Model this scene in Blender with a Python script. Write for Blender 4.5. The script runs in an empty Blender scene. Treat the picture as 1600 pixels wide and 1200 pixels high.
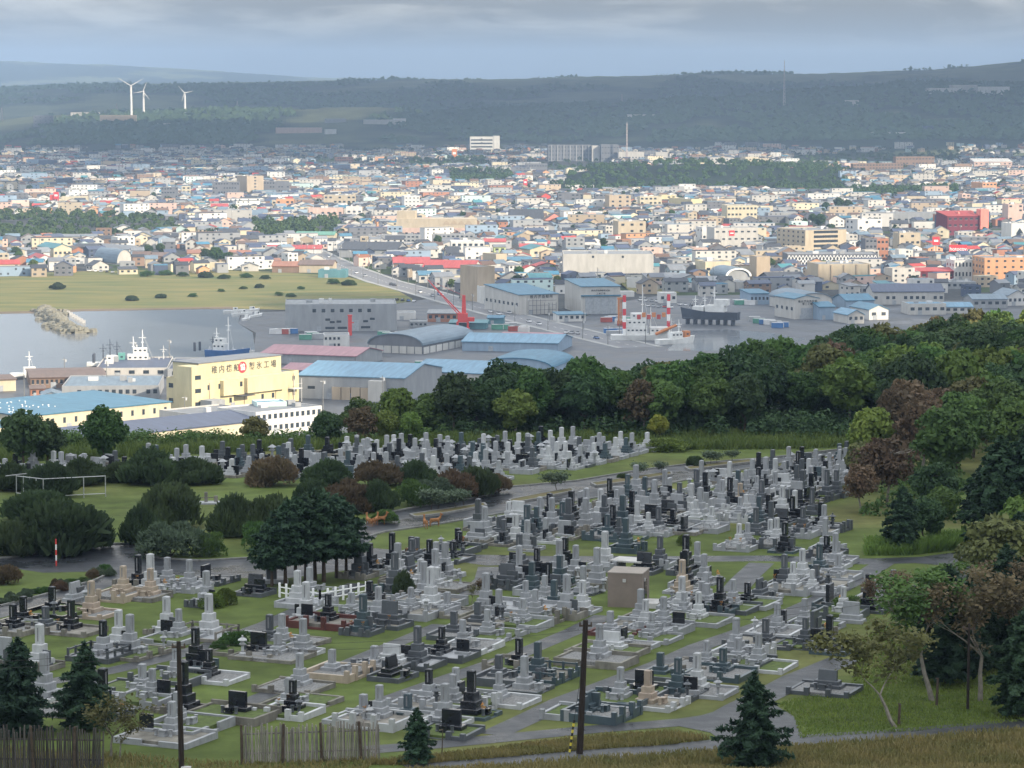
import bpy, math, random
import numpy as np
from mathutils import Vector, Matrix
random.seed(7); RNG = np.random.default_rng(7)
sc = bpy.context.scene
COL = sc.collection
R = math.radians
# ------------------------------------------------------------------ camera
F = 4537.0; HC = 125.0; PITCH = math.atan(470.0 / F)
cd = bpy.data.cameras.new('camera'); cam = bpy.data.objects.new('camera', cd); COL.objects.link(cam)
cam.location = (0, 0, HC); cam.rotation_euler = (math.pi / 2 - PITCH, 0, 0)
cd.sensor_width = 36; cd.lens = 36 * F / 1600; cd.clip_start = 1; cd.clip_end = 60000
sc.camera = cam
# ------------------------------------------------------------------ light
HAZE = 7.0e-5
SUN_EL = R(25); SUN_AZ = R(131)                       # azimuth clockwise from +Y
SV = Vector((math.cos(SUN_EL) * math.sin(SUN_AZ), math.cos(SUN_EL) * math.cos(SUN_AZ), math.sin(SUN_EL)))
ld = bpy.data.lights.new('sun', 'SUN'); ld.energy = 4.7; ld.angle = R(0.6); ld.color = (1.0, 0.86, 0.66)
sun = bpy.data.objects.new('sun', ld); COL.objects.link(sun)
sun.rotation_euler = SV.to_track_quat('Z', 'Y').to_euler(); sun.location = (0, 0, 600)
w = bpy.data.worlds.new('World'); sc.world = w; w.use_nodes = True
nt = w.node_tree; nt.nodes.clear(); N = nt.nodes.new; L = nt.links.new
out = N('ShaderNodeOutputWorld'); bg1 = N('ShaderNodeBackground'); bg2 = N('ShaderNodeBackground'); mix = N('ShaderNodeMixShader')
sky = N('ShaderNodeTexSky'); sky.sky_type = 'NISHITA'; sky.sun_disc = False; sky.sun_elevation = SUN_EL; sky.sun_rotation = SUN_AZ
sky.air_density = 1.2; sky.dust_density = 2.0
L(sky.outputs[0], bg1.inputs[0]); bg1.inputs[1].default_value = 0.10
tc = N('ShaderNodeTexCoord'); sep = N('ShaderNodeSeparateXYZ'); L(tc.outputs['Generated'], sep.inputs[0])
rmp = N('ShaderNodeValToRGB'); L(sep.outputs[2], rmp.inputs[0])
e = rmp.color_ramp.elements
e[0].position = 0.0; e[0].color = (0.165, 0.185, 0.205, 1)
e[1].position = 1.0; e[1].color = (1.0, 1.06, 1.15, 1)
for p_, c_ in ((0.010, (0.215, 0.24, 0.265, 1)), (0.028, (0.27, 0.29, 0.31, 1)), (0.10, (0.42, 0.47, 0.54, 1)), (0.4, (0.70, 0.76, 0.84, 1))):
    q = e.new(p_); q.color = c_
mp = N('ShaderNodeMapping'); L(tc.outputs['Generated'], mp.inputs[0]); mp.inputs['Scale'].default_value = (14, 14, 85); mp.inputs['Location'].default_value = (1.7, 0.3, 0.9)
nz = N('ShaderNodeTexNoise'); L(mp.outputs[0], nz.inputs['Vector']); nz.inputs['Scale'].default_value = 1.0; nz.inputs['Detail'].default_value = 7; nz.inputs['Roughness'].default_value = 0.55
nz.inputs['Distortion'].default_value = 0.4
mr = N('ShaderNodeMapRange'); L(nz.outputs[0], mr.inputs[0]); mr.inputs[1].default_value = 0.45; mr.inputs[2].default_value = 0.60; mr.inputs[3].default_value = 0.0; mr.inputs[4].default_value = 1.0
me = N('ShaderNodeMapRange'); L(sep.outputs[2], me.inputs[0]); me.inputs[1].default_value = 0.009; me.inputs[2].default_value = 0.021
mu = N('ShaderNodeMath'); mu.operation = 'MULTIPLY'; L(mr.outputs[0], mu.inputs[0]); L(me.outputs[0], mu.inputs[1])
cm = N('ShaderNodeMix'); cm.data_type = 'RGBA'; L(mu.outputs[0], cm.inputs[0]); L(rmp.outputs[0], cm.inputs[6])
lit = N('ShaderNodeMix'); lit.data_type = 'RGBA'; lit.blend_type = 'MULTIPLY'; lit.inputs[0].default_value = 1; L(rmp.outputs[0], lit.inputs[6]); lit.inputs[7].default_value = (2.0, 1.9, 1.75, 1)
L(lit.outputs[2], cm.inputs[7]); L(cm.outputs[2], bg2.inputs[0]); bg2.inputs[1].default_value = 1.0
mix.inputs[0].default_value = 0.88
L(bg1.outputs[0], mix.inputs[1]); L(bg2.outputs[0], mix.inputs[2]); L(mix.outputs[0], out.inputs[0])
sc.view_settings.view_transform = 'Standard'; sc.view_settings.look = 'None'; sc.view_settings.gamma = 1; sc.view_settings.exposure = 0.62
sc.render.engine = 'CYCLES'
cy = sc.cycles; cy.use_denoising = True; cy.max_bounces = 6; cy.diffuse_bounces = 2; cy.glossy_bounces = 2; cy.transmission_bounces = 2; cy.transparent_max_bounces = 8; cy.volume_bounces = 0
cy.use_adaptive_sampling = True; cy.adaptive_threshold = 0.015; cy.sample_clamp_indirect = 6

# ------------------------------------------------------------------ pixels to places
PA, PB = 93.13, -0.0246                                # cemetery plateau: z = PA + PB*y
GZ = 2.2                                               # town and quay level
def ray(px, py):
    a = (px - 800) / F; b = (600 - py) / F; c, s = math.cos(PITCH), math.sin(PITCH)
    return a, c + b * s, -s + b * c
def cem(px, py):
    a, b, c = ray(px, py); t = (PA - HC) / (c - PB * b)
    return Vector((a * t, b * t, HC + c * t))
def sea(px, py, z=GZ):
    a, b, c = ray(px, py); t = (z - HC) / c
    return Vector((a * t, b * t, z))
def far(px, y):
    return (px - 800) / F * y / math.cos(PITCH)
def ppm(y):
    return F / y
# ------------------------------------------------------------------ materials
MATS = {}
def mat(name, col, rough=0.8, var=0.18, scale=1.0, bump=0.0, spec=0.3, metal=0.0, stretch=None, col2=None, bscale=None, rnd=0.0, trans=0.0, rvar=0.0):
    if name in MATS: return MATS[name]
    m = bpy.data.materials.new(name); m.use_nodes = True; t = m.node_tree; n = t.nodes; l = t.links
    b = n['Principled BSDF']; b.inputs['Roughness'].default_value = rough; b.inputs['Metallic'].default_value = metal
    b.inputs['Specular IOR Level'].default_value = spec
    c = n.new('ShaderNodeTexCoord'); mpn = n.new('ShaderNodeMapping'); l.new(c.outputs['Object'], mpn.inputs[0])
    if stretch: mpn.inputs['Scale'].default_value = stretch
    nz_ = n.new('ShaderNodeTexNoise'); nz_.inputs['Scale'].default_value = scale; nz_.inputs['Detail'].default_value = 5; nz_.inputs['Roughness'].default_value = 0.6
    l.new(mpn.outputs[0], nz_.inputs['Vector'])
    mrn = n.new('ShaderNodeMapRange'); mrn.inputs[1].default_value = 0.3; mrn.inputs[2].default_value = 0.7; l.new(nz_.outputs[0], mrn.inputs[0])
    mx = n.new('ShaderNodeMix'); mx.data_type = 'RGBA'; l.new(mrn.outputs[0], mx.inputs[0])
    c2 = col2 or tuple(x * (1 - var) for x in col); c1 = tuple(min(1, x * (1 + var * 0.6)) for x in col) if not col2 else col
    mx.inputs[6].default_value = (*c2, 1); mx.inputs[7].default_value = (*c1, 1)
    last = mx.outputs[2]
    if rnd:
        oi = n.new('ShaderNodeObjectInfo'); hs = n.new('ShaderNodeHueSaturation'); l.new(last, hs.inputs['Color'])
        m1 = n.new('ShaderNodeMapRange'); m1.inputs[3].default_value = 1 - rnd; m1.inputs[4].default_value = 1 + rnd; l.new(oi.outputs['Random'], m1.inputs[0]); l.new(m1.outputs[0], hs.inputs['Value'])
        wn = n.new('ShaderNodeTexWhiteNoise'); wn.noise_dimensions = '1D'; l.new(oi.outputs['Random'], wn.inputs['W'])
        m2 = n.new('ShaderNodeMapRange'); m2.inputs[3].default_value = 0.5 - rnd * 0.09; m2.inputs[4].default_value = 0.5 + rnd * 0.06; l.new(wn.outputs['Value'], m2.inputs[0]); l.new(m2.outputs[0], hs.inputs['Hue'])
        last = hs.outputs[0]
    l.new(last, b.inputs['Base Color'])
    if rvar:
        m3 = n.new('ShaderNodeMapRange'); m3.inputs[1].default_value = 0.35; m3.inputs[2].default_value = 0.65; m3.inputs[3].default_value = max(0.03, rough - rvar); m3.inputs[4].default_value = min(1, rough + rvar)
        l.new(nz_.outputs[0], m3.inputs[0]); l.new(m3.outputs[0], b.inputs['Roughness'])
    if bump:
        bn = n.new('ShaderNodeBump'); bn.inputs['Strength'].default_value = bump; bn.inputs['Distance'].default_value = 0.1
        nb = n.new('ShaderNodeTexNoise'); nb.inputs['Scale'].default_value = bscale or scale * 4; nb.inputs['Detail'].default_value = 4; l.new(c.outputs['Object'], nb.inputs['Vector'])
        l.new(nb.outputs[0], bn.inputs['Height']); l.new(bn.outputs[0], b.inputs['Normal'])
    if trans:
        tr = n.new('ShaderNodeBsdfTranslucent'); l.new(last, tr.inputs[0]); ms = n.new('ShaderNodeMixShader'); ms.inputs[0].default_value = trans
        l.new(b.outputs[0], ms.inputs[1]); l.new(tr.outputs[0], ms.inputs[2]); l.new(ms.outputs[0], n['Material Output'].inputs[0])
    MATS[name] = m; return m
def attr_mat(name, rough=0.8, amt=0.25, scale=0.6, spec=0.25, mul2=None):
    m = bpy.data.materials.new(name); m.use_nodes = True; t = m.node_tree; n = t.nodes; l = t.links; b = n['Principled BSDF']
    a = n.new('ShaderNodeAttribute'); a.attribute_name = 'Col'; c = n.new('ShaderNodeTexCoord')
    nz_ = n.new('ShaderNodeTexNoise'); nz_.inputs['Scale'].default_value = scale; nz_.inputs['Detail'].default_value = 8; nz_.inputs['Roughness'].default_value = 0.65; l.new(c.outputs['Object'], nz_.inputs['Vector'])
    mrn = n.new('ShaderNodeMapRange'); mrn.inputs[1].default_value = 0.25; mrn.inputs[2].default_value = 0.75; mrn.inputs[3].default_value = 1 - amt; mrn.inputs[4].default_value = 1 + amt; l.new(nz_.outputs[0], mrn.inputs[0])
    mx = n.new('ShaderNodeMix'); mx.data_type = 'RGBA'; mx.blend_type = 'MULTIPLY'; mx.inputs[0].default_value = 1; l.new(a.outputs['Color'], mx.inputs[6]); l.new(mrn.outputs[0], mx.inputs[7])
    l.new(mx.outputs[2], b.inputs['Base Color']); b.inputs['Roughness'].default_value = rough; b.inputs['Specular IOR Level'].default_value = spec
    return m
# ------------------------------------------------------------------ mesh helpers
class MB:
    def __init__(s): s.v = []; s.f = []; s.m = []
    def add(s, vs, fs, mi=0):
        o = len(s.v); s.v += [tuple(p) for p in vs]; s.f += [tuple(i + o for i in f) for f in fs]; s.m += [mi] * len(fs); return s
    def box(s, cx, cy, z0, sx, sy, h, rz=0, mi=0, top=1.0):
        c, n = math.cos(rz), math.sin(rz); vs = []
        for z, k in ((z0, 1), (z0 + h, top)):
            for a, b in ((-1, -1), (1, -1), (1, 1), (-1, 1)):
                x, y = a * sx / 2 * k, b * sy / 2 * k; vs.append((cx + x * c - y * n, cy + x * n + y * c, z))
        return s.add(vs, [(3, 2, 1, 0), (4, 5, 6, 7), (0, 1, 5, 4), (1, 2, 6, 5), (2, 3, 7, 6), (3, 0, 4, 7)], mi)
    def prism(s, poly, z0, z1, mi=0):
        n = len(poly); vs = [(x, y, z0) for x, y in poly] + [(x, y, z1) for x, y in poly]
        return s.add(vs, [tuple(range(n))[::-1], tuple(range(n, 2 * n))] + [(i, (i + 1) % n, n + (i + 1) % n, n + i) for i in range(n)], mi)
    def extr(s, prof, axis, a0, a1, mi=0):             # profile (u,z) extruded along local axis 'x' or 'y'
        n = len(prof); g = (lambda u, z, a: (a, u, z)) if axis == 'x' else (lambda u, z, a: (u, a, z))
        vs = [g(u, z, a0) for u, z in prof] + [g(u, z, a1) for u, z in prof]
        return s.add(vs, [tuple(range(n)), tuple(range(n, 2 * n))[::-1]] + [(i, n + i, n + (i + 1) % n, (i + 1) % n) for i in range(n)], mi)
    def tube(s, p, q, r0, r1=None, n=6, mi=0, cap=True):
        r1 = r0 if r1 is None else r1; p = Vector(p); q = Vector(q); d = q - p
        if d.length < 1e-6: return s
        d.normalize(); a = d.orthogonal().normalized(); b = d.cross(a); vs = []
        for c, r in ((p, r0), (q, r1)):
            for i in range(n):
                t = 2 * math.pi * i / n; vs.append(c + (a * math.cos(t) + b * math.sin(t)) * r)
        fs = [(i, (i + 1) % n, n + (i + 1) % n, n + i) for i in range(n)]
        if cap: fs += [tuple(range(n))[::-1], tuple(range(n, 2 * n))]
        return s.add(vs, fs, mi)
    def lathe(s, prof, n=8, c=(0, 0), mi=0):
        vs = []; k = len(prof)
        for r, z in prof:
            for i in range(n):
                t = 2 * math.pi * (i + .5) / n; vs.append((c[0] + r * math.cos(t), c[1] + r * math.sin(t), z))
        fs = [(j * n + i, j * n + (i + 1) % n, (j + 1) * n + (i + 1) % n, (j + 1) * n + i) for j in range(k - 1) for i in range(n)]
        fs += [tuple(range(n))[::-1], tuple(range((k - 1) * n, k * n))]
        return s.add(vs, fs, mi)
    def mesh(s, name, mats):
        me_ = bpy.data.meshes.new(name); me_.from_pydata(s.v, [], s.f)
        for m in (mats if isinstance(mats, (list, tuple)) else [mats]): me_.materials.append(m)
        if any(s.m): me_.polygons.foreach_set('material_index', s.m)
        me_.update(); return me_
def obj(name, me_, parent=None, loc=(0, 0, 0), rz=0.0, scale=None):
    o = bpy.data.objects.new(name, me_); COL.objects.link(o)
    if parent is not None: o.parent = parent
    o.location = loc
    if rz: o.rotation_euler = (0, 0, rz)
    if scale is not None: o.scale = scale if not isinstance(scale, (int, float)) else (scale,) * 3
    return o
def build(mb, name, mats, parent=None, loc=(0, 0, 0), rz=0.0): return obj(name, mb.mesh(name, mats), parent, loc, rz)
def tag(o, label, cat, group=None):
    o['label'] = label; o['category'] = cat
    if group: o['group'] = group
    return o
def empty(name, loc, rz=0.0): 
    o = obj(name, None, None, loc, rz); o.empty_display_size = 0.5; return o
def struct(o): o['kind'] = 'structure'; return o
def stuff(o, label=None, cat=None):
    o['kind'] = 'stuff'
    if label: o['label'] = label; o['category'] = cat
    return o
CACHE = {}
def cached(key, fn):
    if key not in CACHE: CACHE[key] = fn()
    return CACHE[key]
def npmesh(name, v, quads, mats, mi=None):
    me_ = bpy.data.meshes.new(name); k = quads.shape[1]; nf = len(quads)
    me_.vertices.add(len(v)); me_.vertices.foreach_set('co', np.asarray(v, np.float32).ravel())
    me_.loops.add(nf * k); me_.loops.foreach_set('vertex_index', quads.astype(np.int32).ravel())
    me_.polygons.add(nf); me_.polygons.foreach_set('loop_start', np.arange(nf, dtype=np.int32) * k)
    for m in (mats if isinstance(mats, (list, tuple)) else [mats]): me_.materials.append(m)
    if mi is not None: me_.polygons.foreach_set('material_index', mi.astype(np.int32))
    me_.update(calc_edges=True); me_.validate(); return me_
def facecol(me_, cols):
    a = me_.attributes.new('Col', 'FLOAT_COLOR', 'FACE'); c = np.ones((len(cols), 4), np.float32); c[:, :3] = cols; a.data.foreach_set('color', c.ravel())
def inside(poly, x, y):
    x = np.asarray(x, float); y = np.asarray(y, float); r = np.zeros(x.shape, bool); n = len(poly); j = n - 1
    for i in range(n):
        xi, yi = poly[i]; xj, yj = poly[j]
        if yi != yj: r ^= ((yi > y) != (yj > y)) & (x < (xj - xi) * (y - yi) / (yj - yi) + xi)
        j = i
    return r
_LAT = np.random.default_rng(3).random((256, 256))
def vnoise(x, y):
    xi = np.floor(x).astype(int); yi = np.floor(y).astype(int); fx = x - xi; fy = y - yi
    fx = fx * fx * (3 - 2 * fx); fy = fy * fy * (3 - 2 * fy); g = lambda a, b: _LAT[a & 255, b & 255]
    return (g(xi, yi) * (1 - fx) + g(xi + 1, yi) * fx) * (1 - fy) + (g(xi, yi + 1) * (1 - fx) + g(xi + 1, yi + 1) * fx) * fy
def fbm(x, y, o=4):
    s = 0; a = .5
    for i in range(o): s = s + a * vnoise(x * 2 ** i + 17 * i, y * 2 ** i + 31 * i); a *= .5
    return s
def sstep(a, b, x):
    t = np.clip((x - a) / (b - a), 0, 1); return t * t * (3 - 2 * t)
# ------------------------------------------------------------------ terrain
def ridge(pts, D):
    xs = np.array([far(p, D) for p, _ in pts]); zs = np.array([HC + (130 - y) / F * D for _, y in pts])
    return lambda x: np.interp(x, xs, zs)
RID = [
    (6900., 1000., 900., ridge([(-600, 200), (0, 190), (60, 182), (120, 178), (250, 178), (400, 173), (500, 170), (560, 167), (640, 171), (665, 178), (700, 179), (800, 172), (900, 166), (1000, 157), (1100, 150), (1200, 147), (1300, 142), (1400, 134), (1600, 134), (2200, 128)], 6900.)),
    (10500., 2000., 2500., ridge([(-600, 150), (0, 141), (150, 134), (300, 131), (480, 128), (640, 125), (800, 125), (900, 121), (1100, 117), (1300, 115), (1450, 110), (1530, 103), (1600, 97), (1700, 92), (2200, 95)], 10500.)),
    (19000., 3000., 6000., ridge([(-900, 70), (0, 96), (120, 100), (250, 106), (480, 121), (800, 128), (1600, 128), (2400, 118)], 19000.)),
]
EX = [-400, -200, -56, -17, -7, 5, 30, 70, 140, 400]; EY = [300, 306, 314, 317, 323, 334, 358, 425, 470, 520]
def height(x, y):
    x = np.asarray(x, float); y = np.asarray(y, float)
    ye = np.interp(x, EX, EY); yc = np.minimum(y, ye); z = PA + PB * yc + np.clip(148 - yc, 0, None) * 0.125
    s = np.clip(y - ye, 0, None); z = z - (0.16 * s + 0.42 * np.clip(s - 18, 0, None))
    base = np.full(z.shape, GZ)
    for D, wf, wb, zr in RID:
        wd = np.where(y < D, wf, wb); prof = np.exp(-((y - D) / wd) ** 2)
        g = (zr(x / np.maximum(y, 1) * D) - GZ) * prof
        g = g * (1 + 0.10 * (fbm(x / 260, y / 260, 4) - .47)) + (fbm(x / 40, y / 60, 2) - .35) * 10 * sstep(5900, 6700, y) * prof
        base = np.maximum(base, GZ + np.where(y > 4600, g, 0))
    # wooded rise inside the town
    base = base + 24 * np.exp(-(((x - far(1080, 3500)) / 190) ** 2)) * np.exp(-(((y - 3560) / 130) ** 2)) * (y > 2500)
    base = base + 14 * np.exp(-(((x - far(1330, 3700)) / 170) ** 2)) * np.exp(-(((y - 3800) / 200) ** 2)) * (y > 2500)
    return np.maximum(z, base)
def hz(x, y): return float(height(np.array([x]), np.array([y]))[0])
ys = np.concatenate([np.linspace(-250, 130, 20), np.linspace(140, 470, 150), np.geomspace(474, 4500, 150), np.geomspace(4520, 26000, 230)])
ts = np.linspace(-1, 1, 321); ts = np.sign(ts) * (np.abs(ts) * 0.55 + 0.45 * np.abs(ts) ** 4)
YY = np.repeat(ys[:, None], len(ts), 1); half = np.maximum(YY * 0.36, 160); XX = ts[None, :] * half
ZZ = height(XX, YY)
nr, nc = XX.shape; idx = np.arange(nr * nc).reshape(nr, nc)
q = np.stack([idx[:-1, :-1], idx[:-1, 1:], idx[1:, 1:], idx[1:, :-1]], -1).reshape(-1, 4)
gm = attr_mat('ground_cover', 0.95, 0.42, 0.35, 0.1)
me_g = npmesh('ground', np.stack([XX, YY, ZZ], -1).reshape(-1, 3), q, gm)
def ground_col(x, y, z):
    c = np.zeros(x.shape + (3,)); n1 = fbm(x / 9, y / 9, 3)[..., None]; n2 = fbm(x / 400, y / 700, 4)[..., None]
    n3 = fbm(x / 23 + 5, y / 23, 3)[..., None]; k3 = sstep(.42, .66, n3) * .75; lawn = (np.array([.076, .102, .027]) * (1 - k3) + np.array([.115, .112, .042]) * k3) * (0.72 + .6 * n1)
    bluff = np.array([.03, .045, .018]) + 0 * n1
    town = np.array([.065, .066, .064]) * (0.7 + .6 * n1) ; town = np.where(fbm(x / 60, y / 60, 2)[..., None] > .47, np.array([.05, .07, .03]) * (0.7 + .6 * n1), town)
    k_ = sstep(.50, .60, n2) * .8; hill = (np.array([.12, .135, .065]) * k_ + np.array([.022, .034, .022]) * (1 - k_)) * (0.55 + .9 * fbm(x / 55, y / 130, 3)[..., None])
    ye = np.interp(x, EX, EY)
    c[:] = lawn; c = np.where((y > ye + 2)[..., None], bluff, c); c = np.where((z < 3.5)[..., None] & (y > 400)[..., None], town, c)
    c = np.where(((y > 5300) | ((z > 4) & (y > 2500)))[..., None], hill, c)
    return c
X4 = (XX[:-1, :-1] + XX[1:, 1:]) / 2; Y4 = (YY[:-1, :-1] + YY[1:, 1:]) / 2; Z4 = (ZZ[:-1, :-1] + ZZ[1:, 1:]) / 2
facecol(me_g, ground_col(X4, Y4, Z4).reshape(-1, 3)); me_g.polygons.foreach_set('use_smooth', np.ones(len(q), bool))
struct(obj('ground', me_g))
# ---- sheets
def sheet(name, pts, m, dz, kind='structure'):
    mb = MB(); mb.add([(p[0], p[1], p[2] + dz) for p in pts], [tuple(range(len(pts)))])
    me_ = mb.mesh(name, m)
    if len(me_.polygons) and me_.polygons[0].normal.z < 0: me_.flip_normals()
    o = obj(name, me_); o['kind'] = kind; return o
def ribbon_pts(line, wd):
    Lp, Rp = [], []
    for i, p in enumerate(line):
        a = line[max(i - 1, 0)]; b = line[min(i + 1, len(line) - 1)]; d = Vector((b[0] - a[0], b[1] - a[1], 0)).normalized(); nrm = Vector((-d.y, d.x, 0)); ww = wd[i] if isinstance(wd, (list, tuple)) else wd
        Lp.append(Vector(p) + nrm * ww / 2); Rp.append(Vector(p) - nrm * ww / 2)
    return Lp, Rp
def ribbon(name, line, wd, m, dz, plane=True):
    Lp, Rp = ribbon_pts(line, wd); mb = MB(); n = len(line)
    f = (lambda p: PA + PB * p.y) if plane else (lambda p: p.z)
    mb.add([(p.x, p.y, f(p) + dz) for p in Lp] + [(p.x, p.y, f(p) + dz) for p in Rp], [(n + i, n + i + 1, i + 1, i) for i in range(n - 1)])
    return struct(build(mb, name, m))
def kerbline(name, line, m, wd=.18, h=.13, parent=None, dz=0.0):
    mb = MB()
    for a, b in zip(line[:-1], line[1:]):
        d = Vector((b[0] - a[0], b[1] - a[1])); ln = d.length
        if ln < .01: continue
        px_, py_ = -d.y / ln * wd / 2, d.x / ln * wd / 2; za = PA + PB * a[1] + dz; zb = PA + PB * b[1] + dz
        vs = [(a[0] + px_, a[1] + py_, za), (a[0] - px_, a[1] - py_, za), (b[0] - px_, b[1] - py_, zb), (b[0] + px_, b[1] + py_, zb)]
        vs += [(x, y, z + h) for x, y, z in vs]
        mb.add(vs, [(3, 2, 1, 0), (4, 5, 6, 7), (0, 1, 5, 4), (1, 2, 6, 5), (2, 3, 7, 6), (3, 0, 4, 7)])
    return build(mb, name, m, parent)
M_wet = mat('wet_asphalt', (.030, .033, .038), .36, .35, .22, .06, .16, bscale=30, rvar=.2)
M_path = mat('damp_path_asphalt', (.050, .053, .057), .42, .4, .5, .12, .15, bscale=30, rvar=.15)
M_kerb = mat('kerb_concrete', (.19, .19, .18), .85, .3, 2.0)
def cp(l): return [cem(*p) for p in l]
# park roads
road_up = [(560, 826), (600, 803), (650, 793), (750, 777), (800, 761), (900, 752), (1000, 735), (1082, 725), (1200, 716), (1300, 704), (1352, 699)]
road_lo = [(1340, 707), (1270, 716), (1200, 727), (1075, 750), (1000, 766), (900, 784), (800, 800), (700, 817), (650, 825), (600, 832), (555, 845)]
PARK_ROAD = cp(road_up + road_lo); sheet('park_road', PARK_ROAD, M_wet, .012)
LOOP = cp([(-60, 882), (0, 873), (45, 869), (100, 858), (162, 851), (217, 850), (225, 866), (250, 873), (312, 877), (400, 872), (480, 866), (530, 854), (555, 845), (562, 826), (575, 829), (590, 838), (562, 856), (590, 857), (640, 862), (700, 866), (760, 867), (860, 869), (960, 869), (1060, 869), (1200, 868), (1350, 873), (1440, 870), (1500, 862), (1560, 858), (1560, 880), (1520, 906), (1465, 908), (1480, 884), (1430, 880), (1350, 882), (1200, 877), (1060, 878), (960, 878), (860, 880), (760, 884), (680, 872), (600, 878), (540, 891), (440, 905), (310, 902), (262, 897), (200, 906), (150, 925), (70, 948), (0, 966), (-60, 980), (-60, 962), (0, 948), (70, 930), (150, 907), (178, 893), (150, 893), (67, 895), (0, 885), (-60, 893)])
sheet('loop_road', LOOP, M_wet, .008)
for nm, l in (('road_kerb', road_up), ('road_kerb', road_lo)): struct(kerbline(nm, cp(l), M_kerb))
struct(kerbline('road_kerb', cp([(0, 873), (45, 869), (100, 858), (162, 851), (217, 850), (225, 866), (250, 873), (312, 877), (400, 872), (480, 866), (530, 854)]), M_kerb))
struct(kerbline('road_kerb', cp([(0, 948), (70, 930), (150, 907), (178, 893)]), M_kerb))
# planted medians in the park road
MED = [[(641, 806), (700, 797), (756, 788), (760, 792), (700, 803), (650, 810)], [(796, 783), (840, 774), (893, 765), (896, 769), (840, 781), (800, 788)], [(924, 757), (980, 748), (1048, 739), (1050, 743), (985, 754), (932, 761)], [(1071, 732), (1120, 725), (1180, 719), (1182, 723), (1120, 730), (1078, 736)]]
M_soil = mat('median_turf', (.10, .105, .035), .95, .4, 1.2, col2=(.12, .085, .045))
for l in MED:
    P = cp(l); mb = MB(); n = len(P)
    mb.add([(p.x, p.y, p.z) for p in P] + [(p.x, p.y, p.z + .16) for p in P], [tuple(range(n, 2 * n))[::-1]] + [(i, (i + 1) % n, n + (i + 1) % n, n + i) for i in range(n)], 0)
    o = struct(build(mb, 'road_median', [M_soil])); kerbline('median_kerb', P + [P[0]], M_kerb, .2, .2, o, .0)
# cemetery footpaths
PATHS = [[(-40, 1075), (80, 1065), (165, 1050), (260, 1028), (330, 1008), (420, 975), (560, 912)],
         [(300, 1150), (380, 1100), (460, 1068), (540, 1038), (625, 1003), (690, 976)],
         [(545, 1120), (590, 1100), (645, 1080), (730, 1050), (812, 1022), (900, 985), (945, 962)],
         [(770, 1148), (820, 1125), (882, 1095), (940, 1073), (1035, 1037), (1095, 1010), (1190, 977), (1270, 942), (1340, 905), (1380, 880)],
         [(1120, 1128), (1160, 1105), (1205, 1083), (1247, 1060), (1320, 1030)],
         [(575, 1172), (690, 1163), (800, 1152), (925, 1140), (1075, 1128), (1130, 1120)],
         [(1145, 925), (1165, 903), (1190, 880)], [(765, 886), (760, 905), (735, 930)]]
PW = [1.7, 1.4, 1.6, 1.8, 2.2, 2.0, 2.0, 1.8]
PATH_W = []
for l, wd in zip(PATHS, PW):
    PATH_W.append((cp(l), wd)); ribbon('cemetery_path', cp(l), wd, M_path, .010 + .0015 * len(PATH_W))
sheet('path_junction', cp([(1075, 1124), (1125, 1110), (1150, 1100), (1195, 1092), (1240, 1120), (1260, 1163), (1160, 1172), (1130, 1160), (1110, 1145), (1060, 1135)]), M_path, .026)
LOWROAD = cp([(640, 1203), (800, 1191), (925, 1180), (1050, 1172), (1130, 1163), (1250, 1157), (1412, 1147), (1520, 1138), (1640, 1128)])
ribbon('service_road', LOWROAD, 2.6, M_path, .028)
# ---- harbour level: water, fields, town asphalt, main street
def sp(l, z=GZ): return [sea(x, y, z) for x, y in l]
M_water = mat('harbour_water', (.17, .18, .19), .12, .15, .02, .0, .5)
_t = M_water.node_tree; _b = _t.nodes['Principled BSDF']; _bn = _t.nodes.new('ShaderNodeBump'); _bn.inputs['Strength'].default_value = .10; _bn.inputs['Distance'].default_value = .5
_n = _t.nodes.new('ShaderNodeTexNoise'); _n.inputs['Scale'].default_value = .12; _n.inputs['Detail'].default_value = 6; _c = _t.nodes.new('ShaderNodeTexCoord'); _t.links.new(_c.outputs['Object'], _n.inputs['Vector']); _t.links.new(_n.outputs[0], _bn.inputs['Height']); _t.links.new(_bn.outputs[0], _b.inputs['Normal'])
WATER = [(-260, 492), (0, 490), (65, 489), (130, 486), (250, 484), (360, 482), (376, 490), (372, 505), (395, 520), (400, 556), (330, 564), (150, 574), (40, 590), (-100, 612), (-260, 640)]
sheet('harbour_water', sp(WATER), M_water, .06)
sheet('slipway_water', sp([(1040, 548), (1062, 530), (1075, 517), (1135, 515), (1200, 520), (1260, 530), (1200, 550)]), M_water, .06)
M_field = mat('meadow', (.21, .17, .06), .95, .4, .03, col2=(.07, .10, .028), stretch=(.6, 2.2, 1))
sheet('meadow', sp([(-200, 434), (0, 428), (130, 424), (300, 421), (420, 424), (540, 432), (610, 448), (650, 470), (560, 482), (440, 484), (360, 482), (250, 484), (130, 486), (65, 489), (0, 489), (-200, 492)]), M_field, .03)
M_shore = mat('shore_mud', (.16, .12, .08), .9, .4, .05)
sheet('shore', sp([(-200, 489), (0, 487), (65, 486), (130, 483), (250, 481), (362, 479), (376, 490), (360, 482.6), (250, 484.6), (130, 486.6), (65, 489.6), (0, 490.6), (-200, 493)]), M_shore, .09)
M_yard = mat('dock_asphalt', (.075, .08, .09), .5, .7, .06, .0, .4, rvar=.12)
sheet('dockyard', sp([(395, 560), (400, 520), (372, 505), (380, 488), (560, 484), (650, 470), (700, 462), (770, 480), (900, 500), (980, 470), (1030, 462), (1230, 460), (1400, 470), (1800, 470), (1800, 720), (-200, 760), (-200, 640), (-100, 613), (40, 591), (150, 575), (330, 565)]), M_yard, .02)
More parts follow.
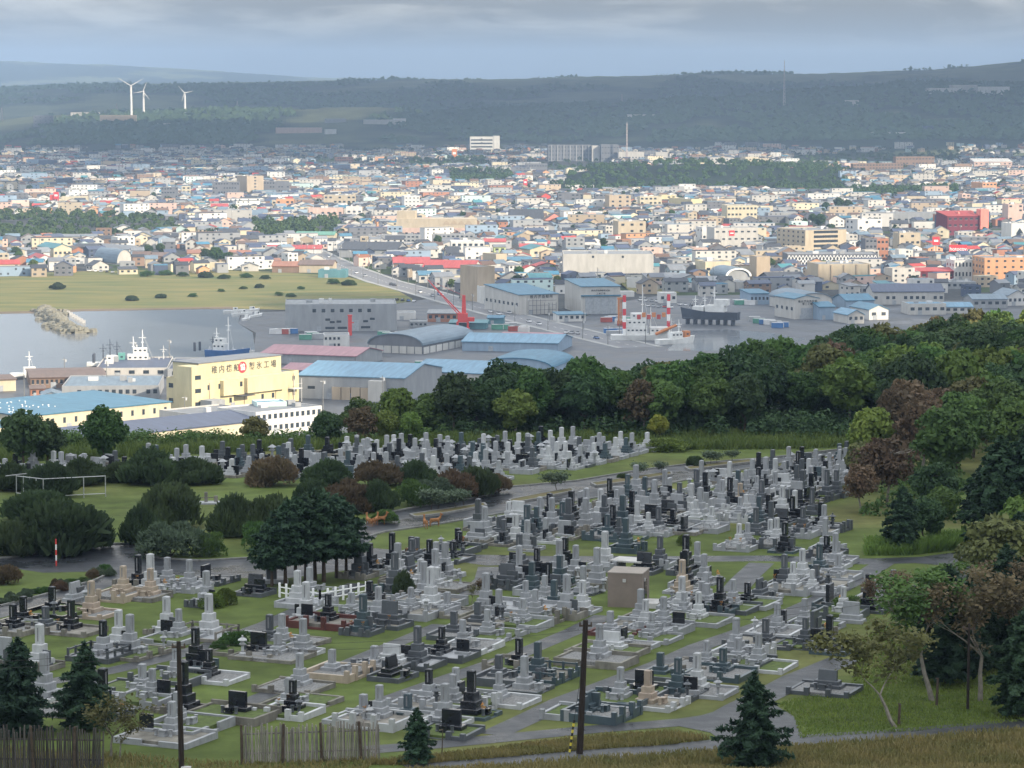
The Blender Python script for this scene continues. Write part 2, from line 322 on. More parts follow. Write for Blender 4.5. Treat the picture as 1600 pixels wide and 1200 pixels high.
M_street = mat('street_asphalt', (.17, .17, .175), .7, .2, .05)
STREET = [(470, 385), (505, 402), (545, 420), (600, 440), (660, 456), (720, 473), (780, 489), (850, 507), (920, 524), (1000, 543)]
def wribbon(name, line, wd, m, dz):
    Lp, Rp = ribbon_pts(line, wd); mb = MB(); n = len(line)
    mb.add([(p.x, p.y, GZ + dz) for p in Lp] + [(p.x, p.y, GZ + dz) for p in Rp], [(n + i, n + i + 1, i + 1, i) for i in range(n - 1)]); return struct(build(mb, name, m))
STW = sp(STREET); wribbon('harbour_street', STW, 17, M_street, .05)
M_pave = mat('pavement_concrete', (.30, .30, .29), .9, .2, .1)
for sgn in (-1, 1):
    Lp, Rp = ribbon_pts(STW, 20.5); e_ = Lp if sgn > 0 else Rp; mb = MB()
    for a, b in zip(e_[:-1], e_[1:]):
        c_ = (a + b) / 2; d_ = b - a; mb.box(c_.x, c_.y, GZ + .0, d_.length, 3.0, .17, math.atan2(d_.y, d_.x))
    struct(build(mb, 'pavement', M_pave))
M_paint = mat('road_paint', (.75, .75, .72), .7, .1, 1)
mb = MB()
for a, b in zip(STW[:-1], STW[1:]):
    d_ = b - a; n_ = int(d_.length / 10)
    for i in range(n_):
        c_ = a + d_ * ((i + .5) / n_); mb.box(c_.x, c_.y, GZ + .05, 5, .25, .008, math.atan2(d_.y, d_.x))
stuff(build(mb, 'lane_marking', M_paint))
# ------------------------------------------------------------------ vegetation
def leafmat(name, c, c2, rnd=.28): return mat(name, c, .75, 0, .55, 0, .25, col2=c2, rnd=rnd, trans=.28)
ML = {'green': leafmat('leaf_green', (0.081, 0.147, 0.034), (0.040, 0.085, 0.025)), 'deep': leafmat('leaf_deep_green', (0.053, 0.099, 0.034), (0.028, 0.059, 0.025)),
      'light': leafmat('leaf_light_green', (0.147, 0.209, 0.043), (0.085, 0.139, 0.031)), 'yellow': leafmat('leaf_yellow_green', (0.310, 0.310, 0.046), (0.171, 0.217, 0.039), .1),
      'brown': leafmat('leaf_russet', (0.147, 0.102, 0.059), (0.085, 0.070, 0.040)), 'olive': leafmat('leaf_olive', (0.132, 0.136, 0.046), (0.085, 0.093, 0.037)),
      'fir': leafmat('needle_fir', (0.040, 0.081, 0.040), (0.019, 0.043, 0.026)), 'pine': leafmat('needle_pine', (0.070, 0.105, 0.040), (0.030, 0.050, 0.024), .2),
      'bluepine': leafmat('leaf_grey_green', (0.116, 0.155, 0.096), (0.062, 0.093, 0.056), .15), 'grass': leafmat('bamboo_grass', (0.132, 0.178, 0.043), (0.070, 0.116, 0.031), .1),
      'dry': leafmat('dry_grass', (0.232, 0.194, 0.078), (0.132, 0.139, 0.046), .1)}
M_bark = mat('bark', (.085, .065, .05), .95, .4, 3.0, .4, .1); M_bark2 = mat('pale_bark', (.22, .20, .17), .9, .35, 3.0, .3, .1)
def leaves(P, Nn, size, rng, elong=1.5, jit=.7):
    n = len(P); d = Nn + rng.normal(0, jit, (n, 3)); d /= np.linalg.norm(d, axis=1)[:, None] + 1e-9
    u = np.cross(d, rng.normal(0, 1, (n, 3))); u /= np.linalg.norm(u, axis=1)[:, None] + 1e-9; v = np.cross(d, u)
    s = size * rng.uniform(.6, 1.3, n)[:, None]; a = u * s * elong * .5; b = v * s * .5
    V = np.stack([P - a, P - a * .1 - b, P + a, P + a * .1 + b], 1).reshape(-1, 3)
    return V
def sph(n, rng):
    p = rng.normal(0, 1, (n, 3)); return p / np.linalg.norm(p, axis=1)[:, None]
def crown_lobes(seed, rw, h0, h1, nl, per, leaf, flat=.8, lr=(.26, .42)):
    rng = np.random.default_rng(seed); Vs = []; hc = (h0 + h1) / 2; hh = (h1 - h0) / 2
    for i in range(nl):
        d = sph(1, rng)[0]; d[2] = abs(d[2]) * 1.1 - .35 if rng.random() < .8 else d[2]
        k = rng.uniform(.5, .80); r = rw * rng.uniform(*lr); c = np.array([d[0] * rw * k, d[1] * rw * k, hc + d[2] * hh * k])
        n = int(per * (r / (rw * .34)) ** 2); p = sph(n, rng); p = p[(p[:, 2] > -.55) | (rng.random(n) < .25)]
        rr = r * (1 - np.abs(rng.normal(0, .13, len(p))))[:, None]; P = c + p * rr * np.array([1, 1, flat]); Vs.append(leaves(P, p + np.array([0, 0, .35]), leaf, rng))
    n = int(nl * per * .12); p = sph(n, rng) * rng.uniform(.2, .75, n)[:, None]; P = np.array([0, 0, hc]) + p * np.array([rw, rw, hh]); Vs.append(leaves(P, p, leaf * 1.5, rng))
    return np.concatenate(Vs)
def quads_of(V): return np.arange(len(V)).reshape(-1, 4)
def trunk_mesh(seed, h, r, spread, hc, nb=6, m=None, lean=0.0):
    rnd = random.Random(seed); mb = MB(); p = Vector((0, 0, -.3)); k = 5; pts = [p]
    for i in range(k):
        p = p + Vector((rnd.uniform(-.05, .05) * h + lean * h / k, rnd.uniform(-.05, .05) * h, (h + .3) / k)); pts.append(p)
    for i in range(k): mb.tube(pts[i], pts[i + 1], r * (1 - i / k * .75), r * (1 - (i + 1) / k * .75), 6)
    for j in range(nb):
        a = pts[rnd.randint(2, k)]; t = rnd.uniform(0, 6.28); b = a + Vector((math.cos(t) * spread * .42, math.sin(t) * spread * .42, (hc - a.z) * .4 + rnd.uniform(.02, .12) * h)); c = b + Vector((math.cos(t + .5) * spread * .22, math.sin(t + .5) * spread * .22, rnd.uniform(.02, .08) * h))
        mb.tube(a, b, r * .4, r * .22, 5); mb.tube(b, c, r * .22, r * .06, 4)
    return mb.mesh('trunk', m or M_bark)
def conifer(seed, h, w, h0, leaf=.26, nwh=22, droop=.28, dens=1.0, cone=.75, elong=2.0):
    rng = np.random.default_rng(seed); Ps = []; Ns = []
    for i in range(nwh):
        f = i / (nwh - 1); z = h0 + (h - h0) * f ** .9; rr = w / 2 * (1 - f) ** cone * rng.uniform(.72, 1.15) + .06
        if f < .12: rr *= .75 + f * 2
        nb = max(4, int(9 * (1 - f * .5)))
        for j in range(nb):
            t = 6.283 * (j + rng.uniform(-.3, .3)) / nb + i * 1.7; L_ = rr * rng.uniform(.5, 1.2); n = max(6, int(30 * dens * L_ / 1.2)); s = rng.random(n) ** .7
            side = rng.normal(0, 1, n) * .22 * L_ * (1.1 - s); x = s * L_; P = np.stack([x * math.cos(t) - side * math.sin(t), x * math.sin(t) + side * math.cos(t), z + L_ * (.12 * s - droop * s * s) + rng.normal(0, .05, n)], 1)
            Ps.append(P); Ns.append(np.tile([math.cos(t) * .35, math.sin(t) * .35, 1.0], (n, 1)))
    return leaves(np.concatenate(Ps), np.concatenate(Ns), leaf, rng, elong, .55)
def conetrunk(h, r, m=None):
    mb = MB(); mb.tube((0, 0, -.3), (0, 0, h * .95), r, r * .12, 7); return mb.mesh('trunk', m or M_bark)
def mound(seed, rx, ry, h, n, leaf, spike=.8, nl=26):
    rng = np.random.default_rng(seed); Vs = []
    for i in range(nl):
        d = sph(1, rng)[0]; d[2] = abs(d[2]); k = rng.uniform(.45, .78); c = np.array([d[0] * rx * k, d[1] * ry * k, d[2] * h * k * .9 + .1 * h]); r = rng.uniform(.26, .40)
        m = n // nl; p = sph(m, rng); p[:, 2] = np.where(p[:, 2] < -.3, -p[:, 2], p[:, 2]); P = c + p * np.array([rx, ry, h]) * r * (1 - np.abs(rng.normal(0, .10, m)))[:, None] * np.array([1, 1, .9])
        P[:, 2] = np.maximum(P[:, 2], .05)
        up = p * .6 + np.array([0, 0, spike]); up += rng.normal(0, .35, up.shape); up /= np.linalg.norm(up, axis=1)[:, None]
        s = np.cross(up, rng.normal(0, 1, up.shape)); s /= np.linalg.norm(s, axis=1)[:, None]; ln = leaf * rng.uniform(.7, 1.5, m)[:, None]
        Vs.append(np.stack([P - s * leaf * .3, P + s * leaf * .3, P + up * ln + s * leaf * .10, P + up * ln - s * leaf * .10], 1).reshape(-1, 3))
    return np.concatenate(Vs)
def lmesh(name, V, m): return npmesh(name, V, quads_of(V), m)
# prototypes: (crown mesh, trunk mesh)
BRO = {}
for key, seeds in (('green', (11, 12, 13)), ('deep', (21, 22, 23)), ('light', (31, 32)), ('olive', (41,)), ('brown', (51, 52)), ('yellow', (61,))):
    BRO[key] = []
    for s in seeds:
        rr = random.Random(s); rw = rr.uniform(3.3, 4.2); V = crown_lobes(s, rw, 1.3, 9.6, 40, 200 if key not in ('brown',) else 110, .36, lr=(.20, .36))
        BRO[key].append((lmesh('crown', V, ML[key]), trunk_mesh(s, 6.5, .20, rw, 6.5, 8, M_bark2 if key in ('brown', 'light') else M_bark)))
def tree(name, label, protos, x, y, s, group, z=None, rz=None, sz=None, cat='tree'):
    c, t = protos; z = hz(x, y) if z is None else z
    r = empty(name, (x, y, z), random.uniform(0, 6.28) if rz is None else rz); r.scale = (s, s, sz or s)
    obj('trunk', t, r); obj('crown', c, r); return tag(r, label, cat, group)
LB = {'green': 'mid green broadleaf tree crowding the wooded slope beyond the graves', 'deep': 'dark green broadleaf tree crowding the wooded slope beyond the graves',
      'light': 'bright light green broadleaf tree in the wood beyond the graves', 'olive': 'dull olive broadleaf tree at the edge of the wood', 'brown': 'russet brown half bare tree among the green wood', 'yellow': 'small round yellow green tree in front of the dark wood'}
rf = random.Random(5)
def edge_y(x): return float(np.interp(x, EX, EY))
cnt = 0
# main wood: jittered rows behind the far edge of the cemetery
yy = 326.0
while yy < 470:
    x = -30.0 + rf.uniform(0, 3)
    while x < yy * .205:
        X = x + rf.uniform(-1.6, 1.6); Y = yy + rf.uniform(-2, 2); px = 800 + F * X / Y
        ed = edge_y(X); lim = ed + (26 if px > 620 else 30)
        ok = Y < lim and px > 545
        if px < 610 and Y < 334: ok = False
        if 1205 < px < 1395 and Y < 331: ok = False
        if ok:
            k = rf.choices(['green', 'deep', 'light', 'olive', 'brown'], [40, 38, 12, 6, 4])[0]
            if 480 < px < 660: k = rf.choice(['green', 'light', 'deep'])
            s = rf.uniform(.72, 1.02) * (0.82 if px < 700 else 1) * (1.0 if px < 1150 else 1.08)
            lb = '%s %s broadleaf in the %s of the wood %s' % ('huge' if s > 1.05 else 'big' if s > .95 else 'small' if s < .78 else 'medium', {'green': 'mid green', 'deep': 'dark green', 'light': 'bright green', 'olive': 'dull olive', 'brown': 'russet'}[k], 'front row' if Y < 333 else 'inner rows' if Y < 350 else 'upper slope' if Y < 385 else 'far crest', 'above the blue roofs' if px < 780 else 'behind the round yellow tree' if px < 1060 else 'past the park road end' if px < 1320 else 'above the russet trees')
            tree('broadleaf_tree', lb, rf.choice(BRO[k]), X, Y, s, 'broadleaf trees of the wood', sz=s * rf.uniform(.85, 1.1)); cnt += 1
        x += 4.6
    yy += 5.0
# nearer wood beside the graves
NEAR = [(1365, 740, 'light', .8), (1405, 735, 'brown', .95), (1350, 765, 'olive', .55), (1440, 745, 'brown', .9), (1475, 765, 'green', .9), (1385, 790, 'brown', .75), (1345, 800, 'brown', .5), (1460, 815, 'deep', .6), (1495, 735, 'green', .95), (1520, 715, 'olive', 1.), (1560, 720, 'green', 1.), (1480, 700, 'brown', .8), (1420, 705, 'brown', .9), (1375, 705, 'light', .55), (1590, 740, 'green', .9), (1445, 850, 'deep', .45), (1470, 838, 'green', .5), (1540, 700, 'green', .95), (1600, 700, 'deep', .95), (1350, 722, 'light', .55), (1595, 905, 'light', .75), (1650, 870, 'green', .9), (1640, 800, 'deep', 1.), (1560, 955, 'olive', .8), (1590, 990, 'brown', .6)]
for px, py, k, s in NEAR:
    p = cem(px, py); tree('broadleaf_tree', ('tall ' if s > .85 else 'low ' if s < .6 else '') + {'light': 'light green bushy tree beside the last grave rows', 'brown': 'russet brown half bare tree beside the last grave rows', 'olive': 'olive tree growing beside the last grave rows', 'green': 'mid green tree growing behind the russet trees', 'deep': 'dark green low tree at the lawn edge below the russet trees'}[k], rf.choice(BRO[k]), p.x, p.y, s, 'trees beside the graves', p.z)
p = cem(1030, 691); tree('broadleaf_tree', LB['yellow'], BRO['yellow'][0], p.x, p.y, .36, None, p.z)
for px, py, s, k, lb in ((150, 735, .72, 'green', 'rounded green tree between the far graves and the cream shed'), (20, 748, .78, 'deep', 'dark spreading tree behind the far graves by the cream shed'), (55, 742, .6, 'deep', 'smaller dark tree close behind the far graves'), (390, 700, .45, 'olive', 'low olive tree screening the white factory wall'), (560, 702, .55, 'brown', 'brownish tree at the foot of the wood behind the far graves'), (505, 700, .5, 'deep', 'dark green tree beside the brownish tree behind the far graves'), (640, 700, .45, 'light', 'light green tree behind the far graves'), (600, 700, .5, 'light', 'pale green tree next to the brownish tree behind the far graves')):
    p = cem(px, py); tree('broadleaf_tree', lb, rf.choice(BRO[k]), p.x, p.y + 6, s, None, hz(p.x, p.y + 6) - .3)
# conifers
FIRG = [(lmesh('crown', conifer(s, 6.4, 4.8, 1.8, .20, 20, .10, 1.8, .5, 2.6), ML['fir']), conetrunk(6.2, .17)) for s in (1, 2, 3)]
SPR = [(lmesh('crown', conifer(s, 5.0, 3.9, .3, .15, 19, .10, 2.2, .72, 3.0), ML['fir']), conetrunk(4.9, .10)) for s in (4, 5)]
BIG = [(lmesh('crown', conifer(s, 10.0, 7.6, .8, .36, 24, .18, 1.2, .55), ML['fir']), conetrunk(9.6, .26)) for s in (6, 7)]
for i_, (px, py, s) in enumerate(((425, 916, .80), (446, 915, .95), (462, 912, 1.0), (478, 908, 1.02), (492, 906, 1.05), (506, 909, 1.06), (526, 903, .98), (541, 900, .86))):
    p = cem(px, py); tree('fir_tree', '%s dark fir of the roadside clump, counted from the memorial stone' % ('first', 'second', 'third', 'fourth', 'fifth', 'sixth', 'seventh', 'eighth')[i_], rf.choice(FIRG), p.x, p.y, s, 'firs of the roadside clump', p.z)
for px, py, s, lb in ((30, 1150, 1.08, 'dark young spruce standing behind the weathered stake fence'), (133, 1140, .98, 'dark young spruce next to the thin bare tree behind the fence'), (652, 1192, .58, 'small bushy spruce standing beside the end of the stake fence'), (1178, 1203, 1.02, 'tall dark spruce in the turf at the path junction'), (-8, 1128, .8, 'dark spruce at the end of the stake fence')):
    p = cem(px, py); tree('spruce_tree', lb, rf.choice(SPR), p.x, p.y, s, None, p.z)
for px, py, s, lb in ((1560, 868, .95, 'huge dark conifer towering over the path bend'), (1605, 868, 1.0, 'huge dark conifer half hidden behind the towering one'), (1530, 835, .55, 'lower dark conifer on the flank of the towering one'), (1590, 935, .62, 'dark conifer below the towering one by the path bend'), (1410, 862, .50, 'broad low dark conifer on the lawn below the russet trees'), (1570, 905, .45, 'small dark conifer at the path bend'), (1480, 1068, .72, 'dark conifer behind the slender leafy trees'), (1520, 1050, .6, 'dark conifer deep in the grove of slender trees'), (1600, 1120, .62, 'dark conifer at the edge of the grove over the service road'), (1455, 1045, .55, 'short dark conifer behind the slender leafy trees'), (1570, 1040, .75, 'dark conifer closing the grove behind the russet tree')):
    p = cem(px, py); tree('conifer_tree', lb, rf.choice(BIG), p.x, p.y, s, None, p.z, sz=s * (1.0 if s > .6 else 1.05))
# slender leafy trees with bare limbs
def slender(seed, h, spread, lean, leafm, per, bark=M_bark2):
    rnd = random.Random(seed); rng = np.random.default_rng(seed); mb = MB(); tips = []
    def grow(p, d, ln, r, lv):
        segs = 3
        for i in range(segs):
            d2 = (d + Vector((rnd.uniform(-.22, .22), rnd.uniform(-.22, .22), rnd.uniform(-.05, .15)))).normalized(); q2 = p + d2 * ln / segs; mb.tube(p, q2, r, r * .82, 5, cap=False); p, d, r = q2, d2, r * .82
            if lv >= 1 and lv < 4 and rnd.random() < .5: tips.append(p)
        if lv >= 4 or r < .003: tips.append(p); return
        for k in range(rnd.choice((2, 3, 3))):
            t = rnd.uniform(0, 6.28); e_ = (d * .75 + Vector((math.cos(t), math.sin(t), rnd.uniform(-.1, .5))) * spread).normalized(); grow(p, e_, ln * rnd.uniform(.62, .82), r * .68, lv + 1)
    grow(Vector((0, 0, -.2)), Vector((lean, 0, 1)).normalized(), h * .38, h * .024, 0)
    T = np.array([tuple(t) for t in tips]); P = np.repeat(T, per, 0) + rng.normal(0, .30, (len(T) * per, 3)) * np.array([1, 1, .6]); V = leaves(P, np.tile([0, 0, 1.], (len(P), 1)), .17, rng, 1.6, .6)
    return lmesh('crown', V, leafm), mb.mesh('trunk', bark)
SLD = [slender(71, 5.2, .8, -.55, ML['olive'], 34), slender(72, 6.6, .75, -.1, ML['green'], 28), slender(73, 6.4, .8, .1, ML['brown'], 26), slender(74, 4.2, .7, .0, ML['olive'], 9), slender(75, 2.2, .9, .15, ML['bluepine'], 16, M_bark)]
for px, py, i, s, lb, rz in ((1403, 1136, 0, 1.15, 'leaning leafy tree with forked dark trunk on the mown lawn', 0), (1458, 1095, 1, 1.2, 'slender leafy tree with pale crooked limbs beside a stub post', 0), (1532, 1095, 2, 1.2, 'russet leafed tree with low forked trunk on the mown lawn', 1.), (1610, 1060, 2, 1.1, 'russet leafed tree at the far side of the grove', 2.), (172, 1186, 3, .9, 'thin nearly bare tree at the end of the stake fence', 0), (188, 1188, 3, .62, 'thin leaning sapling beside the nearly bare tree', 2.), (1500, 1010, 1, .9, 'slender leafy tree at the back of the grove', 2.4), (1400, 1000, 2, .7, 'low brown tree overhanging the last graves', .5), (1560, 1015, 2, .9, 'tall russet tree at the back of the grove', 4.)):
    p = cem(px, py); tree('slender_tree', lb, SLD[i], p.x, p.y, s, None, p.z, rz)
p = cem(737, 943); tree('young_tree', 'thin young tree on a strip of lawn among the graves', SLD[3], p.x, p.y, .33, None, p.z); p = cem(751, 941); tree('young_tree', 'reddish young tree next to the thin one among the graves', SLD[2], p.x, p.y, .26, None, p.z)
# windswept little trees on the medians
for px, py, s, l in ((673, 799, .95, 'bushy grey green'), (684, 798, .85, 'leaning grey green'), (712, 795, .8, 'bare stemmed'), (725, 793, .8, 'forked bare stemmed'), (870, 768, .95, 'lone bent'), (996, 746, .7, 'stunted'), (1034, 741, .6, 'small leaning'), (1110, 727, .7, 'low thorny'), (1145, 722, .6, 'tiny crooked'), (1120, 726, .6, 'scrubby')):
    p = cem(px, py); tree('median_tree', l + ' windswept tree on the planted strip of the park road', SLD[4], p.x, p.y, s, 'windswept trees on the road medians', p.z + .1)
# low mounded pines and shrubs round the lawn
MOU = {k: [lmesh('foliage', mound(s, 1, 1, 1, 5200, lf, sp_), ML[k]) for s in ss] for k, ss, lf, sp_ in (('pine', (81, 82, 83), .24, 1.1), ('bluepine', (84,), .10, .3), ('brown', (85,), .14, .6), ('green', (86,), .10, .3), ('light', (87,), .10, .5))}
STEM = trunk_mesh(9, .5, .05, .5, .5, 5)
def bush(px, py, wpx, hpx, k, lb, group=None, d=None):
    p = cem(px, py); m = ppm(p.y); r = empty('shrub', (p.x, p.y, p.z - .03), rf.uniform(0, 6.28)); rx = wpx / m / 2; r.scale = (rx, rx * (d or 1), hpx / m * 1.0)
    obj('foliage', rf.choice(MOU[k]), r); obj('stem', STEM, r); tag(r, lb, 'shrub', group)
PB_ = 'low dark mountain pine mound on the lawn'
for a in ((95, 862, 150, 66, 'pine', 'broad dark pine mound along the loop road kerb'), (60, 812, 110, 38, 'pine', 'dark pine mound behind the broad one on the lawn'), (18, 868, 80, 46, 'pine', 'dark pine mound at the end of the roadside clump'), (140, 858, 80, 50, 'pine', 'dark pine mound closing the roadside clump'), (222, 850, 64, 48, 'pine', 'dark pine mound at the corner of the round island'), (268, 822, 95, 58, 'pine', 'tall dark pine mound on the round island'), (268, 870, 112, 56, 'bluepine', 'rounded grey green shrub on the island tip by the road'), (330, 868, 56, 36, 'green', 'low green shrub beside the grey green one'), (370, 838, 84, 52, 'pine', 'dark pine mound beside the fir clump'), (405, 862, 70, 46, 'green', 'green spreading shrub at the foot of the firs'), (425, 838, 80, 55, 'pine', 'dark pine mound behind the fir clump'),
          (235, 756, 100, 44, 'pine', PB_ + ' below the far graves'), (305, 756, 80, 32, 'pine', PB_ + ' next to the low wall'), (190, 752, 60, 26, 'pine', PB_ + ' beside the metal rail frame'), (428, 758, 84, 42, 'brown', 'brownish pine mound on the lawn below the far graves'), (510, 758, 74, 32, 'pine', PB_ + ' past the path gap'), (80, 776, 88, 42, 'pine', 'dark pine mound inside the metal rail frame'), (20, 766, 70, 34, 'pine', PB_ + ' behind the metal rail frame'), (130, 758, 66, 34, 'pine', PB_ + ' at the corner of the rail frame'), (590, 760, 80, 36, 'brown', 'brownish pine mound against the far grave kerbs'), (650, 757, 66, 30, 'pine', PB_ + ' against the far grave kerbs'),
          (540, 800, 84, 46, 'brown', 'reddish brown pine mound behind the grazing deer'), (590, 798, 66, 38, 'pine', 'dark pine mound behind the grazing deer'), (490, 792, 60, 36, 'pine', 'dark pine mound beyond the fir clump'), (645, 790, 60, 40, 'green', 'green shrub at the bend of the park road'), (676, 786, 78, 40, 'bluepine', 'grey green shrub at the bend of the park road'), (712, 780, 70, 42, 'brown', 'russet shrub behind the park road median'), (745, 776, 70, 40, 'pine', 'dark pine mound behind the park road median'), (780, 770, 46, 28, 'brown', 'small russet shrub at the road edge'), (600, 818, 46, 22, 'green', 'low green shrub by the deer'),
          (631, 934, 34, 34, 'pine', 'clipped dark round shrub among the graves'), (330, 950, 44, 24, 'light', 'feathery pale green shrub on a grave plot'), (352, 945, 40, 26, 'light', 'second feathery pale shrub on a grave plot'), (370, 1012, 60, 26, 'green', 'green shrub on an old grave plot'), (345, 1018, 36, 18, 'green', 'small green shrub beside the old grave plot'), (312, 1040, 30, 18, 'green', 'small shrub beside the leaning post'), (1070, 852, 26, 18, 'light', 'tuft of yellow green reeds between grave plots'), (12, 912, 50, 28, 'brown', 'brown low shrub beside the loop road'), (680, 749, 26, 10, 'green', 'low shrub beside the far plots'), (975, 749, 22, 8, 'pine', 'tiny shrub on the road median'), (1085, 729, 30, 14, 'pine', 'low juniper on the far road median'), (1325, 958, 60, 26, 'green', 'shrub beside the last grey pillar'), (1035, 703, 100, 18, 'light', 'pale shrubs heap under the round yellow tree')):
    bush(*a)
for i in range(22):
    t = i / 21; bush(6 + 168 * t + rf.uniform(-4, 4), 944 - 48 * t + rf.uniform(-5, 5), rf.uniform(14, 30), rf.uniform(7, 15), rf.choice(['bluepine', 'green', 'brown', 'bluepine']), 'low straggly shrub in the planted strip along the loop road', 'shrubs of the roadside strip')
# bamboo grass and undergrowth (uncountable)
def tufts(name, label, polys, n, h, key, seed, wid=.10, planef=True):
    rng = np.random.default_rng(seed); Ps = []
    for poly, share in polys:
        P = cp(poly) if planef else poly; xs = [p[0] for p in P]; ys_ = [p[1] for p in P]; k = int(n * share * 2.2); X = rng.uniform(min(xs), max(xs), k); Y = rng.uniform(min(ys_), max(ys_), k); m = inside([(p[0], p[1]) for p in P], X, Y); Ps.append(np.stack([X[m], Y[m]], 1)[:int(n * share)])
    P = np.concatenate(Ps); Z = height(P[:, 0], P[:, 1]); P = np.column_stack([P, Z]); m = len(P); hh = h * (0.45 + 1.0 * fbm(P[:, 0] / 3, P[:, 1] / 3, 3)) * rng.uniform(.6, 1.3, m)
    a = rng.uniform(0, 6.28, m); s = np.stack([np.cos(a), np.sin(a), 0 * a], 1) * wid; up = np.stack([rng.normal(0, .35, m) * hh, rng.normal(0, .35, m) * hh, hh], 1)
    V = np.stack([P - s, P + s, P + up + s * .35, P + up - s * .35], 1).reshape(-1, 3)
    return stuff(obj(name, lmesh(name, V, ML[key])), label, 'grass')
tufts('bamboo_grass', 'band of bamboo grass between the far graves and the wood', [([(-40, 726), (250, 712), (560, 700), (700, 697), (960, 694), (1040, 703), (1250, 702), (1335, 698), (1330, 684), (1000, 682), (700, 684), (560, 688), (-40, 706)], 1)], 26000, 1.0, 'grass', 1)
tufts('bamboo_grass', 'scrub on the slope edge above the factories', [([(-40, 712), (250, 704), (560, 692), (640, 690), (640, 676), (250, 684), (-40, 690)], 1)], 12000, 1.0, 'green', 2, .16)
tufts('tall_grass', 'bright tall grass below the broad low conifer', [([(1352, 868), (1420, 868), (1500, 858), (1500, 842), (1440, 852), (1360, 852)], 1)], 5000, .8, 'light', 3)
tufts('rough_grass', 'rough dry grass on the bank below the service road', [([(560, 1240), (700, 1204), (925, 1190), (1130, 1174), (1412, 1157), (1640, 1140), (1700, 1240)], 1)], 30000, .38, 'dry', 4, .05)
tufts('rough_grass', 'rough turf between the lower path and the service road', [([(560, 1195), (690, 1180), (800, 1166), (925, 1152), (1050, 1146), (1110, 1155), (1050, 1164), (925, 1172), (800, 1183), (640, 1196)], .8), ([(0, 1200), (0, 1170), (380, 1192), (590, 1186), (560, 1215)], .2)], 16000, .28, 'dry', 5, .04)
tufts('lawn_grass', 'mown lawn under the slender trees beside the graves', [([(1215, 1100), (1330, 1070), (1345, 1000), (1420, 960), (1640, 960), (1600, 1128), (1412, 1144), (1250, 1154), (1240, 1120)], 1)], 30000, .13, 'light', 6, .04)

def thicket(name, label, poly, n, hh, leaf, key, seed):
    rng = np.random.default_rng(seed); Vs = []; P = cp(poly); xs = [p.x for p in P]; ys_ = [p.y for p in P]; X = rng.uniform(min(xs), max(xs), n * 3); Y = rng.uniform(min(ys_), max(ys_), n * 3); m = inside([(p.x, p.y) for p in P], X, Y); X, Y = X[m][:n], Y[m][:n]; Z = height(X, Y)
    for x, y, z in zip(X, Y, Z):
        r = rng.uniform(.8, 1.6); h = hh * rng.uniform(.5, 1.2); p = sph(70, rng); p[:, 2] = np.abs(p[:, 2]); Vs.append(leaves(np.array([x, y, z]) + p * np.array([r, r, h]) * rng.uniform(.75, 1, (70, 1)), p + np.array([0, 0, .4]), leaf, rng, 1.5, .6))
    return stuff(obj(name, lmesh(name, np.concatenate(Vs), ML[key])), label, 'undergrowth')
thicket('undergrowth', 'dark undergrowth filling the foot of the wood', [(640, 690), (900, 689), (1200, 690), (1400, 690), (1640, 700), (1640, 655), (1300, 655), (900, 668), (640, 674)], 520, 3.0, .34, 'deep', 8)
thicket('undergrowth', 'leafy scrub along the slope edge behind the far graves', [(-60, 706), (250, 700), (480, 692), (700, 688), (700, 678), (480, 680), (250, 688), (-60, 690)], 520, 2.0, .26, 'green', 9)
thicket('undergrowth', 'mixed scrub under the trees beside the last graves', [(1340, 745), (1400, 715), (1600, 700), (1640, 860), (1540, 850), (1490, 835), (1440, 840), (1350, 800)], 90, 1.6, .28, 'green', 10)
# far woods on the ridges: one mass of tree tops
rng = np.random.default_rng(12); Y = 5500 + 6500 * rng.random(60000) ** 1.4; X = (rng.random(60000) - .5) * .40 * Y; n2_ = fbm(X / 400, Y / 700, 4); Z = height(X, Y); m = ((n2_ < .50) & (Z > 7 + 4 * vnoise(X / 60, Y / 60))); X, Y, Z = X[m], Y[m], Z[m]; P = np.stack([X, Y, Z + rng.uniform(1, 8, len(X))], 1)
V = leaves(P, np.tile([0, -.5, 1.], (len(P), 1)), 13, rng, 1.4, .5); stuff(obj('ridge_wood', lmesh('ridge_wood', V, ML['deep'])), 'far off forest covering the hills behind the town', 'forest')
# ------------------------------------------------------------------ cemetery
def stone(name, c, rough=.55, var=.22): return mat(name, c, rough, var, 2.2, .05, .4, stretch=(1, 1, .45), rnd=.10)
MS = {'g': stone('granite_grey', (.27, .28, .29)), 'l': stone('granite_pale', (.40, .41, .412)), 'd': stone('granite_dark', (.075, .083, .092), .35), 'b': mat('granite_black', (.014, .016, .020), .14, .3, 2.0, 0, .5),
      't': stone('granite_tan', (.34, .28, .215)), 'u': stone('granite_blue_green', (.055, .078, .09), .3), 'c': mat('weathered_concrete', (.185, .175, .15), .9, .45, 1.3, .2, .2, stretch=(1, 1, .4), rnd=.15), 'r': mat('red_brown_stone', (.10, .035, .03), .6, .3, 2)}
M_gravel = mat('plot_gravel', (.22, .22, .215), .95, .5, 9.0, .4, .1); M_sand = mat('plot_ochre_sand', (.42, .30, .14), .95, .2, 4); M_ggrass = mat('plot_turf', (.08, .11, .03), .95, .4, 3)
M_flowers = mat('cut_flowers', (.55, .12, .10), .8, .6, 30, col2=(.6, .5, .1))
CN = {'g': 'grey granite', 'l': 'pale granite', 'd': 'dark grey granite', 'b': 'polished black granite', 't': 'tan granite', 'u': 'blue green granite', 'c': 'weathered concrete', 'r': 'red brown stone'}
TH = R(24.5)                                             # rows run along (sin TH, cos TH)
UX, UY = math.sin(TH), math.cos(TH); VX, VY = math.cos(TH), -math.sin(TH)
